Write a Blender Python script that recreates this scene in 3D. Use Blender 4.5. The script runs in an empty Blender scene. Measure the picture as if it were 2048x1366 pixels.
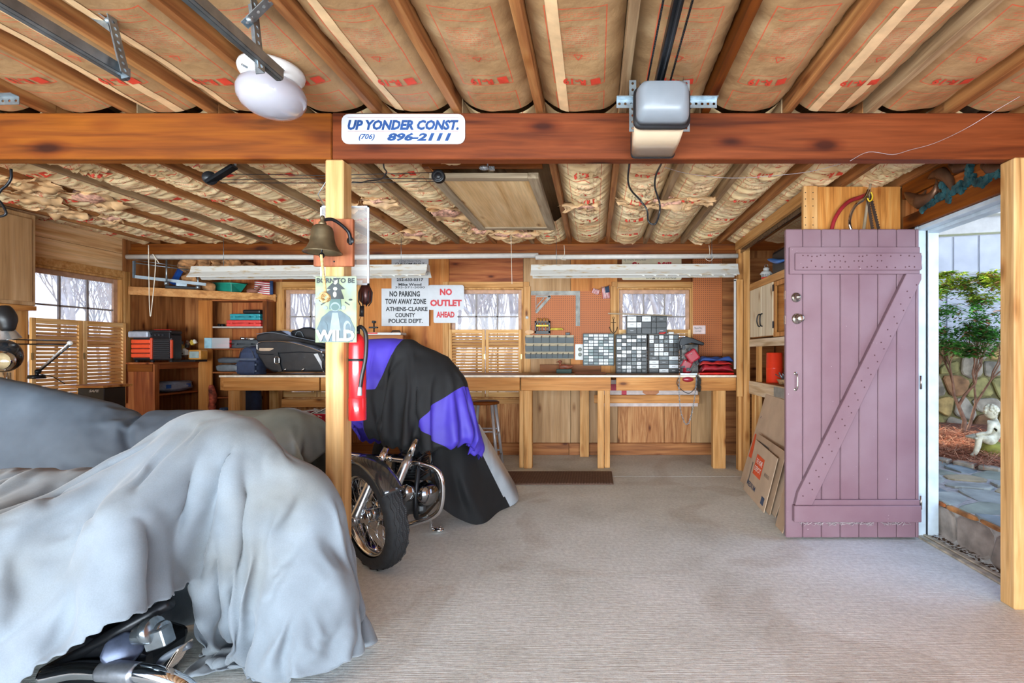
import bpy, bmesh, math, random, time
from mathutils import Vector, Matrix, noise
import numpy as np
random.seed(7)
PI = math.pi
SC = bpy.context.scene
COL = SC.collection
T0 = time.time()

# ------------------------------------------------------------------ camera, world, sun, fill, exposure
CAM_Z = 1.25
F = 990.0
cd = bpy.data.cameras.new('camera'); cd.sensor_width = 36.0; cd.lens = 36.0 * F / 2048.0
cd.shift_x = -(1190 - 1024) / 2048.0; cd.shift_y = (705 - 683) / 2048.0
cd.clip_start = 0.05; cd.clip_end = 300
cam = bpy.data.objects.new('camera', cd); cam.location = (0, 0, CAM_Z); cam.rotation_euler = (PI / 2, 0, 0)
COL.objects.link(cam); SC.camera = cam

w = bpy.data.worlds.new('sky'); SC.world = w; w.use_nodes = True
nt = w.node_tree; nt.nodes.clear()
tc = nt.nodes.new('ShaderNodeTexCoord'); sp = nt.nodes.new('ShaderNodeSeparateXYZ')
cr = nt.nodes.new('ShaderNodeValToRGB'); bg = nt.nodes.new('ShaderNodeBackground'); wo = nt.nodes.new('ShaderNodeOutputWorld')
nt.links.new(tc.outputs['Generated'], sp.inputs[0]); nt.links.new(sp.outputs['Z'], cr.inputs[0])
cr.color_ramp.elements[0].position = 0.0; cr.color_ramp.elements[0].color = (0.80, 0.86, 1.0, 1)
cr.color_ramp.elements[1].position = 0.7; cr.color_ramp.elements[1].color = (0.36, 0.54, 0.95, 1)
nt.links.new(cr.outputs[0], bg.inputs[0]); bg.inputs[1].default_value = 2.3
nt.links.new(bg.outputs[0], wo.inputs[0])

sl = bpy.data.lights.new('sun', 'SUN'); sl.energy = 8.0; sl.angle = math.radians(1.0); sl.color = (1.0, 0.95, 0.86)
sun = bpy.data.objects.new('sun', sl); COL.objects.link(sun)
SUN_DIR = Vector((0.50, -0.55, -0.67)).normalized()
sun.rotation_euler = SUN_DIR.to_track_quat('-Z', 'Y').to_euler(); sun.location = (-8, 10, 12)

def area(name, loc, target, sx, sy, energy, color=(1, 1, 1)):
    l = bpy.data.lights.new(name, 'AREA'); l.shape = 'RECTANGLE'; l.size = sx; l.size_y = sy; l.energy = energy; l.color = color
    o = bpy.data.objects.new(name, l); o.location = loc
    o.rotation_euler = (Vector(target) - Vector(loc)).to_track_quat('-Z', 'Z').to_euler(); COL.objects.link(o)
    return o
# fill lamps added behind the camera, for daylight through the open garage doors
area('garage_opening_fill', (-1.4, -13.0, 1.9), (-1.4, 4.0, 1.3), 15, 4.4, 1900, (0.84, 0.95, 1.0))
area('rear_ceiling_fill', (-1.4, -3.4, 0.30), (-1.4, 5.0, 2.2), 10, 1.2, 1050, (0.84, 0.94, 1.0))  # low lamp added to lift the rear ceiling

SC.view_settings.view_transform = 'Standard'; SC.view_settings.look = 'None'
SC.view_settings.gamma = 1.0; SC.view_settings.use_curve_mapping = False
SC.view_settings.exposure = 0.14
SC.cycles.max_bounces = 7; SC.cycles.diffuse_bounces = 4; SC.cycles.glossy_bounces = 3
SC.cycles.transmission_bounces = 6; SC.cycles.transparent_max_bounces = 12
SC.cycles.sample_clamp_indirect = 4.0

# ------------------------------------------------------------------ measuring helpers (metres in the room)
def XW(px, Y): return (px - 1190.0) / F * Y
def ZW(py, Y): return CAM_Z - (py - 705.0) / F * Y
def P(px, py, Y): return Vector((XW(px, Y), Y, ZW(py, Y)))
def PX(px, py, X):
    Y = F * X / (px - 1190.0); return Vector((X, Y, ZW(py, Y)))

# ------------------------------------------------------------------ materials
def L(c):
    if isinstance(c, str):
        c = c.lstrip('#'); c = tuple(int(c[i:i + 2], 16) for i in (0, 2, 4))
    return tuple(((v / 255.0) / 12.92 if v / 255.0 <= 0.04045 else ((v / 255.0 + 0.055) / 1.055) ** 2.4) for v in c)
MATS = {}
def newmat(name):
    m = bpy.data.materials.new(name); m.use_nodes = True
    return m, m.node_tree, m.node_tree.nodes['Principled BSDF']
def N(nt, kind, **kw):
    n = nt.nodes.new(kind)
    for k, v in kw.items():
        if k in n.inputs: n.inputs[k].default_value = v
        else: setattr(n, k, v)
    return n
def obj_coords(nt, sc=(1, 1, 1), rnd=True):
    tc = N(nt, 'ShaderNodeTexCoord'); mp = N(nt, 'ShaderNodeMapping'); mp.inputs['Scale'].default_value = sc
    if rnd:
        oi = N(nt, 'ShaderNodeObjectInfo'); ml = N(nt, 'ShaderNodeMath', operation='MULTIPLY'); ml.inputs[1].default_value = 37.0
        nt.links.new(oi.outputs['Random'], ml.inputs[0])
        ad = N(nt, 'ShaderNodeVectorMath', operation='ADD')
        nt.links.new(tc.outputs['Object'], ad.inputs[0]); nt.links.new(ml.outputs[0], ad.inputs[1])
        nt.links.new(ad.outputs[0], mp.inputs[0])
    else:
        nt.links.new(tc.outputs['Object'], mp.inputs[0])
    return mp.outputs[0]
def ramp(nt, src, stops):
    r = N(nt, 'ShaderNodeValToRGB'); e = r.color_ramp.elements
    while len(e) > 1: e.remove(e[-1])
    e[0].position = stops[0][0]; e[0].color = (*stops[0][1], 1)
    for p, c in stops[1:]:
        q = e.new(p); q.color = (*c, 1)
    nt.links.new(src, r.inputs[0]); return r.outputs[0]
def mixc(nt, fac, a, b, mode='MIX'):
    m = N(nt, 'ShaderNodeMix', data_type='RGBA', blend_type=mode)
    for s, v in ((0, fac), (6, a), (7, b)):
        if isinstance(v, (int, float)): m.inputs[s].default_value = v
        elif isinstance(v, tuple): m.inputs[s].default_value = (*v[:3], 1)
        else: nt.links.new(v, m.inputs[s])
    return m.outputs[2]
def bump(nt, bs, h, strength=0.2, dist=0.01):
    b = N(nt, 'ShaderNodeBump'); b.inputs['Strength'].default_value = strength; b.inputs['Distance'].default_value = dist
    nt.links.new(h, b.inputs['Height']); nt.links.new(b.outputs[0], bs.inputs['Normal'])
def flat(name, c, rough=0.6, metal=0.0, noise_amt=0.12, nscale=18.0, bmp=0.0, spec=None, coat=0.0, sheen=0.0):
    if name in MATS: return MATS[name]
    m, nt, bs = newmat(name); c = L(c)
    co = obj_coords(nt)
    nz = N(nt, 'ShaderNodeTexNoise'); nz.inputs['Scale'].default_value = nscale; nz.inputs['Detail'].default_value = 5
    nt.links.new(co, nz.inputs['Vector'])
    lo = tuple(v * (1 - noise_amt * 1.6) for v in c); hi = tuple(min(1, v * (1 + noise_amt)) for v in c)
    col = ramp(nt, nz.outputs[0], [(0.3, lo), (0.7, hi)])
    nt.links.new(col, bs.inputs['Base Color']); bs.inputs['Roughness'].default_value = rough; bs.inputs['Metallic'].default_value = metal
    if bmp: bump(nt, bs, nz.outputs[0], bmp, 0.01)
    if coat: bs.inputs['Coat Weight'].default_value = coat
    if sheen: bs.inputs['Sheen Weight'].default_value = sheen
    MATS[name] = m; return m
def wood(name, light, mid, dark, axis=0, knots=0.5, grain=1.0, rough=0.55, fig=0.0):
    """grain runs along the given local axis"""
    key = name + 'xyz'[axis]
    if key in MATS: return MATS[key]
    m, nt, bs = newmat(key); Lc, Mc, Dc = L(light), L(mid), L(dark)
    s = [14.0, 14.0, 14.0]; s[axis] = 0.9
    co = obj_coords(nt, tuple(s))
    nz = N(nt, 'ShaderNodeTexNoise'); nz.inputs['Scale'].default_value = 1.6 * grain; nz.inputs['Detail'].default_value = 7; nz.inputs['Distortion'].default_value = 0.6 + fig * 2
    nt.links.new(co, nz.inputs['Vector'])
    col = ramp(nt, nz.outputs[0], [(0.28, Dc), (0.46, Mc), (0.68, Lc)])
    s2 = [60.0, 60.0, 60.0]; s2[axis] = 2.5
    co2 = obj_coords(nt, tuple(s2))
    n2 = N(nt, 'ShaderNodeTexNoise'); n2.inputs['Scale'].default_value = 1.5; n2.inputs['Detail'].default_value = 4
    nt.links.new(co2, n2.inputs['Vector'])
    f2 = ramp(nt, n2.outputs[0], [(0.35, (0.72,) * 3), (0.6, (1.0,) * 3)])
    col = mixc(nt, 0.55, col, f2, 'MULTIPLY')
    # broad tone drift
    co3 = obj_coords(nt, (1, 1, 1)); n3 = N(nt, 'ShaderNodeTexNoise'); n3.inputs['Scale'].default_value = 1.7; n3.inputs['Detail'].default_value = 2
    nt.links.new(co3, n3.inputs['Vector'])
    f3 = ramp(nt, n3.outputs[0], [(0.3, (0.80, 0.74, 0.70)), (0.65, (1.06, 1.05, 1.03))])
    col = mixc(nt, 0.7, col, f3, 'MULTIPLY')
    if knots:
        s4 = [7.0, 7.0, 7.0]; s4[axis] = 2.6
        co4 = obj_coords(nt, tuple(s4)); v = N(nt, 'ShaderNodeTexVoronoi'); v.inputs['Scale'].default_value = 0.9
        nt.links.new(co4, v.inputs['Vector'])
        k = ramp(nt, v.outputs['Distance'], [(0.03 + 0.05 * knots, (0.16, 0.07, 0.03)), (0.09 + 0.07 * knots, (0.75, 0.62, 0.5)), (0.16 + 0.09 * knots, (1, 1, 1))])
        col = mixc(nt, 0.9, col, k, 'MULTIPLY')
    nt.links.new(col, bs.inputs['Base Color']); bs.inputs['Roughness'].default_value = rough; bs.inputs['Specular IOR Level'].default_value = 0.22
    bump(nt, bs, n2.outputs[0], 0.12, 0.004)
    MATS[key] = m; return m
def pine(a=0): return wood('pine', '#d3995a', '#c08244', '#9c6430', a, 0.5)
def stud(a=2): return wood('stud', '#d8a86e', '#c68f52', '#a2703a', a, 0.4)
def beamwood(a=0): return wood('beam_amber', '#84480f', '#733a0c', '#502607', a, 1.9)
def beamred(a=0): return wood('beam_red', '#7c3d1c', '#693012', '#481d0a', a, 1.3)
def postwood(a=2): return wood('post', '#dcb480', '#c99c64', '#9e7344', a, 0.7)
def ply(a=2): return wood('ply', '#d2904f', '#c27a3a', '#9e5a26', a, 0.35, 0.6)
def plypale(a=2): return wood('ply_pale', '#c4a078', '#b28b60', '#936f4a', a, 0.35, 0.5)
def plyfig(a=2): return wood('ply_figured', '#cf9c68', '#b67c4c', '#8c5530', a, 0.3, 0.9, 0.6, 1.0)
def redwood(a=0): return wood('redwood', '#b5703f', '#98522a', '#6f361c', a, 0.25)
def darkwood(a=0): return wood('darkwood', '#b57a48', '#996034', '#6f4222', a, 0.3)
def joistwood(a=1): return wood('joist', '#b98450', '#996238', '#6b4226', a, 0.3)
def greyboard(a=0): return wood('greyboard', '#b7a68c', '#9a8870', '#776650', a, 0.2)
def louverwood(a=0): return wood('louver', '#efc890', '#e2b070', '#c9904e', a, 0.0)

def steel(): return flat('galvanized', '#9aa6ae', 0.38, 0.9, 0.2, 30)
def chrome(): return flat('chrome', '#dcdfe2', 0.08, 1.0, 0.02)
def blackm(): return flat('black_plastic', '#1b1c1f', 0.4, 0.0, 0.1)
def blackmet(): return flat('black_metal', '#202226', 0.35, 0.5, 0.1)
def whitep(): return flat('white_paint', '#cfcfcc', 0.45, 0.0, 0.05)
def whiteplastic(): return flat('white_plastic', '#cdccca', 0.35, 0.0, 0.02)
def redp(): return flat('red_plastic', '#cf2a26', 0.4, 0.0, 0.08)
def glass():
    if 'glass' in MATS: return MATS['glass']
    m, nt, bs = newmat('window_glass')
    nt.nodes.remove(bs); out = [n for n in nt.nodes if n.type == 'OUTPUT_MATERIAL'][0]
    tr = N(nt, 'ShaderNodeBsdfTransparent'); tr.inputs[0].default_value = (0.93, 0.94, 0.96, 1)
    gl = N(nt, 'ShaderNodeBsdfGlossy'); gl.inputs['Roughness'].default_value = 0.03
    df = N(nt, 'ShaderNodeBsdfTranslucent'); df.inputs[0].default_value = (0.8, 0.82, 0.88, 1)
    fr = N(nt, 'ShaderNodeFresnel'); fr.inputs[0].default_value = 1.35
    mx = N(nt, 'ShaderNodeMixShader'); mx2 = N(nt, 'ShaderNodeMixShader'); mx2.inputs[0].default_value = 0.10
    nt.links.new(fr.outputs[0], mx.inputs[0]); nt.links.new(tr.outputs[0], mx.inputs[1]); nt.links.new(gl.outputs[0], mx.inputs[2])
    nt.links.new(mx.outputs[0], mx2.inputs[1]); nt.links.new(df.outputs[0], mx2.inputs[2]); nt.links.new(mx2.outputs[0], out.inputs[0])
    MATS['glass'] = m; return m
def clearplastic(name='clear_plastic', tint=(0.86, 0.9, 0.9), a=0.55):
    if name in MATS: return MATS[name]
    m, nt, bs = newmat(name)
    bs.inputs['Base Color'].default_value = (*tint, 1); bs.inputs['Roughness'].default_value = 0.35; bs.inputs['Specular IOR Level'].default_value = 0.3; bs.inputs['Alpha'].default_value = a
    MATS[name] = m; return m

# ------------------------------------------------------------------ mesh builder
class MB:
    def __init__(s): s.v = []; s.f = []; s.m = []; s.cm = 0; s.sm = []
    def add(s, vs, fs, smooth=False):
        b = len(s.v); s.v += [Vector(v) for v in vs]
        for f in fs: s.f.append([b + i for i in f]); s.m.append(s.cm); s.sm.append(smooth)
        return s
    def box(s, a, b):
        x0, y0, z0 = (min(a[i], b[i]) for i in range(3)); x1, y1, z1 = (max(a[i], b[i]) for i in range(3))
        return s.add([(x0, y0, z0), (x1, y0, z0), (x1, y1, z0), (x0, y1, z0), (x0, y0, z1), (x1, y0, z1), (x1, y1, z1), (x0, y1, z1)],
                     [(0, 3, 2, 1), (4, 5, 6, 7), (0, 1, 5, 4), (1, 2, 6, 5), (2, 3, 7, 6), (3, 0, 4, 7)])
    def obox(s, c, sz, M=None):
        M = M or Matrix.Identity(3); c = Vector(c); vs = []
        for dz in (-.5, .5):
            for dx, dy in ((-.5, -.5), (.5, -.5), (.5, .5), (-.5, .5)):
                vs.append(c + M @ Vector((dx * sz[0], dy * sz[1], dz * sz[2])))
        return s.add(vs, [(0, 3, 2, 1), (4, 5, 6, 7), (0, 1, 5, 4), (1, 2, 6, 5), (2, 3, 7, 6), (3, 0, 4, 7)])
    def bar(s, p0, p1, wd, ht, up=(0, 0, 1)):
        p0, p1 = Vector(p0), Vector(p1); d = p1 - p0; l = d.length; d.normalize()
        up = Vector(up); side = d.cross(up)
        if side.length < 1e-4: side = d.cross(Vector((1, 0, 0)))
        side.normalize(); u = side.cross(d)
        M = Matrix((d, side, u)).transposed()
        return s.obox((p0 + p1) / 2, (l, wd, ht), M)
    def tube(s, pts, r, n=8, caps=True, smooth=True, closed=False):
        pts = [Vector(p) for p in pts]; k = len(pts)
        rs = r if isinstance(r, (list, tuple)) else [r] * k
        rings = []; prev = None
        for i, p in enumerate(pts):
            a = pts[(i - 1) % k] if (i > 0 or closed) else p; b = pts[(i + 1) % k] if (i < k - 1 or closed) else p
            t = (b - a)
            if t.length < 1e-9: t = Vector((0, 0, 1))
            t.normalize()
            if prev is None:
                q = t.orthogonal().normalized()
            else:
                q = prev - t * prev.dot(t)
                q = q.normalized() if q.length > 1e-6 else t.orthogonal().normalized()
            prev = q; bb = t.cross(q)
            rings.append([p + (q * math.cos(2 * PI * j / n) + bb * math.sin(2 * PI * j / n)) * rs[i] for j in range(n)])
        vs = [v for rg in rings for v in rg]; fs = []
        for i in range(k - 1 if not closed else k):
            i2 = (i + 1) % k
            for j in range(n):
                fs.append((i * n + j, i * n + (j + 1) % n, i2 * n + (j + 1) % n, i2 * n + j))
        if caps and not closed:
            fs.append(tuple(reversed(range(n)))); fs.append(tuple((k - 1) * n + j for j in range(n)))
        return s.add(vs, fs, smooth)
    def cyl(s, p0, p1, r0, r1=None, n=16, smooth=True):
        return s.tube([p0, p1], [r0, r0 if r1 is None else r1], n, True, smooth)
    def lathe(s, prof, o=(0, 0, 0), ax=(0, 0, 1), n=24, smooth=True):
        """prof: (radius, height) pairs"""
        ax = Vector(ax).normalized(); q = ax.orthogonal().normalized(); b = ax.cross(q); o = Vector(o); vs = []
        for r, h in prof:
            for j in range(n):
                a = 2 * PI * j / n; vs.append(o + ax * h + (q * math.cos(a) + b * math.sin(a)) * max(r, 1e-5))
        fs = []
        for i in range(len(prof) - 1):
            for j in range(n): fs.append((i * n + j, i * n + (j + 1) % n, (i + 1) * n + (j + 1) % n, (i + 1) * n + j))
        return s.add(vs, fs, smooth)
    def prism(s, poly, o, u, v, th):
        """poly in (a,b) on axes u,v from o; thickness vector th"""
        o, u, v, th = Vector(o), Vector(u), Vector(v), Vector(th); n = len(poly)
        a = [o + u * p[0] + v * p[1] for p in poly]; b = [p + th for p in a]
        fs = [tuple(range(n)), tuple(reversed(range(n, 2 * n)))]
        for i in range(n): fs.append((i, n + i, n + (i + 1) % n, (i + 1) % n))
        return s.add(a + b, fs)
    def sphere(s, c, r, n=16, m=10):
        r = r if isinstance(r, (tuple, list)) else (r, r, r); c = Vector(c); vs = []; fs = []
        for i in range(m + 1):
            th = PI * i / m
            for j in range(n):
                a = 2 * PI * j / n
                vs.append(c + Vector((r[0] * math.sin(th) * math.cos(a), r[1] * math.sin(th) * math.sin(a), r[2] * math.cos(th))))
        for i in range(m):
            for j in range(n): fs.append((i * n + j, (i + 1) * n + j, (i + 1) * n + (j + 1) % n, i * n + (j + 1) % n))
        return s.add(vs, fs, True)
    def grid(s, fn, nu, nv, smooth=True, closed_u=False):
        vs = [fn(i / nu, j / nv) for j in range(nv + 1) for i in range(nu + 1)]; fs = []
        for j in range(nv):
            for i in range(nu):
                a = j * (nu + 1) + i; fs.append((a, a + 1, a + nu + 2, a + nu + 1))
        return s.add(vs, fs, smooth)
    def tri(s):
        return sum(len(f) - 2 for f in s.f)

MATSLOT = {}
def link_mesh(name, me, parent=None, loc=None):
    o = bpy.data.objects.new(name, me); COL.objects.link(o)
    if parent is not None: o.parent = parent
    if loc is not None: o.location = loc
    return o
def root_loc(parent):
    v = Vector((0, 0, 0)); p = parent
    while p is not None: v += p.location; p = p.parent
    return v
def obj(name, mb, mats, parent=None, bevel=0.0, origin=None, label=None, weld=False, segs=1, solid=0.0, sub=0):
    """world-space MB -> one object. parents carry no rotation."""
    base = root_loc(parent)
    o_ = Vector(origin) if origin is not None else base
    me = bpy.data.meshes.new(name)
    me.from_pydata([tuple(v - o_) for v in mb.v], [], mb.f)
    if not isinstance(mats, (list, tuple)): mats = [mats]
    for m in mats: me.materials.append(m)
    me.polygons.foreach_set('material_index', mb.m)
    me.polygons.foreach_set('use_smooth', mb.sm)
    if weld:
        bm = bmesh.new(); bm.from_mesh(me); bmesh.ops.remove_doubles(bm, verts=bm.verts, dist=1e-5)
        bmesh.ops.recalc_face_normals(bm, faces=bm.faces); bm.to_mesh(me); bm.free()
    me.update()
    o = link_mesh(name, me, parent, o_ - base)
    if bevel:
        b = o.modifiers.new('bevel', 'BEVEL'); b.width = bevel; b.segments = segs; b.limit_method = 'ANGLE'; b.angle_limit = 0.7
    if solid:
        b = o.modifiers.new('solid', 'SOLIDIFY'); b.thickness = solid
    if sub:
        b = o.modifiers.new('sub', 'SUBSURF'); b.levels = sub; b.render_levels = sub
    if label: o['label'] = label
    return o
def thing(name, label, cat, loc, group=None):
    o = bpy.data.objects.new(name, None); o.empty_display_size = 0.1; COL.objects.link(o); o.location = loc
    o['label'] = label; o['category'] = cat
    if group: o['group'] = group
    return o
def tag(o, label, cat, group=None, kind=None):
    o['label'] = label; o['category'] = cat
    if group: o['group'] = group
    if kind: o['kind'] = kind
    return o
def one(name, label, cat, mb, mats, group=None, **kw):
    zs = [v.z for v in mb.v]; xs = [v.x for v in mb.v]; ys = [v.y for v in mb.v]
    org = ((min(xs) + max(xs)) / 2, (min(ys) + max(ys)) / 2, min(zs))
    o = obj(name, mb, mats, None, origin=org, **kw); return tag(o, label, cat, group)
def struct(name, mb=None, mats=None, loc=(0, 0, 0), **kw):
    if mb is None:
        o = bpy.data.objects.new(name, None); COL.objects.link(o); o.location = loc
    else:
        o = obj(name, mb, mats, None, **kw)
    o['kind'] = 'structure'; return o
def copy_tree(o, parent=None):
    c = o.copy(); COL.objects.link(c); c.parent = parent
    for ch in list(o.children): copy_tree(ch, c)
    return c

# text as thin real letters
_TXT = {}
def text_arrays(s, bold=0.0, shear=0.0, res=2):
    k = (s, bold, shear, res)
    if k in _TXT: return _TXT[k]
    cu = bpy.data.curves.new('t', 'FONT'); cu.body = s; cu.size = 1.0; cu.offset = bold; cu.shear = shear; cu.resolution_u = res; cu.fill_mode = 'FRONT'
    o = bpy.data.objects.new('t', cu); COL.objects.link(o)
    dg = bpy.context.evaluated_depsgraph_get(); me = bpy.data.meshes.new_from_object(o.evaluated_get(dg))
    v = np.array([tuple(x.co) for x in me.vertices]).reshape(-1, 3); f = [tuple(p.vertices) for p in me.polygons]
    bpy.data.objects.remove(o); bpy.data.meshes.remove(me); bpy.data.curves.remove(cu)
    if len(v): v[:, :2] -= (v[:, :2].min(0) + v[:, :2].max(0)) / 2
    _TXT[k] = (v, f); return _TXT[k]
def put_text(mb, s, c, right, up, width, height, bold=0.0, shear=0.0, res=2):
    v, f = text_arrays(s, bold, shear, res)
    if not len(v): return
    ex = v.max(0) - v.min(0); c, right, up = Vector(c), Vector(right), Vector(up)
    sx = width / ex[0] if width else height / ex[1]; sy = height / ex[1] if height else sx
    mb.add([c + right * (p[0] * sx) + up * (p[1] * sy) for p in v], f)
def rrect(w_, h_, r, n=4):
    pts = []
    for cx, cy, a0 in ((w_ / 2 - r, h_ / 2 - r, 0), (-w_ / 2 + r, h_ / 2 - r, PI / 2), (-w_ / 2 + r, -h_ / 2 + r, PI), (w_ / 2 - r, -h_ / 2 + r, 1.5 * PI)):
        for i in range(n + 1):
            a = a0 + PI / 2 * i / n; pts.append((cx + r * math.cos(a), cy + r * math.sin(a)))
    return pts
def smooth_path(pts, n=6):
    pts = [Vector(p) for p in pts]; out = []
    for i in range(len(pts) - 1):
        p0 = pts[max(0, i - 1)]; p1 = pts[i]; p2 = pts[i + 1]; p3 = pts[min(len(pts) - 1, i + 2)]
        for k in range(n):
            t = k / n
            out.append(0.5 * ((2 * p1) + (-p0 + p2) * t + (2 * p0 - 5 * p1 + 4 * p2 - p3) * t * t + (-p0 + 3 * p1 - 3 * p2 + p3) * t ** 3))
    out.append(pts[-1]); return out
# ------------------------------------------------------------------ room measures
XL, XR, YB, YF = -5.03, 2.20, 6.07, -0.9
ZC = 2.43            # underside of the ceiling joists
BACK_OPEN = [(-3.83, -2.93), (-1.79, -0.88), (0.276, 1.18)]
WZ0, WZ1 = 0.68, 2.04
LEFT_OPEN = (4.36, 5.27)

# floor
def floor_mat():
    m, nt, bs = newmat('concrete')
    co = obj_coords(nt, rnd=False)
    n1 = N(nt, 'ShaderNodeTexNoise'); n1.inputs['Scale'].default_value = 1.1; n1.inputs['Detail'].default_value = 6; n1.inputs['Roughness'].default_value = 0.6
    n2 = N(nt, 'ShaderNodeTexNoise'); n2.inputs['Scale'].default_value = 38; n2.inputs['Detail'].default_value = 6
    n3 = N(nt, 'ShaderNodeTexNoise'); n3.inputs['Scale'].default_value = 160; n3.inputs['Detail'].default_value = 3
    for n in (n1, n2, n3): nt.links.new(co, n.inputs['Vector'])
    c = ramp(nt, n1.outputs[0], [(0.30, L('#c6c9c2')), (0.45, L('#dde2dd')), (0.60, L('#e8ede9')), (0.75, L('#eff5f2'))])
    c = mixc(nt, 0.55, c, ramp(nt, n2.outputs[0], [(0.35, (0.78,) * 3), (0.62, (1.05,) * 3)]), 'MULTIPLY')
    c = mixc(nt, 0.5, c, ramp(nt, n3.outputs[0], [(0.32, (0.6,) * 3), (0.45, (1.0,) * 3)]), 'MULTIPLY')
    # an old damp stain with its own outline
    n4 = N(nt, 'ShaderNodeTexNoise'); n4.inputs['Scale'].default_value = 0.85; n4.inputs['Detail'].default_value = 3; n4.inputs['Distortion'].default_value = 0.7
    nt.links.new(co, n4.inputs['Vector'])
    c = mixc(nt, 0.8, c, ramp(nt, n4.outputs[0], [(0.36, (0.90, 0.88, 0.86)), (0.40, (0.84, 0.80, 0.77)), (0.44, (1, 1, 1))]), 'MULTIPLY')
    nt.links.new(c, bs.inputs['Base Color']); bs.inputs['Roughness'].default_value = 0.75
    # broom finish
    mp = obj_coords(nt, (3, 90, 3), rnd=False); n5 = N(nt, 'ShaderNodeTexNoise'); n5.inputs['Scale'].default_value = 2; n5.inputs['Detail'].default_value = 3
    nt.links.new(mp, n5.inputs['Vector'])
    ad = N(nt, 'ShaderNodeMath', operation='ADD'); nt.links.new(n5.outputs[0], ad.inputs[0]); nt.links.new(n2.outputs[0], ad.inputs[1])
    bump(nt, bs, ad.outputs[0], 0.35, 0.006)
    return m
FLOOR = floor_mat()
fl = struct('floor')
obj('slab', MB().box((XL - .1, YF - .3, -0.12), (XR + .06, 4.985, 0)), FLOOR, fl)
obj('slab', MB().box((XL - .1, 4.995, -0.12), (XR + .06, YB + .1, 0)), FLOOR, fl)
drive = struct('ground', MB().box((-14, -14, -0.14), (16, YF - .3, -0.02)), FLOOR)

# outer ground
def ground_mat():
    m, nt, bs = newmat('leaf_litter'); co = obj_coords(nt, rnd=False)
    n1 = N(nt, 'ShaderNodeTexNoise'); n1.inputs['Scale'].default_value = 6; n1.inputs['Detail'].default_value = 8
    nt.links.new(co, n1.inputs['Vector'])
    nt.links.new(ramp(nt, n1.outputs[0], [(0.3, L('#6b5a45')), (0.5, L('#a08a6c')), (0.7, L('#c2b496'))]), bs.inputs['Base Color'])
    bs.inputs['Roughness'].default_value = 0.95; return m
LITTER = ground_mat()
struct('ground', MB().box((-60, YB + .12, -0.5), (2.29, 60, -0.1)).box((-60, YF - .3, -.5), (XL - .1, YB + .12, -.1)).box((9.5, YF - .3, -.5), (60, 60, -.1)).box((2.29, 12, -.5), (9.5, 60, -.1)), LITTER)

# back wall: sheets between and around the windows
wb = struct('wall_back')
def sheet(x0, x1, z0, z1, m, y=YB, th=0.06, g=0.0025):
    return obj('panel', MB().box((x0 + g, y, z0 + g), (x1 - g, y + th, z1 - g)), m, wb, bevel=0.001)
obj('sheathing', MB().box((XL - .1, YB + .07, 0), (BACK_OPEN[0][0] - .02, YB + .10, 2.62)), plypale(), wb)
for a, b in ((BACK_OPEN[0][1], BACK_OPEN[1][0]), (BACK_OPEN[1][1], BACK_OPEN[2][0]), (BACK_OPEN[2][1], XR + .1)):
    obj('sheathing', MB().box((a + .02, YB + .07, 0), (b - .02, YB + .10, 2.62)), plypale(), wb)
for a, b in BACK_OPEN:
    obj('sheathing', MB().box((a - .02, YB + .07, 0), (b + .02, YB + .10, WZ0 - .02)).box((a - .02, YB + .07, WZ1 + .02), (b + .02, YB + .10, 2.62)), plypale(), wb)
# columns (x0, x1, material above the bench, material below)
for x0, x1, up, lo in ((XL, -4.45, darkwood(2), darkwood(2)), (-4.45, BACK_OPEN[0][0], redwood(2), plypale()), (BACK_OPEN[0][1], -2.36, ply(), plyfig()), (-2.36, BACK_OPEN[1][0], ply(), plyfig()),
                       (BACK_OPEN[1][1], -0.30, plypale(), plypale()), (-0.30, BACK_OPEN[2][0], ply(), plypale()),
                       (BACK_OPEN[2][1], 1.60, beamwood(2), plypale()), (1.60, XR, darkwood(2), darkwood(2))):
    sheet(x0, x1, 1.0, 2.62, up); sheet(x0, x1, 0.0, 1.0, lo)
for i, (a, b) in enumerate(BACK_OPEN):
    sheet(a, b, WZ1, 2.62, (beamwood(0), redwood(0), beamwood(0))[i])
    mid = (a + b) / 2 + (.12 if i == 2 else 0)
    for q0, q1 in ((a, mid), (mid, b)): sheet(q0, q1, 0, WZ0, plyfig())

# left wall
wl = struct('wall_left')
LO0, LO1 = LEFT_OPEN
def lsheet(y0, y1, z0, z1, m):
    return obj('panel', MB().box((XL - .06, y0 + .003, z0 + .002), (XL, y1 - .003, z1 - .002)), m, wl, bevel=0.001)
PL = wood('wallboard', '#f2cfa2', '#eabd88', '#cf9860', 1, 0.4)
PLv = wood('wallboard', '#f2cfa2', '#eabd88', '#cf9860', 2, 0.4)
lsheet(YF, 1.2, 0, 2.62, PLv); lsheet(1.2, 2.8, 0, 2.62, PLv); lsheet(2.8, LO0, 0, 2.62, PLv)
lsheet(LO0, LO1, 2.30, 2.62, PL); lsheet(LO0, LO1, WZ1, 2.30, PL); lsheet(LO0, LO1, 0, WZ0, PL); lsheet(LO1, YB + .06, 0, 2.62, darkwood(2))

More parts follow.
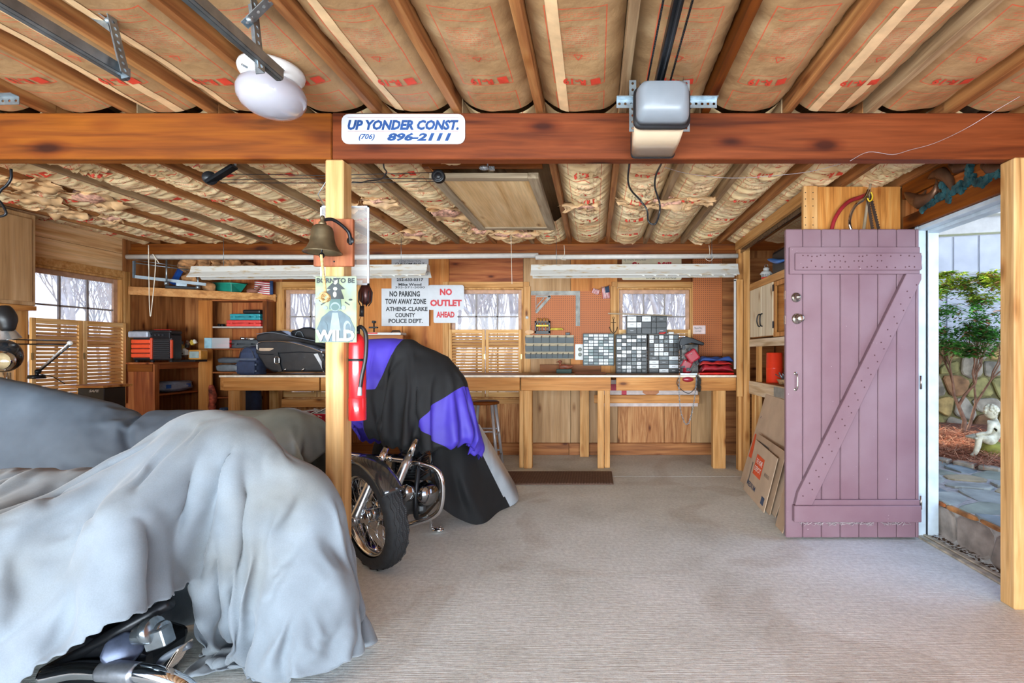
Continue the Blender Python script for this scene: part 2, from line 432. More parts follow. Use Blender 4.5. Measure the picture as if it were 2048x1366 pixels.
# right wall with the doorway Y 2.40..3.36
wr = struct('wall_right')
DY0, DY1, DZ = 2.46, 3.36, 2.075
def rsheet(y0, y1, z0, z1, m):
    return obj('panel', MB().box((XR, y0 + .002, z0 + .002), (XR + .06, y1 - .002, z1 - .002)), m, wr, bevel=0.001)
RW = wood('gable_board', '#c97a40', '#b5622c', '#8e4518', 1, 0.15)
rsheet(YF, DY0 - .03, 0, 2.62, RW); rsheet(DY0 - .03, DY1 + .03, 2.20, 2.62, RW); rsheet(DY1 + .03, 4.6, 0, 2.62, darkwood(2)); rsheet(4.6, YB, 0, 2.62, darkwood(2))
obj('header', MB().box((XR - .035, DY0 - .1, DZ + .03), (XR + .06, DY1 + .12, DZ + .125)), beamwood(1), wr, bevel=0.003)
obj('ledger', MB().box((XR - .03, DY0 - .1, 2.33), (XR, 3.50, 2.43)), beamwood(1), wr, bevel=0.003)
obj('sheathing', MB().box((XR + .06, YF, 0), (XR + .09, DY0 - .05, 2.6)).box((XR + .06, DY1 + .03, 0), (XR + .09, YB + .1, 2.6)).box((XR + .06, DY0 - .05, DZ + .05), (XR + .09, DY1 + .03, 2.6)), plypale(1), wr)

# front wall between and beside the open garage doors (behind the camera)
struct('wall_front', MB().box((XL - .1, YF - .1, 2.28), (XR + .1, YF, 2.62)).box((XL - .1, YF - .1, 0), (XL + .2, YF, 2.28)).box((XR - .2, YF - .1, 0), (XR + .1, YF, 2.28)), plypale(0))

# ------------------------------------------------------------------ windows and their louvred shutters
def window(n, org, right, nrm, wd):
    org, right, nrm = Vector(org), Vector(right), Vector(nrm)
    root = struct('window_%d' % n, loc=tuple(org))
    def B(mb, u0, u1, d0, d1, z0, z1):
        a = org + right * u0 + nrm * d0; b = org + right * u1 + nrm * d1
        return mb.box((a.x, a.y, z0), (b.x, b.y, z1))
    F_ = stud(2); FH = stud(0)
    fr = MB(); B(fr, 0, .02, -.10, .012, WZ0, WZ1); B(fr, wd - .02, wd, -.10, .012, WZ0, WZ1); B(fr, .02, wd - .02, -.10, .012, WZ1 - .02, WZ1); B(fr, .02, wd - .02, -.10, .012, WZ0, WZ0 + .02)
    obj('window_frame', fr, F_, root, bevel=.002)
    for z0, z1, dd in ((1.37, WZ1 - .02, -.055), (WZ0 + .02, 1.37, -.08)):
        s = MB(); B(s, .02, .065, dd, dd + .022, z0, z1); B(s, wd - .065, wd - .02, dd, dd + .022, z0, z1)
        B(s, .065, wd - .065, dd, dd + .022, z1 - .045, z1); B(s, .065, wd - .065, dd, dd + .022, z0, z0 + .04)
        sa = obj('sash', s, flat('sash_wood', '#b98f72', .5, 0, .15), root, bevel=.002)
        iw = wd - .13; ih = z1 - z0 - .085
        for k in (1, 2):
            mm = MB(); B(mm, .065 + iw * k / 3 - .009, .065 + iw * k / 3 + .009, dd + .002, dd + .02, z0 + .04, z1 - .045); obj('muntin', mm, flat('muntin', '#8d8480', .5), sa)
        mm = MB(); B(mm, .065, wd - .065, dd + .002, dd + .02, z0 + .04 + ih / 2 - .008, z0 + .04 + ih / 2 + .008); obj('muntin', mm, flat('muntin', '#8d8480', .5), sa)
        for i in range(3):
            for j in range(2):
                pn = MB(); B(pn, .065 + iw * i / 3, .065 + iw * (i + 1) / 3, dd + .006, dd + .009, z0 + .04 + ih * j / 2, z0 + .04 + ih * (j + 1) / 2)
                obj('pane', pn, glass(), sa)
    for u0, u1, z0, z1, m in ((-.075, -.002, WZ0 - .06, WZ1 + .075, F_), (wd + .002, wd + .075, WZ0 - .06, WZ1 + .075, F_), (0, wd, WZ1 + .002, WZ1 + .075, FH), (0, wd, WZ0 - .06, WZ0 - .002, FH)):
        c = MB(); B(c, u0, u1, .001, .014, z0, z1); obj('casing', c, m, root, bevel=.002)
    return root
def shutter(org, right, nrm, wd, z0, z1, label, group):
    org, right, nrm = Vector(org), Vector(right), Vector(nrm)
    root = thing('louvered_shutter', label, 'shutter', (org.x, org.y, z0), group)
    ax = 0 if abs(right.x) > .5 else 1
    def B(mb, u0, u1, d0, d1, a, b):
        p = org + right * u0 + nrm * d0; q = org + right * u1 + nrm * d1
        return mb.box((p.x, p.y, a), (q.x, q.y, b))
    W_ = louverwood(2); WH = louverwood(ax)
    for u0, u1 in ((.002, .038), (wd - .038, wd - .002)): obj('stile', B(MB(), u0, u1, 0, .024, z0, z1), W_, root, bevel=.002)
    for a, b in ((z0, z0 + .06), (z1 - .05, z1)): obj('rail', B(MB(), .038, wd - .038, 0, .024, a, b), WH, root, bevel=.002)
    n = int((z1 - z0 - .11) / .0345); me = None
    for k in range(n):
        zc = z0 + .06 + (k + .5) * (z1 - z0 - .11) / n
        c = org + right * (wd / 2) + nrm * .012; c.z = zc
        t = nrm * math.cos(math.radians(40)) - Vector((0, 0, 1)) * math.sin(math.radians(40))  # falls towards the room
        M = Matrix((right, t, right.cross(t))).transposed()
        sl_ = MB().obox(c, (wd - .078, .036, .005), M)
        if me is None:
            o = obj('slat', sl_, WH, root, origin=c); me = o.data
        else:
            o = link_mesh('slat', me, root, c - root_loc(root))
    hb = MB(); B(hb, wd - .012, wd + .004, .024, .028, zc := (z0 + z1) / 2 + .05, zc + .06); obj('hinge', hb, flat('brass', '#c9b27a', .35, .8), root)
    return root
names = ['beside the saddlebags', 'right of the no outlet sign', 'behind the drawer cabinets']
for i, (a, b) in enumerate(BACK_OPEN):
    window(i + 1, (a, YB, 0), (1, 0, 0), (0, -1, 0), b - a)
    h = (b - a - .03) / 2
    for k in range(2):
        shutter((a + .012 + k * (h + .006), YB - .028, 0), (1, 0, 0), (0, -1, 0), h, WZ0 + .03, 1.53,
                '%s louvred shutter panel on the back window %s' % (('left-hand', 'right-hand')[k], names[i]), 'louvred wooden shutters')
window(4, (XL, LO1, 0), (0, -1, 0), (1, 0, 0), LO1 - LO0)
h = (LO1 - LO0 - .03) / 2
for k in range(2):
    shutter((XL + .028, LO1 - .012 - k * (h + .006), 0), (0, -1, 0), (1, 0, 0), h, WZ0 + .03, 1.56,
            '%s louvred shutter panel on the left wall window behind the desk lamp' % ('right-hand', 'left-hand')[k], 'louvred wooden shutters')

# ------------------------------------------------------------------ ceiling: joists and paper-faced insulation batts
ce = struct('ceiling', loc=(0, 0, ZC))
obj('roof_deck', MB().box((XL - .35, YF - .5, 2.64), (XR + .35, YB + .45, 2.68)), plypale(1), ce)
obj('soffit_panel', MB().box((XL, 5.36, 2.50), (XR, YB, 2.515)), ply(0), ce)
JX = [0.135 + .4064 * k for k in range(-13, 6) if XL + .02 < 0.135 + .4064 * k < XR - .02]
rj = random.Random(3)
jm = [joistwood(1), beamwood(1), wood('joist_grey', '#b59a76', '#96795a', '#6d5338', 1, .3), joistwood(1)]
for x in JX:
    dx = rj.uniform(-.006, .006)
    m = jm[rj.randrange(4)]
    obj('joist', MB().box((x - .019 + dx, YF, ZC + rj.uniform(0, .006)), (x + .019 + dx, 2.47, ZC + .17)), m, ce, bevel=.002)
    obj('joist', MB().box((x - .019, 2.47, ZC), (x + .019, 5.38, ZC + .17)), jm[rj.choice([0, 2, 2, 3])], ce, bevel=.002)
def paper_mat(nm='kraft_paper', tones=('#bd9064', '#cea478', '#dbb990')):
    m, nt, bs = newmat(nm)
    tc = N(nt, 'ShaderNodeTexCoord'); co = tc.outputs['Object']
    oi = N(nt, 'ShaderNodeObjectInfo')
    n1 = N(nt, 'ShaderNodeTexNoise'); n1.inputs['Scale'].default_value = 5; n1.inputs['Detail'].default_value = 6; nt.links.new(co, n1.inputs['Vector'])
    c = ramp(nt, n1.outputs[0], [(0.3, L(tones[0])), (0.5, L(tones[1])), (0.7, L(tones[2]))])
    # red print: outlined boxes, heavy rules and lines of small text, period .56 m along the batt
    sx = N(nt, 'ShaderNodeSeparateXYZ'); nt.links.new(co, sx.inputs[0])
    def M(op, a, b=None, c2=None):
        n = N(nt, 'ShaderNodeMath', operation=op)
        for i, v in enumerate((a, b, c2)):
            if v is None: continue
            if isinstance(v, (int, float)): n.inputs[i].default_value = v
            else: nt.links.new(v, n.inputs[i])
        return n.outputs[0]
    off = M('MULTIPLY', oi.outputs['Random'], 0.0)
    v = M('FRACT', M('DIVIDE', M('ADD', M('ADD', sx.outputs['Y'], 5.6), off), 0.56)); ax = M('ABSOLUTE', sx.outputs['X'])
    def band(x, lo, hi): return M('MULTIPLY', M('GREATER_THAN', x, lo), M('LESS_THAN', x, hi))
    inbox = M('MULTIPLY', M('LESS_THAN', ax, .112), band(v, .06, .94))
    inner = M('MULTIPLY', M('LESS_THAN', ax, .108), band(v, .068, .932))
    outline = M('SUBTRACT', inbox, inner)
    rules = M('MULTIPLY', M('LESS_THAN', ax, .085), M('ADD', band(v, .175, .181), band(v, .80, .806)))
    mp = N(nt, 'ShaderNodeMapping'); mp.inputs['Scale'].default_value = (160, 40, 1); nt.links.new(co, mp.inputs[0])
    nz = N(nt, 'ShaderNodeTexNoise'); nz.inputs['Scale'].default_value = 1.0; nz.inputs['Detail'].default_value = 1; nt.links.new(mp.outputs[0], nz.inputs['Vector'])
    lines = M('MULTIPLY', band(M('FRACT', M('MULTIPLY', v, 46.0)), .25, .75), M('GREATER_THAN', nz.outputs[0], .47))
    tx = M('MULTIPLY', M('MULTIPLY', lines, M('LESS_THAN', ax, .082)), M('ADD', M('ADD', band(v, .24, .47), band(v, .53, .62)), band(v, .10, .15)))
    mask = M('MINIMUM', M('ADD', M('ADD', outline, rules), M('MULTIPLY', tx, .55)), 1.0)
    c = mixc(nt, M('MULTIPLY', mask, .85), c, L('#cc4a2c'))
    nt.links.new(c, bs.inputs['Base Color']); bs.inputs['Roughness'].default_value = 0.6
    n2 = N(nt, 'ShaderNodeTexNoise'); n2.inputs['Scale'].default_value = 14; n2.inputs['Detail'].default_value = 4; nt.links.new(co, n2.inputs['Vector'])
    bump(nt, bs, n2.outputs[0], 0.35, 0.02)
    tr = N(nt, 'ShaderNodeBsdfTranslucent')
    return m
PAPER = paper_mat('kraft_paper', ('#94704a', '#a58158', '#b4946c')); PAPER_REAR_LIT = paper_mat('paper_rear_lit', ('#d8b684', '#e6c998', '#f0d9b0')); REDINK = flat('red_ink', '#cf3f2a', .6, 0, .1)  # rear paper tone lightened, near one darkened, to even out the lamp light
TAPE = flat('paper_tape', '#deb98c', .5, 0, .1)
def batt_z(u, y, x0, rear, seed):
    """u -1..1 across the batt"""
    e = 1 - abs(u) ** (3.2 if not rear else 2.6)
    n = noise.noise(Vector((u * 1.2 + seed, y * (2.4 if not rear else 3.2), seed * 3)))
    z = 2.505 - (.064 if not rear else .072) * e - .012 * n * e
    if rear:   # sharp cross creases where the paper has slackened
        q = y * 24 + 2.6 * noise.noise(Vector((u * 1.7, y * 1.3, seed))) + u * u * 1.6
        c = noise.noise(Vector((u * .38 + 5, q * .8, seed + 7)))
        amp = .35 + .9 * max(0, noise.noise(Vector((seed * 2.1, y * .9, 3))) + .35)
        z -= amp * e * .030 * (1 - min(1, abs(c) * 3.2)) ** 1.5 - .006
        z -= .006 * e * noise.noise(Vector((u * 2.5, y * 55, seed)))
    else:
        z -= .006 * noise.noise(Vector((u * 2.5 + seed, y * 9, seed)))
        z -= .004 * (1 - e) * math.sin(y * 60 + 9 * noise.noise(Vector((y * 3, seed, 0))))
    return z
GAPS = JX; BW = .4064 - .040
bays = [(JX[i] + JX[i + 1]) / 2 for i in range(len(JX) - 1)] + [(JX[-1] + XR) / 2, (XL + JX[0]) / 2]
def torn(x, y, r=0.0): pass
HATCH = (-1.07, -.35, 3.16, 4.50)
for bi, bx in enumerate(bays):
    bw = BW
    if bi == len(bays) - 2: bw = XR - JX[-1] - .02
    if bi == len(bays) - 1: bw = JX[0] - XL - .02
    for rear in (0, 1):
        y0, y1 = (YF, 2.44) if not rear else (2.49, 5.36)
        seed = bi * 3.7 + rear * 1.9
        segs_ = [(y0, y1)]
        if rear and HATCH[0] - .2 < bx < HATCH[1] + .1: segs_ = [(y0, HATCH[2] - .03), (HATCH[3] + .03, y1)]
        for (a, b) in segs_:
            nv = max(6, int((b - a) / (.012 if rear else .035))); nu = 16
            mb = MB(); mb.grid(lambda s, t: Vector((bx + (s * 2 - 1) * bw / 2, a + (b - a) * t, batt_z(s * 2 - 1, a + (b - a) * t, bx, rear, seed))), nu, nv)
            o = obj('insulation_batt', mb, PAPER_REAR_LIT if rear else PAPER, ce, origin=(bx, 0, ZC + .05 ))
            # printed R-19 marks, reading towards the far wall
            pr = MB(); k0 = int(math.floor(a / .56)) - 1
            for k in range(k0, k0 + 9):
                yc = (k + .875) * .56
                if yc - .05 < a or yc + .05 > b: continue
                if rear and bi % 3 == 1 and k % 2: continue
                t_ = MB()
                put_text(t_, 'R-19', (bx - .022, yc, 0), (-1, 0, 0), (0, 1, 0), .100, .046, .04, 0, 2)
                lx = bx + .068
                t_.add([(lx - .020, yc - .023, 0), (lx - .016, yc + .023, 0), (lx + .026, yc + .023, 0), (lx + .022, yc - .023, 0)], [(0, 1, 2, 3)])
                ty = yc - .165 * 1.0
                for q0, q1 in (((-.018, -.016), (.018, -.016)), ((.018, -.016), (0, .018)), ((0, .018), (-.018, -.016))):
                    d = Vector((q1[0] - q0[0], q1[1] - q0[1], 0)).normalized(); nn = Vector((-d.y, d.x, 0)) * .0016
                    p0 = Vector((bx + q0[0], ty + q0[1], 0)); p1 = Vector((bx + q1[0], ty + q1[1], 0))
                    t_.add([p0 - nn, p1 - nn, p1 + nn, p0 + nn], [(0, 1, 2, 3)])
                for v in t_.v:
                    u = max(-1, min(1, (v.x - bx) / (bw / 2))); v.z = batt_z(u, v.y, bx, rear, seed) - (.006 if rear else .0045)
                pr.add(t_.v, t_.f)
            if len(pr.f): obj('print', pr, REDINK, o)
            if not rear and bi in (6, 7, 9, 11, 14):   # strips of tape along the batt
                for sx_ in ((-.45,) if bi % 2 else (-.42, .30)):
                    tp = MB(); tp.grid(lambda s, t: Vector((bx + (sx_ + (s - .5) * .24) * bw / 2, a + (b - a) * t, batt_z(sx_ + (s - .5) * .24, a + (b - a) * t, bx, rear, seed) - .0025)), 3, 60)
                    obj('tape', tp, TAPE, o)
# torn paper and pink fluff hanging out of the batts
FLUFF = flat('pink_fluff', '#d9a48c', .95, 0, .35, 40, .6); PAPERP = flat('torn_paper', '#cfa678', .6, 0, .3, 9, .3)
rt = random.Random(11)
for (px, py, sx, sy) in ((60, 395, .34, .22), (190, 400, .25, .3), (120, 425, .3, .2), (215, 440, .2, .15), (60, 372, .35, .2), (900, 430, .3, .3), (1010, 470, .3, .12), (960, 466, .25, .12), (830, 470, .3, .2),
                         (1160, 415, .3, .08), (1275, 408, .34, .08), (1345, 408, .3, .1), (1400, 405, .25, .12), (1085, 440, .12, .3), (700, 415, .2, .1), (760, 405, .25, .06), (1050, 470, .3, .1)):
    Y = F * (2.415 - CAM_Z) / (705 - py); c = Vector((XW(px, Y), min(Y, 5.25), 2.425)); sd = rt.random() * 50
    mb = MB(); kk = rt.uniform(-1, 1)
    def fn(s, t):
        a, b = s * 2 - 1, t * 2 - 1
        n1 = noise.noise(Vector((a * 1.6 + sd, b * 1.6, 0))); n2 = noise.noise(Vector((a * 4 + sd, b * 4, 4)))
        rr = 1 + .35 * noise.noise(Vector((a * 3, b * 3, sd)))
        return c + Vector((a * sx / 2 * rr, b * sy / 2 * rr + kk * a * .03, -.035 * n1 - .02 * n2 - .05 * max(0, b * b - .4) + (.0 if b > 0 else .02)))
    mb.grid(fn, 14, 12); obj('torn_paper', mb, PAPERP, ce, solid=.001)
    if rt.random() < .7:
        fb = MB(); fb.sphere(c + Vector((rt.uniform(-.05, .05), 0, .012)), (sx * .4, sy * .35, .03), 12, 7)
        for v in fb.v: v += Vector([noise.noise(v * 30 + Vector((q * 9, 0, 0))) for q in range(3)]) * .035
        obj('fluff', fb, FLUFF, ce)['kind'] = 'stuff'

# ------------------------------------------------------------------ the big beam, the posts
BY0, BY1 = 2.43, 2.495
mb = MB().box((XL, BY0, 2.20), (-1.295, BY1, ZC - .003)); one('ceiling_beam', 'knotty amber ceiling beam on the left, ending at the white phone sign', 'beam', mb, beamwood(0), bevel=.004)
mb = MB().box((-1.291, BY0, 2.20), (XR - .003, BY1, ZC - .003)); one('ceiling_beam', 'reddish scuffed ceiling beam on the right behind the door opener', 'beam', mb, beamred(0), bevel=.004)
mb = MB().box((-1.325, BY0 - .002, 0), (-1.236, BY0 + .087, 2.198)); one('wooden_post', 'square wooden post in the middle carrying the bell and tin sign', 'post', mb, postwood(2), bevel=.006)
mb = MB().box((2.035, BY0 - .03, 0), (2.19, BY0 + .06, 2.198)); one('wooden_post', 'wooden post at the right edge beside the open doorway', 'post', mb, postwood(2), bevel=.006)

# header boards over the bench
mb = MB().box((XL + .003, 5.36, 2.355), (1.56, 5.40, 2.428)); one('header_board', 'upper long pine header board across the room above the bench', 'board', mb, beamwood(0), bevel=.003)
mb = MB().box((XL + .003, 5.33, 2.30), (-.42, 5.36, 2.352)); one('header_board', 'lower pine header board, left length above the windows', 'board', mb, beamwood(0), bevel=.003)
mb = MB().box((-.415, 5.33, 2.29), (1.56, 5.36, 2.352)); one('header_board', 'lower pine header board, right length above the pegboards', 'board', mb, beamwood(0), bevel=.003)
# hatch in the ceiling
t = thing('ceiling_hatch', 'framed plywood attic hatch in the ceiling behind the beam', 'hatch', (-.7, 3.8, 2.36))
obj('panel', MB().box((-1.0, 3.22, 2.375), (-.42, 4.44, 2.39)), wood('hatch_ply', '#f0d2a2', '#e4bf8a', '#c99c64', 1, .2, .6), t)
for b in (((-1.06, 3.16, 2.362), (-.99, 4.50, 2.40)), ((-.43, 3.16, 2.362), (-.36, 4.50, 2.40))): obj('frame_board', MB().box(*b), greyboard(1), t, bevel=.003)
for b in (((-.99, 3.16, 2.364), (-.43, 3.22, 2.398)), ((-.99, 4.44, 2.364), (-.43, 4.50, 2.398))): obj('frame_board', MB().box(*b), greyboard(0), t, bevel=.003)
one('blocking_board', 'short wooden block nailed between joists in front of the attic hatch', 'board', MB().box((-1.08, 3.09, 2.41), (-.33, 3.13, 2.47)), beamwood(0))

# baseboards
for x0, x1 in ((-4.4, -.32), (-.315, 1.55)):
    b = struct('baseboard_back', MB().box((x0, YB - .04, 0), (x1, YB - .002, .145)), darkwood(0), bevel=.003)

# ------------------------------------------------------------------ doorway jambs, threshold, door leaf
JB = flat('jamb_paint', '#c3d2dc', .5, 0, .12, 9, .1)
t = struct('trim_1', loc=(XR, DY1, 0))
obj('jamb', MB().box((XR - .012, DY1 - .003, 0), (XR + .045, DY1 + .03, DZ + .03)), JB, t, bevel=.002)
obj('jamb', MB().box((XR + .05, DY1 - .02, 0), (XR + .12, DY1 + .03, DZ + .03)), JB, t, bevel=.002)
obj('head_jamb', MB().box((XR - .012, DY0 - .05, DZ), (XR + .045, DY1 - .005, DZ + .028)), JB, t, bevel=.002)
obj('head_jamb', MB().box((XR + .05, DY0 - .05, DZ - .02), (XR + .12, DY1 - .022, DZ + .03)), JB, t, bevel=.002)
obj('jamb', MB().box((XR - .012, DY0 - .05, 0), (XR + .12, DY0 - .02, DZ)), JB, t, bevel=.002)
obj('weatherstrip', MB().box((XR + .045, DY1 - .012, 0), (XR + .05, DY1 + .02, DZ)), blackm(), t)
obj('threshold', MB().box((XR - .02, DY0 - .04, 0), (XR + .02, DY1, .012)).box((XR + .025, DY0 - .04, -.005), (XR + .062, DY1, .018)), flat('old_threshold', '#b9ae98', .5, .3, .3), t, bevel=.003)

def doormat():
    m, nt, bs = newmat('mauve_paint'); co = obj_coords(nt, rnd=False)
    n1 = N(nt, 'ShaderNodeTexNoise'); n1.inputs['Scale'].default_value = 2.2; n1.inputs['Detail'].default_value = 5; nt.links.new(co, n1.inputs['Vector'])
    c = ramp(nt, n1.outputs[0], [(0.3, L('#70505a')), (0.5, L('#795d66')), (0.7, L('#806770'))])
    n2 = N(nt, 'ShaderNodeTexNoise'); n2.inputs['Scale'].default_value = 60; n2.inputs['Detail'].default_value = 4; nt.links.new(co, n2.inputs['Vector'])
    c = mixc(nt, ramp(nt, n2.outputs[0], [(.74, (0, 0, 0)), (.78, (1, 1, 1))]), c, L('#e8dcdc'))
    nt.links.new(c, bs.inputs['Base Color']); bs.inputs['Roughness'].default_value = 0.42
    n3 = N(nt, 'ShaderNodeTexNoise'); n3.inputs['Scale'].default_value = 9; n3.inputs['Detail'].default_value = 3; nt.links.new(co, n3.inputs['Vector'])
    bump(nt, bs, n3.outputs[0], .1, .01); return m
DM = doormat()
DX0, DX1, DYF = 1.272, 2.163, 3.30
dr = struct('door_1', loc=(DX1, DYF + .02, .015))
edges = [DX0] + [XW(x, 3.3) for x in (1605.8, 1643.4, 1681, 1718.7, 1756.2, 1793.7, 1832)] + [DX1]
ZD0, ZD1 = .015, 2.073
for a, b in zip(edges[:-1], edges[1:]):
    obj('plank', MB().box((a + .0018, DYF, ZD0), (b - .0018, DYF + .035, ZD1)), DM, dr, bevel=.005)
obj('core', MB().box((DX0 + .003, DYF + .012, ZD0 + .004), (DX1 - .003, DYF + .033, ZD1 - .004)), DM, dr)
def zz(py): return ZW(py, 3.3)
bt = obj('batten', MB().box((XW(1577, 3.3), DYF - .022, zz(549)), (XW(1836, 3.3), DYF, zz(495))), DM, dr, bevel=.003)
b2 = obj('batten', MB().box((XW(1586, 3.3), DYF - .040, zz(542)), (XW(1836, 3.3), DYF - .022, zz(508))), DM, dr, bevel=.004)
b3 = obj('batten', MB().box((XW(1584, 3.3), DYF - .040, zz(1041)), (XW(1836, 3.3), DYF, zz(1008))), DM, dr, bevel=.004)
obj('batten', MB().box((XW(1620, 3.3), DYF - .02, zz(1009)), (XW(1836, 3.3), DYF, zz(998))), DM, dr, bevel=.003)
pa = [(XW(1586, 3.3), zz(1007)), (XW(1592, 3.3), zz(982)), (XW(1806, 3.3), zz(549)), (XW(1836, 3.3), zz(549)), (XW(1836, 3.3), zz(560)), (XW(1620, 3.3), zz(1007))]
obj('diagonal_brace', MB().prism([(p[0], p[1]) for p in pa], (0, DYF - .038, 0), (1, 0, 0), (0, 0, 1), (0, .038, 0)), DM, dr, bevel=.003, weld=True)
# bolt heads through the battens and the brace
bolts = MB(); rb = random.Random(5)
for i in range(26):
    x = XW(1600 + i * 9.2, 3.3)
    for yy in (514, 525, 536):
        if rb.random() < (.75 if yy != 525 else .35): bolts.lathe([(0.0, .004), (.0035, .003), (.005, 0)], (x + rb.uniform(-.006, .006), DYF - .040, zz(yy) + rb.uniform(-.004, .004)), (0, -1, 0), 6)
for i in range(34):
    f = (i + .5) / 34; x = 1603 + (1822 - 1603) * f + (7 if i % 2 else -5); y = 995 + (565 - 995) * f
    bolts.lathe([(0.0, .004), (.0035, .003), (.005, 0)], (XW(x, 3.3), DYF - .038, zz(y)), (0, -1, 0), 6)
bo = obj('bolt_heads', bolts, flat('old_bolt', '#5c3a40', .5, .4), dr); bo['kind'] = 'stuff'
NK = flat('satin_nickel', '#b9b4ab', .25, 1.0, .05)
for (px, py, r, kn) in ((1592, 595, .033, 0), (1594, 637.5, .036, 1)):
    k = MB(); k.lathe([(0, 0), (r, 0), (r * .97, .008), (r * .8, .012), (r * .55, .016), (.012 if kn else r * .45, .026), (.012 if kn else r * .5, .034)] + ([(.022, .042), (.027, .055), (.024, .066), (.012, .07), (0, .07)] if kn else [(r * .42, .045), (0, .046)]), P(px, py, 3.3) + Vector((0, 0, 0)), (0, -1, 0), 28)
    obj('door_knob' if kn else 'deadbolt', k, NK, dr, label='brushed nickel round knob' if kn else 'brushed nickel deadbolt')
hd = MB(); hx = XW(1591, 3.3)
hd.tube(smooth_path([(hx, DYF, zz(747)), (hx, DYF - .03, zz(750)), (hx, DYF - .034, zz(763)), (hx, DYF - .03, zz(776)), (hx, DYF, zz(779))], 4), .005, 8)
for yy in (747, 779): hd.lathe([(0, .003), (.011, .002), (.012, 0)], (hx, DYF, zz(yy)), (0, -1, 0), 10)
obj('pull_handle', hd, NK, dr, label='small nickel pull handle')
for yy in (590, 640): obj('latch_plate', MB().box((DX0 - .0015, DYF + .006, zz(yy + 8)), (DX0 + .001, DYF + .03, zz(yy - 9))), NK, dr)
for zc in (.25, 1.05, 1.85): obj('hinge', MB().cyl((DX1 + .008, DYF - .003, zc - .045), (DX1 + .008, DYF - .003, zc + .045), .007, n=8), NK, dr)
cw = MB()
for i in range(60):
    x = rb.uniform(XW(1600, 3.3), XW(1820, 3.3)); z = zz(1041) - .002
    cw.tube([(x, DYF - .03, z), (x + rb.uniform(-.03, .03), DYF - .02, z - rb.uniform(.005, .03)), (x + rb.uniform(-.05, .05), DYF - .008, z - rb.uniform(0, .02))], .0012, 3, False)
obj('cobweb', cw, flat('cobweb', '#c9bcbc', .9), dr)['kind'] = 'stuff'
# ------------------------------------------------------------------ outside: patio, stone wall, bed, house, trees
def voronoi(w_, h_, sites, gap):
    cells = []
    for i, s in enumerate(sites):
        poly = [(0, 0), (w_, 0), (w_, h_), (0, h_)]
        for j, q in enumerate(sites):
            if i == j: continue
            mx, my = (s[0] + q[0]) / 2, (s[1] + q[1]) / 2; nx, ny = q[0] - s[0], q[1] - s[1]; l = math.hypot(nx, ny)
            if l > 4 * max(w_, h_): continue
            c = (mx * nx + my * ny) / l - gap / 2; nx /= l; ny /= l; out = []
            for k in range(len(poly)):
                a, b = poly[k], poly[(k + 1) % len(poly)]; da = a[0] * nx + a[1] * ny - c; db = b[0] * nx + b[1] * ny - c
                if da <= 0: out.append(a)
                if (da < 0) != (db < 0) and abs(da - db) > 1e-12:
                    t = da / (da - db); out.append((a[0] + (b[0] - a[0]) * t, a[1] + (b[1] - a[1]) * t))
            poly = out
            if len(poly) < 3: break
        if len(poly) >= 3: cells.append(poly)
    return cells
def stones(parent, name, o, u, v, nrm, w_, h_, nx, ny, gap, th, mats, seed, rough=.3, skip=None):
    r = random.Random(seed); sites = []
    for j in range(ny):
        for i in range(nx):
            sites.append(((i + .5 + (.5 if j % 2 else 0) + r.uniform(-rough, rough)) * w_ / nx % w_, (j + .5 + r.uniform(-rough, rough)) * h_ / ny))
    o, u, v, nrm = Vector(o), Vector(u), Vector(v), Vector(nrm)
    for poly in voronoi(w_, h_, sites, gap):
        cx = sum(p[0] for p in poly) / len(poly); cy = sum(p[1] for p in poly) / len(poly); t = th * r.uniform(.6, 1.15)
        # clipped corners for a weathered outline
        pp = []
        for k in range(len(poly)):
            a, b, c = poly[k - 1], poly[k], poly[(k + 1) % len(poly)]
            pp += [(b[0] + (a[0] - b[0]) * .16, b[1] + (a[1] - b[1]) * .16), (b[0] + (c[0] - b[0]) * .16, b[1] + (c[1] - b[1]) * .16)]
        n = len(pp); tl = (r.uniform(-.12, .12), r.uniform(-.12, .12))
        def q(p, s, d): return o + u * (cx + (p[0] - cx) * s) + v * (cy + (p[1] - cy) * s) + nrm * (d + ((p[0] - cx) * tl[0] + (p[1] - cy) * tl[1]) * (d > 0))
        vs = [q(p, 1, -.01) for p in pp] + [q(p, .98, t * .7) for p in pp] + [q(p, .86, t) for p in pp] + [o + u * cx + v * cy + nrm * t * 1.08]
        fs = []
        for L_ in (0, 1):
            for k in range(n): fs.append((L_ * n + k, L_ * n + (k + 1) % n, (L_ + 1) * n + (k + 1) % n, (L_ + 1) * n + k))
        for k in range(n): fs.append((2 * n + k, 2 * n + (k + 1) % n, 3 * n))
        mb = MB(); mb.add(vs, fs, False)
        obj(name, mb, r.choice(mats), parent, origin=o + u * cx + v * cy, weld=False)
SM = [flat('stone_tan', '#a8905c', .85, 0, .35, 9, .5), flat('stone_olive', '#8f8a58', .85, 0, .35, 8, .5), flat('stone_brown', '#8c6a4a', .85, 0, .35, 7, .5), flat('stone_grey', '#9a9486', .85, 0, .35, 8, .5)]
FM = [flat('flag_green', '#8a9282', .6, 0, .2, 7, .3), flat('flag_grey', '#9aa098', .6, 0, .2, 8, .3), flat('flag_tan', '#a99c7c', .6, 0, .25, 7, .3), flat('flag_blue', '#7f8b8c', .6, 0, .2, 7, .3)]
RM = [flat('riser_brown', '#a8703c', .8, 0, .45, 11, .6), flat('riser_rust', '#a45c2c', .8, 0, .45, 9, .6), flat('riser_grey', '#8f857c', .8, 0, .3, 9, .6)]
MORTAR = flat('mortar', '#a9a6a0', .9, 0, .2, 30, .5)
XS = 2.335; PZ = .245
t = thing('stone_step', 'raised flagstone patio with a rubble stone riser outside the door', 'step', (XS, 3, 0))
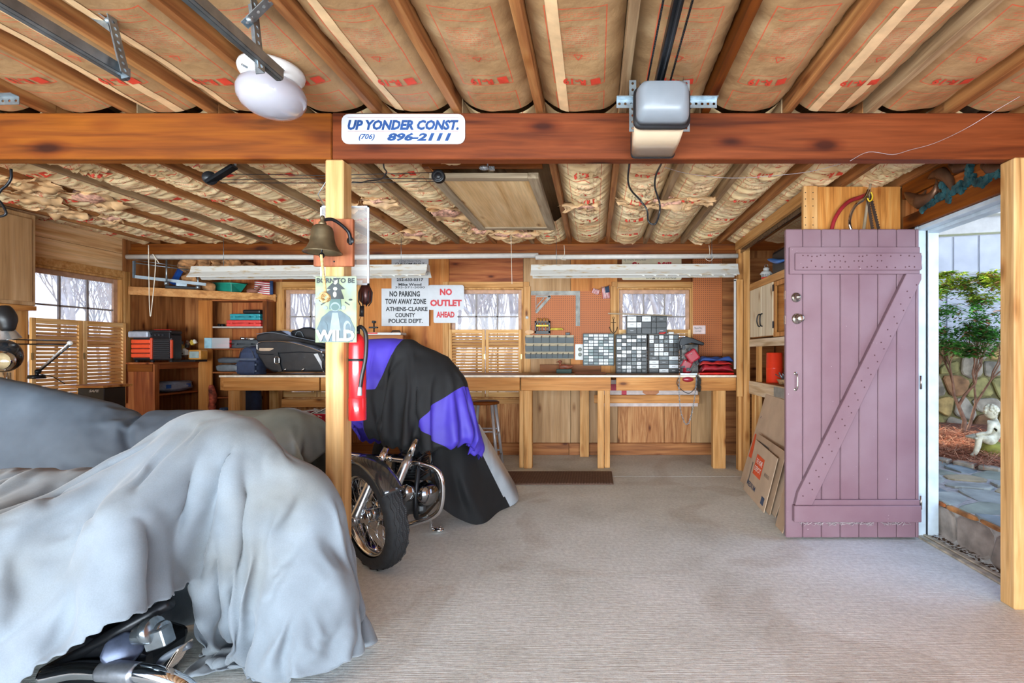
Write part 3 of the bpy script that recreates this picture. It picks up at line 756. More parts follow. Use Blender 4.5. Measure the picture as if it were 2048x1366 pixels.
obj('mortar_bed', MB().box((XS + .01, 1.2, -.12), (5.6, 7.5, PZ)), MORTAR, t)
stones(t, 'riser_stone', (XS + .012, 4.0, 0.0), (0, -1, 0), (0, 0, 1), (-1, 0, 0), 2.4, PZ - .03, 9, 1, .022, .022, RM, 4, .22)
stones(t, 'edge_stone', (XS + .006, 4.0, PZ - .03), (0, -1, 0), (0, 0, 1), (-1, 0, 0), 2.4, .03, 10, 1, .012, .02, RM, 9, .2)
stones(t, 'flagstone', (XS, 2.0, PZ), (1, 0, 0), (0, 1, 0), (0, 0, 1), 1.6, 3.4, 5, 13, .022, .012, FM, 21, .33)
# dry leaves gathered at the foot of the riser
lv = MB(); rl = random.Random(8)
for i in range(260):
    y = rl.uniform(2.5, 3.42); x = XS - .035 + rl.uniform(-.05, .02); c = Vector((x, y, .005 + rl.uniform(0, .02))); a = rl.uniform(0, PI); s = rl.uniform(.008, .022)
    d = Vector((math.cos(a), math.sin(a), rl.uniform(-.3, .4))) * s; e = Vector((-math.sin(a), math.cos(a), rl.uniform(-.3, .4))) * s * .5
    lv.add([c - d, c + e, c + d, c - e], [(0, 1, 2, 3)])
o = one('leaf_litter', 'dark dry leaves gathered along the foot of the stone step', 'leaves', lv, flat('dry_leaf', '#5e4630', .9, 0, .4, 30)); o['kind'] = 'stuff'
# bed edging stones, mound and pine straw
def bed_edge(y): return 3.25 + (4.35 - y) * .55    # X of the bed edge
t = thing('bed_edging', 'row of flat pale edging stones between patio and pine straw', 'edging', (3.1, 4.4, PZ))
for i in range(9):
    y = 3.5 + i * .17; x = bed_edge(y) ; mb = MB().obox((x, y, PZ + .02), (.09, .16, .05), Matrix.Rotation(.50 + .05 * (i % 3 - 1), 3, 'Z'))
    obj('stone', mb, SM[3], t, bevel=.01)
def mound(x, y):
    d = (x - bed_edge(y)); return PZ + .01 + .10 * max(0, min(1, d / .9)) + .02 * noise.noise(Vector((x * 3, y * 3, 0)))
mb = MB(); mb.grid(lambda s, t_: Vector(((lambda yy: bed_edge(yy) + .05 + s * (5.9 - bed_edge(yy)))(3.0 + t_ * 3.6), 3.0 + t_ * 3.6, mound(bed_edge(3.0 + t_ * 3.6) + .05 + s * 2.2, 3.0 + t_ * 3.6))), 20, 24)
o = one('bed_soil', 'brown soil mound of the planting bed under the pine straw', 'soil', mb, flat('soil', '#7a4a32', .95, 0, .3, 20)); o['kind'] = 'stuff'
st = MB()
for i in range(9000):
    y = rl.uniform(3.3, 6.3); x = bed_edge(y) + abs(rl.gauss(0, .9)) - .03
    if x > 5.7: continue
    c = Vector((x, y, mound(x, y) + rl.uniform(.0, .05))); a = rl.uniform(0, 2 * PI); l = rl.uniform(.05, .13)
    d = Vector((math.cos(a), math.sin(a), rl.uniform(-.3, .3))) * l; e = Vector((-math.sin(a), math.cos(a), 0)) * .0022
    st.cm = i % 2
    st.add([c - d - e, c - d + e, c + d + e + Vector((0, 0, -.01)), c + d - e + Vector((0, 0, -.01))], [(0, 1, 2, 3)])
o = one('pine_straw', 'layer of rusty red pine straw covering the planting bed', 'pine straw', st, [flat('straw_red', '#b0623e', .8, 0, .3, 20), flat('straw_pale', '#d39a74', .8, 0, .3, 20)]); o['kind'] = 'stuff'
# stone retaining wall
t = thing('stone_wall', 'mossy olive and tan fieldstone wall behind the shrub', 'wall', (4.6, 6.4, .25))
A = Vector((3.0, 6.72, .22)); B_ = Vector((6.6, 5.75, .22)); u = (B_ - A).normalized(); nrm = Vector((u.y, -u.x, 0))
if nrm.y > 0: nrm = -nrm
mb = MB(); mb.prism([(0, 0), (3.8, 0), (3.8, 1.16), (0, 1.16)], A, u, (0, 0, 1), -nrm * .25); obj('mortar_core', mb, flat('moss_mortar', '#75704c', .9, 0, .3, 20, .4), t)
stones(t, 'stone', A, u, Vector((0, 0, 1)), nrm, 3.8, 1.16, 15, 5, .022, .05, SM, 33, .34)
# white house wall beyond
WS = flat('white_siding', '#b4b7bd', .6, 0, .08, 5, .1)
t = thing('house_wall', 'white painted house wall with vertical panels above the stone wall', 'house wall', (4.8, 7.0, 1.2))
A2 = Vector((2.6, 7.55, 0)); B2 = Vector((7.6, 6.2, 0)); u2 = (B2 - A2).normalized(); n2 = Vector((u2.y, -u2.x, 0))
if n2.y > 0: n2 = -n2
obj('backing', MB().prism([(0, 0), (5.2, 0), (5.2, 3.9), (0, 3.9)], A2, u2, (0, 0, 1), -n2 * .05), WS, t)
rs = random.Random(6)
for row, (z0, z1) in enumerate(((1.30, 2.16), (2.32, 2.86))):
    x = 0.0
    while x < 5.0:
        wdt = rs.uniform(.26, .36); mb = MB().prism([(x + .012, z0 + rs.uniform(0, .03)), (x + wdt - .012, z0 + rs.uniform(0, .03)), (x + wdt - .012, z1), (x + .012, z1)], A2, u2, (0, 0, 1), n2 * rs.uniform(.02, .035))
        obj('panel', mb, WS, t, bevel=.004); x += wdt
for z0, z1 in ((2.19, 2.30), (2.88, 3.0)): obj('trim_board', MB().prism([(0, z0), (5.0, z0), (5.0, z1), (0, z1)], A2, u2, (0, 0, 1), n2 * .05), WS, t, bevel=.004)
# porch soffit between garage and house
t = thing('porch_soffit', 'white boarded porch ceiling and beam seen through the top of the doorway', 'porch ceiling', (3.4, 4.5, 2.6))
PP = flat('porch_paint', '#c9ccd0', .6, 0, .06)
a0 = Vector((2.35, 5.3, 2.52))
obj('beam', MB().bar((2.4, 5.35, 2.52), (5.4, 4.55, 2.52), .10, .16), PP, t, bevel=.004)
obj('beam', MB().bar((2.4, 5.20, 2.62), (5.4, 4.40, 2.62), .12, .07), PP, t, bevel=.004)
for i in range(24):
    x = 2.36 + i * .13; obj('soffit_board', MB().box((x + .003, 4.0, 2.68), (x + .127, 5.4 - (x - 2.36) * .27, 2.70)), PP, t)
# shrub
def rand_tree(mb, p, d, l, r, depth, rng, spread=.5, up=.15, nsub=3, tips=None):
    q = p + d * l; mid = (p + q) / 2 + Vector([rng.uniform(-1, 1) for _ in range(3)]) * l * .08
    mb.tube([p, mid, q], [r, r * .85, r * .7], 5 if depth > 1 else 4, False)
    if depth == 0:
        if tips is not None: tips.append(q)
        return
    for k in range(rng.choice((2, nsub))):
        nd = (d + Vector([rng.uniform(-1, 1) for _ in range(3)]) * spread + Vector((0, 0, up))).normalized()
        rand_tree(mb, q, nd, l * rng.uniform(.62, .88), r * .66, depth - 1, rng, spread, up, nsub, tips)
rg = random.Random(15); t = thing('shrub', 'small leafy tree with top coloured sunlit yellow-green in front of the stone wall', 'shrub', (4.1, 5.5, .33))
tips = []; br = MB(); rand_tree(br, Vector((4.08, 5.5, .30)), Vector((-.12, 0, 1)).normalized(), .36, .028, 4, rg, .55, .25, 3, tips)
rand_tree(br, Vector((4.12, 5.52, .30)), Vector((.25, -.1, 1)).normalized(), .40, .02, 4, rg, .55, .25, 3, tips)
obj('branches', br, flat('shrub_bark', '#7d5c48', .8, 0, .3, 20), t)
fo = MB(); clumps = [(rg.uniform(0, 6.28), math.sqrt(rg.random()), rg.random()) for _ in range(46)]
for i in range(2600):
    a, rr, zt = clumps[i % 46]; a += rg.gauss(0, .16); rr = abs(rr + rg.gauss(0, .12)); zt = min(1, max(0, zt + rg.gauss(0, .05)))
    rad = .95 * math.sin(PI * (.12 + .8 * zt)) ** .6
    c = Vector((4.15 + math.cos(a) * rr * rad, 5.45 + math.sin(a) * rr * rad * .8, 1.22 + zt * .92))
    fo.cm = (1 if (zt > .66 and rg.random() < .75) else 0) if rg.random() < .85 else 2  # upper leaves mostly lime: the sunlit top is put into the colour
    for k in range(5):
        b = a + k * 1.256 + rg.uniform(-.3, .3); d = Vector((math.cos(b), math.sin(b), rg.uniform(-.45, .1))) * rg.uniform(.06, .10)
        s = d.cross(Vector((0, 0, 1))).normalized() * .013
        fo.add([c, c + d * .5 + s, c + d, c + d * .5 - s], [(0, 1, 2, 3)])
LG = [flat('leaf_green', '#4f9a30', .9, 0, .3, 10), flat('leaf_sunlit', '#b8cc38', .9, 0, .25, 10), flat('leaf_brown', '#9a6a44', .7, 0, .2, 10)]
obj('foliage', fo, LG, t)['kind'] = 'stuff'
# statue: seated child reading on a rock
Y0 = 4.62
t = thing('garden_statue', 'mossy white garden statue of a seated child on the pine straw', 'statue', (3.68, Y0, .33))
ST = flat('statue_stone', '#cfcdb4', .8, 0, .3, 14, .3)
def skin_body(name, pts, edges_, mat, parent, sub=2, root=0):
    me = bpy.data.meshes.new(name); base = root_loc(parent)
    me.from_pydata([tuple(Vector(p[:3]) - base) for p in pts], edges_, []); me.materials.append(mat)
    o = link_mesh(name, me, parent); md = o.modifiers.new('skin', 'SKIN'); md.use_smooth_shade = True
    for i, p in enumerate(pts):
        r = p[3]; me.skin_vertices[0].data[i].radius = (r, r); me.skin_vertices[0].data[i].use_root = (i == root)
    s = o.modifiers.new('sub', 'SUBSURF'); s.levels = sub; s.render_levels = sub
    return o
def sp_(px, py, dy=0): return P(px, py, Y0 + dy)
def q4(v, r): return (v.x, v.y, v.z, r)
pts = [q4(sp_(1992, 882), .062), q4(sp_(1993, 866), .05), q4(sp_(1992, 848), .058), q4(sp_(1988, 838), .03), q4(sp_(1984, 828), .045),      # pelvis..head base 4
       q4(sp_(1976, 880, -.05), .045), q4(sp_(1958, 872, -.06), .034), q4(sp_(1956, 893, -.06), .026), q4(sp_(1950, 908, -.06), .02), q4(sp_(1941, 911, -.06), .014),  # near leg
       q4(sp_(1978, 882, .05), .042), q4(sp_(1962, 878, .06), .032), q4(sp_(1966, 898, .06), .025), q4(sp_(1960, 912, .05), .02), q4(sp_(1952, 914, .05), .014),
       q4(sp_(1982, 850, -.055), .028), q4(sp_(1978, 866, -.08), .02), q4(sp_(1962, 868, -.07), .016), q4(sp_(1950, 870, -.05), .014),
       q4(sp_(1990, 850, .055), .028), q4(sp_(1984, 868, .07), .02), q4(sp_(1966, 866, .05), .016), q4(sp_(1952, 869, .02), .013)]
ed = [(0, 1), (1, 2), (2, 3), (3, 4), (0, 5), (5, 6), (6, 7), (7, 8), (8, 9), (0, 10), (10, 11), (11, 12), (12, 13), (13, 14), (2, 15), (15, 16), (16, 17), (17, 18), (2, 19), (19, 20), (20, 21), (21, 22)]
obj_b = skin_body('body', pts, ed, ST, t)
hd_ = MB(); hc = sp_(1982, 824, 0); hd_.sphere(hc, (.055, .052, .062), 24, 18)
hd_.sphere(hc + Vector((-.052, -.004, -.008)), (.012, .01, .012), 8, 6); hd_.sphere(hc + Vector((-.005, -.052, -.004)), (.012, .008, .015), 8, 6)
obj('head', hd_, ST, t)
hr = MB(); rh = random.Random(2)
for i in range(60):
    d = Vector((rh.gauss(.2, .6), rh.gauss(0, .7), abs(rh.gauss(.6, .5)))).normalized(); hr.sphere(hc + Vector((d.x * .055, d.y * .052, d.z * .062)), rh.uniform(.012, .018), 7, 5)
obj('curly_hair', hr, ST, t)
obj('book', MB().obox(sp_(1950, 873, -.01), (.09, .13, .018), Matrix.Rotation(-.25, 3, 'Y')), ST, t, bevel=.004)
rk = MB(); rk.sphere(sp_(1992, 905), (.13, .13, .11), 20, 14)
for v in rk.v: v += Vector((noise.noise(v * 9), noise.noise(v * 9 + Vector((5, 0, 0))), noise.noise(v * 9 + Vector((0, 5, 0))))) * .03
obj('rock_seat', rk, flat('mossy_rock', '#8a8a3c', .9, 0, .3, 14, .4), t, label='moss green rock seat')

# bare winter trees behind the windows
BK = [flat('bark_pale', '#b8b2ae', .9, 0, .2, 9), flat('bark_grey', '#a09a98', .9, 0, .2, 9)]
protos = []
for k in range(5):
    r2 = random.Random(40 + k); mb = MB(); rand_tree(mb, Vector((0, 0, 0)), Vector((r2.uniform(-.1, .1), r2.uniform(-.1, .1), 1)).normalized(), 1.5, .085, 6, r2, .42, .22, 3)
    me = bpy.data.meshes.new('bare_tree'); me.from_pydata([tuple(v) for v in mb.v], [], mb.f); me.polygons.foreach_set('use_smooth', [True] * len(mb.f)); me.materials.append(BK[k % 2]); protos.append(me)
r3 = random.Random(77)
spots = [(XW(px, Y), Y) for px, Y in ((600, 11), (632, 16), (660, 13), (590, 21), (925, 10.5), (948, 15), (972, 12), (1000, 18), (1020, 10), (1038, 14), (905, 20), (985, 24), (1245, 14), (1262, 10), (1280, 17), (1300, 12), (1318, 20), (1333, 10.5), (1348, 15), (1368, 12.5), (1290, 23), (1355, 25), (1228, 19), (955, 27), (1010, 29), (1275, 29), (1325, 28), (1385, 18), (1060, 22))]
spots += [(-16, 15.2), (-21, 18.5), (-24, 24), (-19, 20.5), (-27, 25), (-17.5, 17.8)]
for i, (x, y) in enumerate(spots):
    o = bpy.data.objects.new('bare_tree', protos[i % 5]); COL.objects.link(o); o.location = (x, y, -.15); s = r3.uniform(.8, 1.3); o.scale = (s, s, s); o.rotation_euler = (0, 0, r3.uniform(0, 6.28))
    where = 'the window left of the tin sign' if i < 4 else ('the middle back window' if x < -.9 and i < 29 else ('the right back window' if i < 29 else 'the left wall window'))
    tag(o, 'bare grey winter tree in the woods seen through %s' % where, 'tree', 'bare trees seen through %s' % where)
# ------------------------------------------------------------------ long workbench
BZ = 1.005
t = thing('workbench', 'long pine workbench under the back windows with a pale edged top', 'workbench', (-1.2, 5.33, 0))
obj('worktop', MB().box((-4.03, 5.315, BZ - .022), (1.57, YB - .05, BZ)), plypale(0), t, bevel=.002)
obj('edge_strip', MB().box((-4.03, 5.305, BZ - .020), (1.57, 5.315, BZ + .001)), flat('pale_edge', '#e9dcc8', .5), t)
def apron(a, b, m=None): obj('apron', MB().box((XW(a, 5.33) + .002, 5.318, BZ - .165), (XW(b, 5.33) - .002, 5.356, BZ - .024)), m or pine(0), t, bevel=.003)
apron(448, 640); apron(642, 900); apron(902, 1040); apron(1042, 1222); apron(1232, 1472)
obj('end_board', MB().box((-4.06, 5.36, BZ - .165), (-4.02, 6.0, BZ - .024)), pine(1), t, bevel=.003)
for a, b in ((453, 465), (466, 481), (1038, 1047), (1048, 1064), (1195, 1208), (1209, 1220), (1426, 1451)):
    for yy in (5.332, ):
        obj('leg', MB().box((XW(a, 5.34), yy + (.0 if b - a > 12 else .03), 0), (XW(b, 5.34), yy + .088, BZ - .166)), stud(2), t, bevel=.003)
for a, b in ((540, 560), (1160, 1178)): obj('leg', MB().box((XW(a, 5.95), 5.92, 0), (XW(b, 5.95), 6.0, BZ - .03)), stud(2), t, bevel=.003)
obj('stretcher', MB().box((XW(1188, 5.75), 5.73, ZW(806, 5.75)), (XW(1398, 5.75), 5.77, ZW(790, 5.75))), pine(0), t, bevel=.003)
obj('stretcher', MB().box((XW(565, 5.75), 5.73, ZW(814, 5.75)), (XW(665, 5.75), 5.77, ZW(798, 5.75))), pine(0), t, bevel=.003)
# board tucked behind the stretcher
mb = MB().box((XW(1205, 5.8), 5.785, .62), (XW(1395, 5.8), 5.80, .93))
tb = thing('printed_board', 'white board with red marks and brown triangle tucked under the bench', 'board', (.5, 5.79, .62))
obj('sheet', mb, flat('board_white', '#c9b9b4', .6), tb)
for a, b, c, d, m in ((1216, 1232, 768, 781, '#a8203a'), (1243, 1253, 765, 795, '#b01c36')): obj('mark', MB().box((XW(a, 5.8), 5.782, ZW(d, 5.8)), (XW(b, 5.8), 5.786, ZW(c, 5.8))), flat('mark' + m, m), tb)
obj('mark', MB().prism([(0, .06), (.10, 0), (.19, .06), (.19, .12), (0, .12)], (XW(1285, 5.8), 5.786, .72), (1, 0, 0), (0, 0, 1), (0, -.004, 0)), flat('mark_brown', '#b5713f'), tb)

# ------------------------------------------------------------------ white pipes, shop lights, cords
PIPE = flat('pvc', '#c9c4be', .4, 0, .05)
one('plastic_pipe', 'long white plastic pipe hung under the header, left length', 'pipe', MB().tube([(-4.95, 5.24, 2.262), (-2.6, 5.24, 2.258), (-.60, 5.24, 2.278)], .027, 12), PIPE)
one('plastic_pipe', 'long white plastic pipe hung under the header, right length', 'pipe', MB().tube([(-.62, 5.17, 2.245), (.4, 5.17, 2.25), (1.49, 5.17, 2.258)], .026, 12), PIPE)
RUSTW = None
def rusty():
    m, nt, bs = newmat('rusty_white'); co = obj_coords(nt, (3, 3, 14), rnd=False)
    n1 = N(nt, 'ShaderNodeTexNoise'); n1.inputs['Scale'].default_value = 3; n1.inputs['Detail'].default_value = 7; nt.links.new(co, n1.inputs['Vector'])
    nt.links.new(ramp(nt, n1.outputs[0], [(.56, L('#c4c2bc')), (.66, L('#b5a58c')), (.76, L('#94704a'))]), bs.inputs['Base Color']); bs.inputs['Roughness'].default_value = .4; return m
RUSTW = rusty()
def shoplight(name, lab, x0, x1, z0, z1, Y):
    t = thing('shop_light', lab, 'light fixture', ((x0 + x1) / 2, Y, (z0 + z1) / 2)); u = Vector((x1 - x0, 0, z1 - z0)).normalized(); vv = Vector((0, 0, 1))
    a = Vector((x0, Y, z0)); ln = (Vector((x1, Y, z1)) - a).length
    prof = [(-.02, .10), (.06, .10), (.075, .04), (.12, -.015), (.118, -.022), (.068, .03), (-.028, .03), (-.078, -.022), (-.08, -.015), (-.035, .04)]
    n = len(prof); vs = [a + Vector((0, p[0] - .02, p[1])) for p in prof] + [a + u * ln + Vector((0, p[0] - .02, p[1])) for p in prof]
    fs = [(i, n + i, n + (i + 1) % n, (i + 1) % n) for i in range(n)] + [tuple(range(n - 1, -1, -1)), tuple(range(n, 2 * n))]
    obj('housing', MB().add(vs, fs), RUSTW, t, bevel=.002, weld=True)
    for dy in (-.045, .045): obj('tube_lamp', MB().cyl(a + u * .03 + Vector((0, dy, .012)), a + u * (ln - .03) + Vector((0, dy, .012)), .013, n=10), whiteplastic(), t)
    for k in range(9):
        c = a + u * (ln * (.52 + k * .055)); obj('reflector_tab', MB().add([c + Vector((0, -.098, -.012)), c + u * .05 + Vector((0, -.098, -.012)), c + u * .055 + Vector((0, -.092, -.034))], [(0, 1, 2)]), RUSTW, t, solid=.001)
    for f in (.12, .88): obj('hanger', MB().cyl(a + u * ln * f + Vector((0, .02, .10)), (a + u * ln * f).xy.to_3d() + Vector((0, .02, 2.435)), .0025, n=5), steel(), t)
    return t
shoplight('a', 'rusty white fluorescent shop light over the left of the bench', XW(388, 5.1), XW(857, 5.1), ZW(553, 5.1), ZW(549, 5.1), 5.1)
shoplight('b', 'rusty white fluorescent shop light over the right of the bench', XW(1063, 5.1), XW(1474, 5.1), ZW(550, 5.1), ZW(548, 5.1), 5.1)
STR = flat('string', '#e2d6c2', .9)
def cord(name, lab, cat, pts, r, m, n=6): return one(name, lab, cat, MB().tube(smooth_path(pts, 5), r, n), m)
cord('string_loop', 'white string loop hanging from the header by the left shelf', 'string', [P(297, 490, 5.2), P(298, 560, 5.2), P(299, 610, 5.2), P(301, 633, 5.2), P(304, 610, 5.2), P(309, 560, 5.2), P(311, 520, 5.2), P(305, 508, 5.2), P(318, 526, 5.2)], .004, STR)
cord('pull_string', 'thin white pull string with a knob in front of the middle window', 'string', [P(1022, 470, 4.95), P(1023, 520, 4.95), P(1024, 568, 4.95)], .0025, STR)
cord('tie_string', 'string tying the white pipe above the right shop light', 'string', [P(1418, 490, 5.13), P(1419, 508, 5.12), P(1410, 516, 5.12), P(1420, 522, 5.12), P(1428, 514, 5.12)], .0025, STR)
cord('tie_string', 'string tying the two white pipes where they meet', 'string', [P(1128, 490, 5.13), P(1129, 508, 5.12), P(1122, 518, 5.12), P(1132, 520, 5.12)], .0025, STR)

# ------------------------------------------------------------------ signs
INKB = flat('sign_blue', '#123f78', .5, 0, .15, 40); INKK = flat('sign_black', '#1c1f26', .5); INKR = flat('sign_red', '#c8202e', .5)
SIGNW = flat('sign_white', '#c6c9ce', .35, 0, .03); CREAM = flat('sign_cream', '#e3d7b8', .5, 0, .06)
def sign(name, lab, px0, px1, py0, py1, Y, mat, r, lines, th=.003, tilt=0.0, extra=None):
    c = P((px0 + px1) / 2, (py0 + py1) / 2, Y); w_ = (px1 - px0) / F * Y; h_ = (py1 - py0) / F * Y
    R_ = Vector((math.cos(tilt), 0, math.sin(tilt))); U_ = Vector((-math.sin(tilt), 0, math.cos(tilt)))
    t = thing(name, lab, 'sign', c)
    obj('plate', MB().prism(rrect(w_, h_, r), c, R_, U_, (0, th, 0)), mat, t)
    for (s, cx, cy, tw, th_, m, b, sh) in lines:
        mb = MB(); cc = c + R_ * ((cx - .5) * w_) + U_ * ((.5 - cy) * h_) + Vector((0, -.0015, 0))
        put_text(mb, s, cc, R_, U_, tw * w_, th_ * h_, b, sh); obj('lettering', mb, m, t)
    return t, c, w_, h_
s1, c, w_, h_ = sign('painted_sign', 'white hand painted UP YONDER CONST. sign with blue letters on the beam', 683, 930, 228, 288, 2.424, SIGNW, .035,
     [('UP YONDER CONST.', .5, .37, .90, .34, INKB, .05, .25), ('896-2111', .63, .77, .52, .28, INKB, .05, .25), ('(706)', .205, .78, .13, .24, INKB, .025, .3)])
for zf in (.11, .58): obj('rule_line', MB().box((c.x - w_ * .45, c.y - .0015, c.z + h_ * (.5 - zf) - .0006), (c.x + w_ * .45, c.y - .001, c.z + h_ * (.5 - zf) + .0006)), flat('rule_red', '#8c3b3b'), s1)
sign('parking_sign', 'white NO PARKING tow away zone sign with black letters', 763, 858, 577, 652, 6.03, SIGNW, .004,
     [('NO PARKING', .49, .145, .64, .15, INKK, .04, 0), ('TOW AWAY ZONE', .51, .345, .86, .145, INKK, .04, 0), ('ATHENS-CLARKE', .53, .545, .88, .115, INKK, .035, 0), ('COUNTY', .5, .71, .42, .115, INKK, .035, 0), ('POLICE DEPT.', .51, .865, .72, .115, INKK, .035, 0)])
sign('outlet_sign', 'white NO OUTLET sign with red letters beside the middle window', 856, 928, 570, 620, 6.015, SIGNW, .03,
     [('NO', .5, .28, .34, .27, INKR, .05, 0), ('OUTLET', .5, .72, .88, .27, INKR, .05, 0)])
sign('ahead_sign', 'small white AHEAD sign with red letters below the NO OUTLET sign', 867, 915, 611, 646, 6.022, SIGNW, .02, [('AHEAD', .5, .52, .76, .34, INKR, .05, 0)])
sign('phone_sign', 'white sign with black phone numbers above the no parking sign', 783, 857, 518, 577, 6.04, SIGNW, .003,
     [('CONSTRUCTION', .5, .07, .6, .06, INKK, 0, .2), ('CUSTOM BUILT', .5, .17, .8, .09, INKK, .01, .3), ('252-633-0317', .5, .70, .72, .10, INKK, .035, 0), ('Mike Wood', .5, .865, .62, .09, INKK, .035, 0), ('303-571-5000', .5, .96, .8, .07, INKK, .01, 0)])
ms, c, w_, h_ = sign('mill_sign', 'cream sign with red outlined lettering above the right back window, behind the shop light', 1244, 1363, 513, 560, 6.05, CREAM, .02,
     [('by Wood and Dieter', .22, .13, .38, .17, INKK, 0, 0), ('Stone Mill', .50, .38, .66, .30, INKR, .05, 0), ('Log Homes', .66, .90, .52, .13, INKK, .02, .3)])
sign('price_tag', 'small pink paper note with handwriting pinned on the right pegboard', 1386, 1411, 651, 668, 6.035, flat('paper_pink', '#ead3cf', .8), .001, [('Please Put', .4, .3, .6, .25, INKK, 0, .2), ('it on back', .4, .65, .5, .2, INKK, 0, .2)])

# peg boards with real rows of holes
def pegmat():
    m, nt, bs = newmat('pegboard'); tc = N(nt, 'ShaderNodeTexCoord'); mp = N(nt, 'ShaderNodeMapping'); mp.inputs['Scale'].default_value = (39.37, 39.37, 39.37)
    nt.links.new(tc.outputs['Object'], mp.inputs[0]); fr = N(nt, 'ShaderNodeVectorMath', operation='FRACTION'); nt.links.new(mp.outputs[0], fr.inputs[0])
    sb = N(nt, 'ShaderNodeVectorMath', operation='SUBTRACT'); sb.inputs[1].default_value = (.5, .5, .5); nt.links.new(fr.outputs[0], sb.inputs[0])
    ml = N(nt, 'ShaderNodeVectorMath', operation='MULTIPLY'); ml.inputs[1].default_value = (1, 0, 1); nt.links.new(sb.outputs[0], ml.inputs[0])
    ln = N(nt, 'ShaderNodeVectorMath', operation='LENGTH'); nt.links.new(ml.outputs[0], ln.inputs[0])
    c = ramp(nt, ln.outputs['Value'], [(.17, L('#4a2412')), (.21, L('#b5652f'))]); nt.links.new(c, bs.inputs['Base Color']); bs.inputs['Roughness'].default_value = .6
    return m
PEG = pegmat()
one('pegboard', 'brown pegboard holding the framing square between the back windows', 'pegboard', MB().box((XW(1062, 6.05), 6.05, ZW(716, 6.05)), (XW(1220, 6.05), 6.068, ZW(582, 6.05))), PEG)
one('pegboard', 'large orange-brown pegboard right of the right back window', 'pegboard', MB().box((XW(1386, 6.05), 6.05, ZW(712, 6.05)), (XW(1474, 6.05), 6.068, ZW(514, 6.05))), PEG)
for a, b in ((1048, 1061), (1221, 1233)):
    one('wall_stud', 'upright pine board on the wall %s' % ('left of the square pegboard' if a < 1100 else 'with the anchor beside the right window'), 'board', MB().box((XW(a, 6.05), 6.044, .0 + 1.01), (XW(b, 6.05), 6.066, 2.06)), stud(2), bevel=.002)
one('wall_stud', 'upright pine board on the wall left of the no parking sign', 'board', MB().box((XW(716, 6.05), 6.044, 1.01), (XW(727, 6.05), 6.066, 2.06)), stud(2), bevel=.002)

# framing square and speed square on the pegboard
Y = 6.035; a, b, c_ = P(1062, 582, Y), P(1160, 582, Y), P(1160, 652, Y); wd = .052
ALU = flat('worn_alu', '#a0a09a', .75, .2, .25, 14)
mb = MB().prism([(0, 0), (b.x - a.x, 0), (b.x - a.x, -(b.z - c_.z)), (b.x - a.x - wd, -(b.z - c_.z)), (b.x - a.x - wd, -wd), (0, -wd)], a, (1, 0, 0), (0, 0, 1), (0, .004, 0))
one('framing_square', 'large worn metal framing square on the pegboard', 'square', mb, ALU)
a = P(1072, 592, Y); mb = MB(); sx = .20
for p, q in (((0, 0), (0, -.21)), ((0, -.005), (.16, -.005)), ((.175, 0), (0, -.20)), ((.11, -.01), (0, -.13))): mb.bar(a + Vector((p[0], 0, p[1])), a + Vector((q[0], 0, q[1])), .006, .018 if p != (0, 0) else .008, (0, 1, 0))
mb2 = MB()
for p, q, w2 in (((0, 0), (0, -.21), .008), ((0, -.005), (.18, -.005), .02), ((.172, -.005), (0, -.20), .034), ((.10, -.02), (.0, -.135), .012)):
    pa_, pb_ = a + Vector((p[0], 0, p[1])), a + Vector((q[0], 0, q[1])); mb2.bar(pa_, pb_, w2, .004, (0, 1, 0))
one('speed_square', 'small triangular metal square hanging under the framing square', 'square', mb2, ALU)
# ratchet rack
t = thing('screwdriver_rack', 'black rack with yellow strip holding four screwdrivers above the clear bins', 'rack', P(1085, 668, 6.0))
for b_ in ((1070, 1072.5, 642, 666), (1097, 1100, 642, 666), (1070, 1100, 642, 645.5), (1070, 1100, 662, 668), (1071, 1099, 650, 653)): obj('frame', MB().box((XW(b_[0], 6.0), 5.99, ZW(b_[3], 6.0)), (XW(b_[1], 6.0), 6.045, ZW(b_[2], 6.0))), blackm() if b_[2] != 650 else flat('yellow', '#e2cf4c'), t)
for k in range(4):
    x = XW(1075.5 + k * 6.3, 6.0); s = obj('screwdriver', MB().cyl((x, 6.0, ZW(664, 6)), (x, 6.0, ZW(651, 6)), .006, n=8).cyl((x, 6.0, ZW(645, 6)), (x, 6.0, ZW(651, 6)), .009, n=8), steel(), t)
    obj('handle', MB().cyl((x, 6.0, ZW(636 + k % 2, 6)), (x, 6.0, ZW(645, 6)), .012, n=8), flat('amber_handle', '#b07a3a', .3), s)
# whistle-like yellow level, fish shape, decoy, outlet, anchor, flags
one('line_level', 'small yellow line level with white ends on the pegboard', 'level', MB().cyl(P(1103, 658, 6.0), P(1123, 658, 6.0), .014, n=10).cyl(P(1101, 660, 6.0), P(1104, 656, 6.0), .008, n=6).cyl(P(1122, 656, 6.0), P(1126, 660, 6.0), .008, n=6), flat('yellow2', '#d6c04a', .5))
one('wooden_fish', 'flat pale wooden fish shaped paddle hanging at the pegboard corner', 'ornament', MB().prism([(math.cos(a_) * .055, math.sin(a_) * .024) for a_ in [i * PI / 10 for i in range(20)]], P(1059, 664, 6.0), (1, 0, 0), (0, 0, 1), (0, .01, 0)).bar(P(1059, 662, 6.005), P(1060, 650, 6.005), .008, .008), flat('pale_wood', '#d8ab7e'))
t = thing('duck_decoy', 'small carved duck decoy on a dark green base on the bench', 'ornament', P(1132, 747, 5.85))
obj('base', MB().box((XW(1113, 5.85), 5.80, BZ + .001), (XW(1144, 5.85), 5.90, BZ + .05)), flat('dark_green', '#2f4a44', .6), t, bevel=.005)
dk = MB(); c0 = P(1130, 734, 5.85); c0.z = BZ + .075
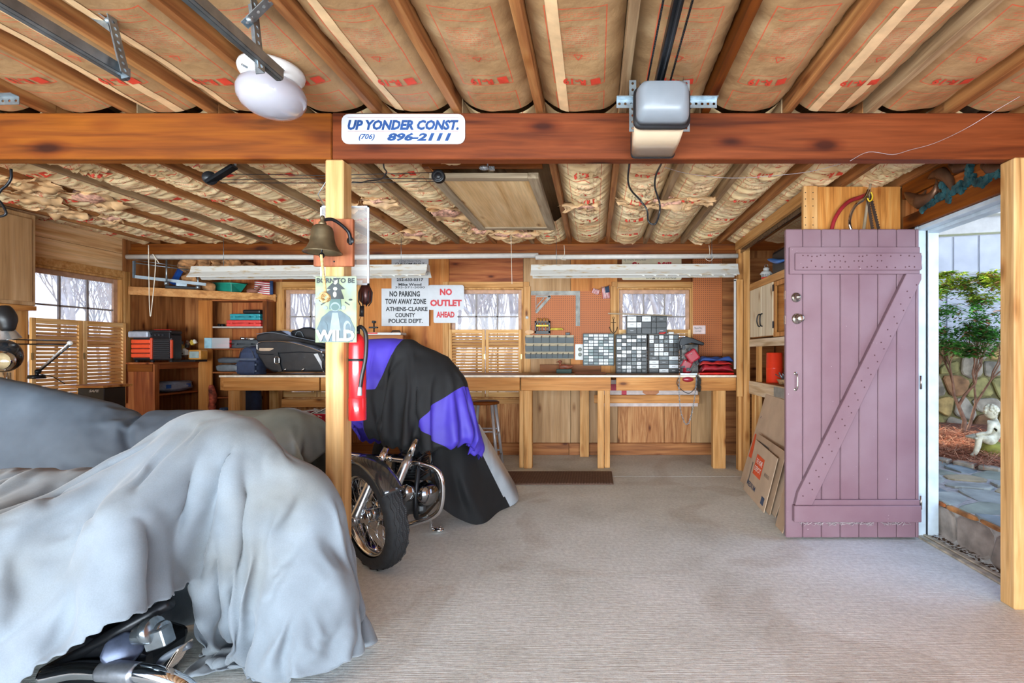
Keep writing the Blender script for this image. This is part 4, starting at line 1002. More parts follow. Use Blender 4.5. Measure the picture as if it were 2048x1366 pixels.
dk.tube(smooth_path([c0 + Vector(p) for p in ((-.07, 0, -.01), (-.04, 0, 0), (0, 0, .003), (.05, 0, 0), (.10, 0, .012))], 4), [.012, .02, .026, .028, .03, .031, .032, .032, .031, .03, .028, .026, .022, .018, .012, .008, .003], 12)
dk.tube([c0 + Vector((-.05, 0, .01)), c0 + Vector((-.058, 0, .045)), c0 + Vector((-.055, 0, .06))], [.018, .012, .018], 10); dk.sphere(c0 + Vector((-.058, 0, .062)), (.024, .017, .017), 12, 8)
dk.tube([c0 + Vector((-.078, 0, .06)), c0 + Vector((-.105, 0, .054))], [.008, .004], 8)
obj('duck', dk, flat('decoy_brown', '#8a4a32', .5, 0, .3, 30), t)
one('wood_block', 'reddish wood offcut lying on the bench by the duck decoy', 'block', MB().box((XW(1150, 5.6), 5.55, BZ + .001), (XW(1212, 5.6), 5.62, BZ + .022)), beamwood(0), bevel=.002)
one('wood_block', 'dark board standing against the wall behind the duck decoy', 'block', MB().box((XW(1080, 6.04), 6.03, BZ + .001), (XW(1202, 6.04), 6.055, BZ + .10)), darkwood(0), bevel=.002)
t = thing('power_outlet', 'white double power outlet between the drawer cabinets', 'outlet', P(1160, 705, 6.04))
obj('plate', MB().prism(rrect(.118, .19, .008), P(1160, 704, 6.04), (1, 0, 0), (0, 0, 1), (0, .01, 0)), whiteplastic(), t)
for zz_ in (699, 709): obj('socket', MB().lathe([(0, .003), (.022, .003), (.024, 0)], P(1160, zz_, 6.04), (0, -1, 0), 14), flat('socket', '#8c8f86', .5), t)
an = MB(); c0 = P(1227, 655, 6.03)
an.tube([P(1227, 638, 6.03), P(1227, 664, 6.03)], .005, 6); an.tube(smooth_path([P(1219, 654, 6.03), P(1222, 662, 6.03), P(1227, 666, 6.03), P(1232, 662, 6.03), P(1235, 654, 6.03)], 4), .005, 6); an.tube([P(1222, 645, 6.03), P(1232, 645, 6.03)], .004, 6)
an.tube([P(1227, 638, 6.03) + Vector((math.cos(q) * .012, 0, .012 + math.sin(q) * .012)) for q in [i * PI / 5 for i in range(10)]], .003, 5, closed=True)
one('anchor_ornament', 'small rusty iron anchor on the stud beside the right window', 'ornament', an, flat('rust_iron', '#5e4a36', .7, .5))
def flag(lab, px0, px1, py0, py1, Y, ang=0.0, canton=True, vert=True):
    t = thing('small_flag', lab, 'flag', P(px0, py0, Y)); w_, h_ = (px1 - px0) / F * Y, (py1 - py0) / F * Y; c = P((px0 + px1) / 2, (py0 + py1) / 2, Y)
    ca, sa = math.cos(ang), math.sin(ang)
    def pt(a, b): a_, b_ = (a - .5) * w_, (b - .5) * h_; return c + Vector((a_ * ca - b_ * sa, .006 * math.sin(a * 9 + b * 3), a_ * sa + b_ * ca))
    red, wh = MB(), MB()
    for i in range(13):
        m_ = red if i % 2 == 0 else wh
        if vert: m_.grid(lambda s, q: pt((i + s) / 13, q), 1, 4)
        else: m_.grid(lambda s, q: pt(q, (i + s) / 13), 1, 6)
    r_ = obj('red_stripes', red, flat('flag_red', '#b52b38', .8), t, solid=.001); obj('white_stripes', wh, flat('flag_white', '#e6dcd8', .8), t, solid=.001)
    if canton:
        cb = MB(); cb.grid(lambda s, q: pt((.45 + .57 * s) if vert else s * .42, .48 + .54 * q) + Vector((0, -.004, 0)), 3, 3); obj('canton', cb, flat('flag_navy', '#2b3a52', .8), t, solid=.001)
flag('small american flag hanging at the pegboard corner', 1204, 1219, 573, 597, 6.01, .12)
flag('folded little striped flag beside the american flag on the pegboard', 1184, 1199, 578, 588, 6.01, -.3, False)
one('flag_stick', 'dark little flag sticks pinned across the pegboard top', 'stick', MB().tube([P(1196, 579, 6.0), P(1220, 570, 6.0)], .004, 5), darkwood(0))
one('wooden_lath', 'grey wooden lath lying across the small drawer cabinet', 'stick', MB().bar(P(1216, 627, 5.75), P(1344, 631, 5.75), .03, .014), greyboard(0))
one('light_switch', 'round white switch knob beside the middle window', 'switch', MB().lathe([(0, .02), (.014, .018), (.02, 0)], P(1054, 635, 6.044), (0, -1, 0), 14), whiteplastic())

# ------------------------------------------------------------------ drawer cabinets and bins
CP = clearplastic('drawer_clear', (.22, .26, .28), .6); CPW = clearplastic('drawer_white', (.74, .77, .80), .95); CPD = clearplastic('drawer_dark', (.07, .075, .08), .9)
STUF = [flat('bits_steel', '#8f8f90', .4, .7, .4, 60), flat('bits_brown', '#7d5a3c', .7, 0, .4, 60), flat('bits_dark', '#3c3d40', .6, 0, .4, 60), flat('bits_brass', '#b59a5c', .4, .6, .4, 60)]
rc = random.Random(31)
def cabinet(lab, x0, x1, y0, y1, Y, depth, rows, frame_mat, frame_th=.004, mats=(CP, CPW, CPW, CPD, CPD), z_base=None, curve=False):
    """rows: list of column lists (relative widths)"""
    a, b = P(x0, y1, Y), P(x1, y0, Y)
    if z_base is not None: b.z += z_base - a.z; a.z = z_base
    t = thing('drawer_cabinet', lab, 'drawer cabinet', ((a.x + b.x) / 2, Y + depth / 2, a.z))
    fm = MB(); e = frame_th
    fm.box((a.x, Y, a.z), (a.x + e, Y + depth, b.z)).box((b.x - e, Y, a.z), (b.x, Y + depth, b.z)).box((a.x, Y, a.z), (b.x, Y + depth, a.z + e)).box((a.x, Y, b.z - e), (b.x, Y + depth, b.z)).box((a.x, Y + depth - .003, a.z), (b.x, Y + depth, b.z))
    n = len(rows); hh = (b.z - a.z - 2 * e) / n
    for i in range(1, n): fm.box((a.x, Y + .002, b.z - e - i * hh - .0015), (b.x, Y + depth, b.z - e - i * hh + .0015))
    obj('frame', fm, frame_mat, t)
    for i, cols in enumerate(rows):
        x = a.x + e; tot = sum(cols); W_ = b.x - a.x - 2 * e; z1 = b.z - e - i * hh - .0045; z0 = b.z - e - (i + 1) * hh + .0045
        for k, cw_ in enumerate(cols):
            w2 = W_ * cw_ / tot; xa, xb = x + .0035, x + w2 - .0035; x += w2
            pr = rc.uniform(0, .006)
            d = obj('drawer', MB().box((xa, Y - .004 - pr, z0), (xb, Y - .001 - pr, z1)).box((xa, Y - .001, z0), (xb, Y + .02, z0 + .002)), rc.choice(mats), t)
            obj('drawer_pull', MB().box((xa + w2 * .3, Y - .010 - pr, (z0 + z1) / 2 - .002), (xb - w2 * .3, Y - .004 - pr, (z0 + z1) / 2 + .002)), rc.choice(mats), d)
            if rc.random() < .8:
                obj('contents', MB().box((xa + .002, Y + .004, z0 + .002), (xb - .002, Y + .03, z0 + (z1 - z0) * rc.uniform(.3, .95))), rc.choice(STUF), d)
    return t
GREYF = flat('cabinet_grey', '#3b3d3b', .5, .2); BRF = flat('cabinet_brown', '#4a3d30', .5, .1); SEA = flat('cabinet_seagreen', '#2e3d40', .45)
cabinet('grey cabinet of sixty small drawers standing on the bench under the window', 1232, 1294, 670, 748, 5.78, .15, [[1] * 6] * 10, GREYF, .007, z_base=BZ + .001)
cabinet('brown cabinet of small and wide drawers right of the sixty-drawer cabinet', 1297, 1358, 670, 748, 5.78, .15, [[1] * 6] * 5 + [[1] * 3] * 4, BRF, .007, z_base=BZ + .001)
cabinet('sea-green curved cabinet of little drawers hung right of the power outlet', 1166, 1228, 667, 731, 5.95, .09, [[1] * 6] * 10, SEA, .006, (CP, CPW, CPW, clearplastic('drawer_green', (.22, .30, .30), .9)))
cabinet('dark grey mixed drawer cabinet on top of the two big cabinets', 1253, 1334, 632, 669.5, 5.80, .13, [[3, 1.6, 3, 1.6, 3.2]] * 3, flat('cabinet_dark', '#4c4f50', .5), .006, (CPD, CPD, CPW), z_base=BZ + .001 + 78 / F * 5.78 + .002)
# tilt-out clear bins
a, b = P(1050, 718, 5.98), P(1147.5, 670, 5.98)
t = thing('clear_bin_rack', 'rack of clear tilt-out bins in three rows on the wall below the square pegboard', 'bin rack', ((a.x + b.x) / 2, 6.0, a.z))
bk = MB().box((a.x, 6.035, a.z), (b.x, 6.042, b.z)); hh = [.36, .36, .28]; z = b.z; tot = b.z - a.z
for i, (h_, n) in enumerate(zip(hh, (6, 6, 9))):
    h_ *= tot; z1, z0 = z, z - h_; z = z0
    bk.box((a.x, 5.975, z0), (b.x, 6.04, z0 + .006))
    for k in range(n):
        xa = a.x + (b.x - a.x) * k / n + .002; xb = a.x + (b.x - a.x) * (k + 1) / n - .002
        mb = MB().add([(xa, 6.0, z0 + .007), (xb, 6.0, z0 + .007), (xb, 5.965, z1 - h_ * .3), (xa, 5.965, z1 - h_ * .3), (xa, 6.03, z1 - .004), (xb, 6.03, z1 - .004), (xa, 6.03, z0 + .007), (xb, 6.03, z0 + .007)],
                      [(0, 1, 2, 3), (0, 3, 4, 6), (1, 7, 5, 2), (0, 6, 7, 1)])
        d = obj('bin', mb, CP, t, solid=.002)
        obj('contents', MB().box((xa + .004, 6.003, z0 + .009), (xb - .004, 6.028, z0 + h_ * rc.uniform(.2, .5))), rc.choice(STUF), d)
obj('back_panel', bk, flat('bin_back', '#b9a98c', .6), t)
for (px, lab, c_) in ((1103, 'red and yellow', '#c23a2a'), ): pass
one('small_box', 'tiny dark box on top of the clear bin rack', 'box', MB().box((XW(1131, 6.0), 5.99, b.z + .001), (XW(1140, 6.0), 6.03, b.z + .03)), blackm(), bevel=.003)
z5 = BZ + .001 + 78 / F * 5.78 + .003
one('spray_nozzle', 'red plastic part in front of the dark mixed drawer cabinet', 'part', MB().tube([(XW(1318, 5.76), 5.765, z5 + .01), (XW(1328, 5.76), 5.765, z5 + .012), (XW(1332, 5.76), 5.765, z5 + .02)], [.006, .01, .006], 8), redp())
one('tape_dispenser', 'small white gadget on the cabinet beside the red part', 'part', MB().box((XW(1337, 5.79), 5.79, z5), (XW(1348, 5.79), 5.83, z5 + .028)), whiteplastic(), bevel=.006)

# ------------------------------------------------------------------ red bench machine with clamp and chain
t = thing('chain_hoist', 'dark red chain hoist clamped to the bench edge', 'hoist', P(1382, 752, 5.4))
RED = flat('deep_red', '#9c1f30', .35, 0, .15, 8, 0, coat=.3)
def rotY(a): return Matrix.Rotation(a, 3, 'Y')
gp = MB(); pth = [(1358, 686), (1362, 676), (1372, 673), (1388, 677), (1402, 683), (1409, 686), (1408, 691), (1398, 689), (1384, 686), (1370, 690), (1360, 700)]
o_ = P(1358, 686, 5.45); gp.prism([(P(x, y, 5.45).x - o_.x, P(x, y, 5.45).z - o_.z) for x, y in pth], o_, (1, 0, 0), (0, 0, 1), (0, .12, 0)); obj('black_guard', gp, blackmet(), t, bevel=.006, weld=True)
obj('red_housing', MB().obox(P(1384, 712, 5.42), (.13, .10, .13), rotY(-.6)), RED, t, bevel=.018, segs=2)
obj('red_housing', MB().obox(P(1372, 730, 5.42), (.11, .09, .10), rotY(.5)), RED, t, bevel=.015, segs=2)
obj('red_housing', MB().cyl(P(1373, 742, 5.38), P(1376, 742, 5.50), .04, n=20), RED, t)
hs = MB(); 
for i in range(16):
    obj('link_piece', MB().obox(P(rc.uniform(1362, 1397), rc.uniform(688, 744), 5.36 + rc.uniform(0, .05)), (rc.uniform(.01, .04), .015, rc.uniform(.01, .05)), rotY(rc.uniform(0, 3))), blackmet(), t)
hs = MB()
for i in range(12):
    a_ = P(rc.uniform(1362, 1397), rc.uniform(690, 742), 5.355); obj('bolt', MB().cyl(a_, a_ + Vector((0, .03, 0)), .006, n=8), chrome(), t)
obj('body_plate', MB().box((XW(1362, 5.46), 5.47, BZ), (XW(1398, 5.46), 5.56, ZW(688, 5.46))), flat('engine_dark', '#4a4744', .4, .5, .4, 30), t, bevel=.01)
obj('clamp_bar', MB().obox(P(1378, 748, 5.28), (.22, .03, .022)), steel(), t, bevel=.003)
for px in (1359, 1396): obj('clamp_bolt', MB().lathe([(0, .012), (.009, .01), (.010, 0)], P(px, 748, 5.265), (0, -1, 0), 10), flat('copper', '#b5713c', .4, .8), t)
obj('red_knob', MB().sphere(P(1376, 759, 5.29), (.06, .02, .028)), RED, t)
ch = MB(); path = smooth_path([P(1359, 752, 5.25), P(1358, 780, 5.25), P(1361, 820, 5.25), P(1368, 843, 5.25), P(1373, 849, 5.25), P(1379, 842, 5.25), P(1386, 815, 5.25), P(1391, 780, 5.25), P(1393, 752, 5.25)], 30)
d = 0; last = path[0]; k = 0
for i in range(1, len(path)):
    if (path[i] - last).length > .017:
        c = (path[i] + last) / 2; dr_ = (path[i] - last).normalized(); sd_ = Vector((0, 1, 0)) if k % 2 else dr_.cross(Vector((0, 1, 0))).normalized()
        ch.tube([c + dr_ * (.0125 * math.cos(q)) + sd_ * (.007 * math.sin(q)) for q in [j * PI / 4 for j in range(8)]], .0024, 5, closed=True); last = path[i]; k += 1
o = one('hanging_chain', 'steel chain loop hanging from the red hoist below the bench edge', 'chain', ch, steel())
cord('drive_belt', 'black belt loop hanging beside the steel chain', 'belt', [P(1357, 756, 5.27), P(1354, 768, 5.27), P(1366, 782, 5.27), P(1380, 786, 5.27), P(1392, 772, 5.27), P(1396, 754, 5.27)], .004, blackm())
dkc = MB()
for i in range(90):
    c = P(rc.uniform(1393, 1401), rc.uniform(752, 782), 5.27); q = rc.uniform(0, 3); dkc.tube([c + Vector((math.cos(q + j) * .008, rc.uniform(-.004, .004), math.sin(q + j) * .011)) for j in range(0, 6)], .002, 4, closed=True)
one('chain_bundle', 'bundle of dark oily chain hanging right of the steel chain', 'chain', dkc, flat('oily', '#3f3a33', .5, .7, .3))
# folded blue and red cloths / tray
def slab(lab, x0, x1, y0, y1, Y, depth, m, name='folded_cloth', cat='cloth', amp=.012, seed=0):
    a, b = P(x0, y1, Y), P(x1, y0, Y); mb = MB()
    def fn(s, q):
        n_ = noise.noise(Vector((s * 4 + seed, q * 3, 1))); e = min(1, min(s, 1 - s) * 9) ** .5
        th = (b.z - a.z) * e * (.75 + .25 * n_) + amp * n_
        return Vector((a.x + (b.x - a.x) * s, Y + depth * (.5 - .5 * math.cos(q * PI)), a.z + max(.001, th * math.sin(PI * min(1, q * 1.3 + .02)) ** .4)))
    mb.grid(fn, 26, 12); return one(name, lab, cat, mb, m, solid=.003)
one('red_tray', 'bright red plastic tray at the right end of the bench', 'tray', MB().box((XW(1398, 5.38), 5.40, BZ + .001), (XW(1470, 5.38), 5.72, BZ + .024)), flat('tray_red', '#e8281c', .4), bevel=.006)
slab('crumpled dark red bag on the red tray', 1404, 1468, 727, 744, 5.45, .25, flat('bag_red', '#a8202c', .5, 0, .2, 12, .3), 'nylon_bag', 'bag', .012, 3)
slab('bright red strapped bag lying on the dark red bag', 1400, 1466, 720, 731, 5.5, .2, flat('bag_red2', '#c42a26', .45, 0, .2, 20, .3), 'nylon_bag', 'bag', .01, 8)
slab('folded blue cloth on top of the red bags', 1400, 1467, 712, 724, 5.55, .2, flat('cloth_blue', '#2f4f94', .7, 0, .15, 9, .3), 'folded_cloth', 'cloth', .012, 15)
# mat, stool
t = thing('floor_mat', 'long brown ribbed floor mat in front of the bench', 'mat', (-.3, 4.92, 0))
obj('mat_body', MB().box((-.93, 4.66, .001), (.175, 5.16, .014)), flat('mat_brown', '#6a5144', .8, 0, .2, 60, .5), t, bevel=.005)
mr = MB()
for i in range(40): mr.box((-.91 + i * .027, 4.68, .014), (-.897 + i * .027, 5.14, .017))
obj('ribs', mr, flat('mat_rib', '#75594a', .8), t)['kind'] = 'stuff'
t = thing('bar_stool', 'round wooden stool with silver legs beside the covered motorcycle', 'stool', (-1.23, 5.5, 0))
sc_ = Vector((XW(970, 5.45), 5.45, ZW(805, 5.45))); obj('seat', MB().lathe([(0, .016), (.14, .016), (.155, .008), (.155, -.012), (.14, -.018), (0, -.018)], sc_, (0, 0, 1), 32), beamwood(0), t)
SIL = flat('silver_paint', '#b9b9be', .35, .4, .06)
feet = []
for sx_, sy_ in ((-1, -1), (1, -1), (1, 1), (-1, 1)):
    a = sc_ + Vector((sx_ * .095, sy_ * .09, -.018)); b = Vector((sc_.x + sx_ * .165, sc_.y + sy_ * .15, 0)); feet.append((a, b)); obj('leg', MB().cyl(a, b, .018, .016, 12), SIL, t)
for k in range(4):
    for f in ((.42, .78) if k % 2 == 0 else (.48, .84)):
        obj('rung', MB().cyl(feet[k][0].lerp(feet[k][1], f), feet[(k + 1) % 4][0].lerp(feet[(k + 1) % 4][1], f), .010, n=10), SIL, t)
# ------------------------------------------------------------------ left back corner: diagonal shelf, bookcases and what stands on them
A_ = Vector((-5.0, 5.30, 1.90)); B2_ = Vector((-3.88, 6.02, 1.90)); dirv = (B2_ - A_).normalized(); nn_ = Vector((dirv.y, -dirv.x, 0))
t = thing('corner_shelf', 'diagonal pine shelf across the back left corner under the ceiling', 'shelf', (-4.6, 5.7, 1.88))
obj('front_board', MB().prism([(0, -.03), ((B2_ - A_).length, -.03), ((B2_ - A_).length, .06), (0, .06)], A_, dirv, (0, 0, 1), -nn_ * .035), pine(0), t, bevel=.003)
obj('shelf_panel', MB().add([A_ + Vector((0, .04, .03)), B2_ + Vector((0, .02, .03)), Vector((-5.0, 6.03, 1.93)), A_ + Vector((0, .04, .045)), B2_ + Vector((0, .02, .045)), Vector((-5.0, 6.03, 1.945))], [(0, 2, 1), (3, 4, 5), (0, 1, 4, 3), (1, 2, 5, 4), (2, 0, 3, 5)]), plypale(0), t)
def onshelf(f, d, z=0): return A_ + dirv * ((B2_ - A_).length * f) - nn_ * d + Vector((0, 0, .047 + z))
# mitre saw frame
t = thing('mitre_saw', 'silver mitre saw frame with blade lying at the left of the corner shelf', 'saw', onshelf(.3, .1))
fm = MB(); s0, s1 = P(268, 545, 5.25), P(402, 557, 5.55)
p = [P(268, 522, 5.22), P(268, 556, 5.22)]
fm.bar(p[0], p[1], .014, .022, (0, 1, 0)); obj('bow_end', fm, flat('blue_steel', '#7d93a5', .35, .6), t)
obj('blade', MB().bar(P(268, 553, 5.22), P(412, 569, 5.5), .003, .032), flat('saw_blade', '#7d858a', .5, .5), t)
obj('back_rod', MB().cyl(P(270, 526, 5.22), P(386, 541, 5.5), .006, n=8), steel(), t)
obj('tension_wire', MB().cyl(P(268, 520, 5.22), P(370, 534, 5.45), .003, n=6), steel(), t)
for px, py0, py1, Y in ((333, 520, 566, 5.3), (396, 548, 574, 5.5)):
    obj('guide_post', MB().cyl(P(px, py0, Y), P(px, py1, Y), .008, n=10).cyl(P(px, py1 - 3, Y), P(px, py1 + 4, Y), .02, n=12), steel(), t)
obj('saw_base', MB().bar(P(330, 574, 5.42), P(395, 577, 5.6), .09, .03), blackmet(), t, bevel=.004)
obj('fence', MB().bar(P(352, 568, 5.46), P(374, 570, 5.52), .02, .06), steel(), t, bevel=.002)
FL2 = flat('tan_fluff', '#c08a5a', .9, 0, .4, 18, .6)
fb = MB()
for i, (px, py, r, Y) in enumerate(((385, 528, .13, 5.75), (412, 535, .15, 5.8), (445, 530, .14, 5.85), (470, 535, .11, 5.9), (380, 556, .08, 5.65), (418, 574, .06, 5.72), (372, 520, .09, 5.65), (492, 534, .09, 5.92))):
    s_ = MB(); s_.sphere(P(px, py, Y), (r * 1.1, r * .8, r * .7), 18, 12)
    for v in s_.v: v += Vector([noise.noise(v * 11 + Vector((q * 9, i, 0))) for q in range(3)]) * r * .75
    fb.add(s_.v, s_.f, True)
o = one('loose_insulation', 'crumpled brown paper insulation stuffed onto the corner shelf', 'insulation', fb, FL2); o['kind'] = 'stuff'
one('blue_bracket', 'bright blue steel strut leaning behind the saw on the corner shelf', 'bracket', MB().bar(P(345, 568, 5.7), P(368, 528, 5.8), .05, .05), flat('blue_paint', '#1e4fa0', .4), bevel=.004)
t = thing('green_tote', 'teal green plastic tote on the corner shelf', 'box', onshelf(.72, .1))
g0 = P(458, 586, 5.85); gm = MB().add([P(425, 566, 5.85), P(462, 566, 5.78), P(495, 568, 5.95), P(455, 566, 6.02), P(433, 582, 5.85), P(463, 586, 5.8), P(482, 585, 5.93), P(450, 583, 5.98)], [(0, 4, 5, 1), (1, 5, 6, 2), (2, 6, 7, 3), (3, 7, 4, 0), (4, 7, 6, 5), (0, 1, 2, 3)])
obj('tote_body', gm, flat('teal_plastic', '#1f8a74', .45), t, bevel=.004)
obj('tote_rim', MB().tube([P(425, 566, 5.85), P(462, 566, 5.78), P(495, 568, 5.95), P(455, 566, 6.02)], .007, 6, closed=True), flat('teal_plastic2', '#2ba288', .4), t)
flag('american flag with wavy stripes at the right end of the corner shelf', 508, 541, 563, 589, 5.95, -.1, False, False)
one('rolled_flag', 'navy rolled flag edge standing beside the striped flag on the shelf', 'flag', MB().cyl(P(543, 562, 5.93), P(543, 589, 5.93), .018, n=10), flat('navy_cloth', '#26406a', .8))
one('glove', 'brown leather glove lying on the corner shelf beside the flag', 'glove', MB().sphere(P(505, 582, 5.93), (.07, .04, .03), 14, 8).tube([P(512, 580, 5.9), P(520, 572, 5.9)], [.018, .012], 8).tube([P(500, 583, 5.9), P(492, 587, 5.9)], [.018, .012], 8), flat('leather', '#8a5a48', .7))

# low bookcase along the left wall (open towards the room)
X0, X1b = XL + .003, -4.72; CZ = 1.145
t = thing('low_cabinet', 'low reddish wooden bookcase along the left wall in the corner', 'cabinet', (-4.87, 5.6, 0))
obj('end_panel', MB().box((X0, 5.285, 0), (X1b, 5.305, CZ - .02)), redwood(2), t, bevel=.002)
obj('end_rail', MB().box((X0, 5.275, CZ - .10), (X1b, 5.285, CZ - .02)), beamwood(0), t, bevel=.002)
obj('end_panel', MB().box((X0, 5.99, 0), (X1b, 6.01, CZ - .02)), redwood(2), t)
obj('back_panel', MB().box((X0, 5.305, 0), (X0 + .01, 5.99, CZ - .02)), darkwood(2), t)
obj('top_board', MB().box((X0, 5.25, CZ - .02), (X1b + .03, 6.03, CZ)), redwood(1), t, bevel=.003)
obj('face_stile', MB().box((X1b, 5.285, 0), (X1b + .018, 5.345, CZ - .02)), redwood(2), t, bevel=.002); obj('face_stile', MB().box((X1b, 5.955, 0), (X1b + .018, 6.01, CZ - .02)), redwood(2), t, bevel=.002)
for z in (.42, .80): obj('shelf_board', MB().box((X0 + .01, 5.305, z - .018), (X1b + .004, 5.99, z)), redwood(1), t, bevel=.002)
obj('face_rail', MB().box((X1b, 5.345, CZ - .075), (X1b + .018, 5.955, CZ - .02)), redwood(1), t, bevel=.002)
def blob(lab, name, cat, c, r, m, seed=0, amp=.2, sup=.6):
    mb = MB(); mb.sphere((0, 0, 0), 1, 26, 18); c = Vector(c)
    for v in mb.v:
        w2 = Vector([math.copysign(abs(q) ** sup, q) for q in v]); w2 += Vector([noise.noise(v * 2.2 + Vector((seed + q * 9, 0, 0))) for q in range(3)]) * amp
        v[:] = (c.x + w2.x * r[0], c.y + w2.y * r[1], c.z + w2.z * r[2])
    zmin = c.z - r[2]
    for v in mb.v: v.z = max(v.z, zmin)
    return one(name, lab, cat, mb, m)
blob('grey and blue plastic-wrapped bundle on the middle shelf of the low bookcase', 'wrapped_bundle', 'bundle', (-4.87, 5.66, .865), (.12, .26, .06), flat('wrap_grey', '#8d9bb0', .35, 0, .25, 12, .3), 4)
for dy in (-.15, .12): one('blue_label', 'bright blue label on the wrapped bundle, %s end' % ('near' if dy < 0 else 'far'), 'label', MB().box((-4.747, 5.66 + dy - .03, .85), (-4.742, 5.66 + dy + .03, .89)), flat('label_blue', '#1c5cb0', .5))
blob('dark bag on the lowest shelf of the low bookcase', 'dark_bag', 'bag', (-4.87, 5.62, .50), (.12, .22, .075), flat('dark_blue_bag', '#242c3c', .5, 0, .2), 9)
# orange and black machine on it
t = thing('jobsite_charger', 'orange and black boxy power station on the low bookcase', 'machine', (-4.82, 5.5, CZ))
a, b = XW(259, 5.3), XW(303, 5.3); Yf, Yb_ = 5.30, 5.46
x0, x1, x2 = XW(262, 5.3), XW(302, 5.3), XW(342, 5.3)
OR = flat('orange_plastic', '#e8512a', .4, 0, .06); 
zb = CZ + .001
obj('core', MB().box((x0 + .005, Yf + .01, zb + .02), (x2 - .01, Yb_, zb + .30)), blackm(), t, bevel=.012)
for k in range(4): obj('orange_rib', MB().box((x0, Yf - .004, zb + .05 + k * .05), (x1 - .01, Yf + .012, zb + .092 + k * .05)), OR, t, bevel=.006)
obj('orange_edge', MB().box((x1 - .01, Yf - .008, zb + .03), (x1 + .012, Yf + .03, zb + .26)), OR, t, bevel=.006)
obj('orange_edge', MB().box((x2 - .012, Yf - .002, zb + .04), (x2 + .002, Yf + .03, zb + .24)), OR, t, bevel=.006)
for k in range(9): obj('vent_slat', MB().box((x1 + .02, Yf - .004, zb + .04 + k * .022), (x2 - .02, Yf + .012, zb + .053 + k * .022)), flat('charcoal', '#2b2d31', .45), t, bevel=.002)
obj('control_panel', MB().box((x1 + .016, Yf - .012, zb + .255), (x2 - .006, Yf + .02, zb + .325)), blackmet(), t, bevel=.006)
for k in range(3): obj('dial', MB().cyl((x1 + .06 + k * .04, Yf - .02, zb + .29), (x1 + .06 + k * .04, Yf - .01, zb + .29), .010, n=12), flat('charcoal', '#2b2d31', .45), t)
obj('silver_handle', MB().box((x0 - .012, Yf - .03, zb + .265), (x1 - .015, Yf + .02, zb + .33)), flat('silver_plastic', '#b3bccb', .35, .3), t, bevel=.01)
obj('top_cover', MB().box((x0, Yf, zb + .30), (x2 - .006, Yb_, zb + .345)), blackm(), t, bevel=.012); obj('red_lid_edge', MB().box((x1, Yf + .03, zb + .345), (x2 - .04, Yb_ - .06, zb + .352)), redp(), t, bevel=.003)
for xx in (x0 + .03, x1 - .02, x2 - .03): obj('foot', MB().cyl((xx, Yf + .04, zb), (xx, Yf + .04, zb + .022), .02, n=10), blackm(), t)
# small toy TV and things
t = thing('toy_television', 'tiny orange-framed toy television on the low bookcase', 'ornament', P(391, 714, 5.62))
zc = CZ + .025; xa, xb = XW(379, 5.55), XW(404, 5.55)
obj('stand', MB().box((XW(352, 5.6), 5.50, CZ + .001), (XW(404, 5.6), 5.68, zc)), blackm(), t, bevel=.003)
obj('case', MB().box((xa, 5.53, zc), (xb, 5.64, zc + .11)), flat('tv_orange', '#c98a3c', .4), t, bevel=.012, segs=2)
obj('screen', MB().box((xa + .016, 5.522, zc + .018), (xb - .016, 5.531, zc + .092)), flat('tv_screen', '#9fb0ae', .2), t, bevel=.006)
t = thing('camera_figurines', 'cluster of small brown and yellow figurines beside the toy television', 'ornament', P(367, 708, 5.6))
fg = random.Random(3)
FGM = [flat('fig_brown', '#5e4030', .6), flat('fig_yellow', '#c2a03c', .5), flat('fig_white', '#d6cfc0', .5), flat('fig_black', '#26221f', .5)]
for i, (px, py, s) in enumerate(((358, 702, .03), (364, 696, .026), (370, 705, .03), (362, 686, .022), (376, 686, .02), (385, 686, .022), (390, 684, .018), (374, 692, .02), (368, 711, .022))):
    obj('figurine', MB().obox(P(px, py, 5.6), (s * 1.6, s * 1.5, s * 2.0), Matrix.Rotation(fg.uniform(-.5, .5), 3, 'Y')).sphere(P(px, py, 5.6) + Vector((0, -.01, s)), s * .7, 10, 8), FGM[i % 4], t, bevel=.004)

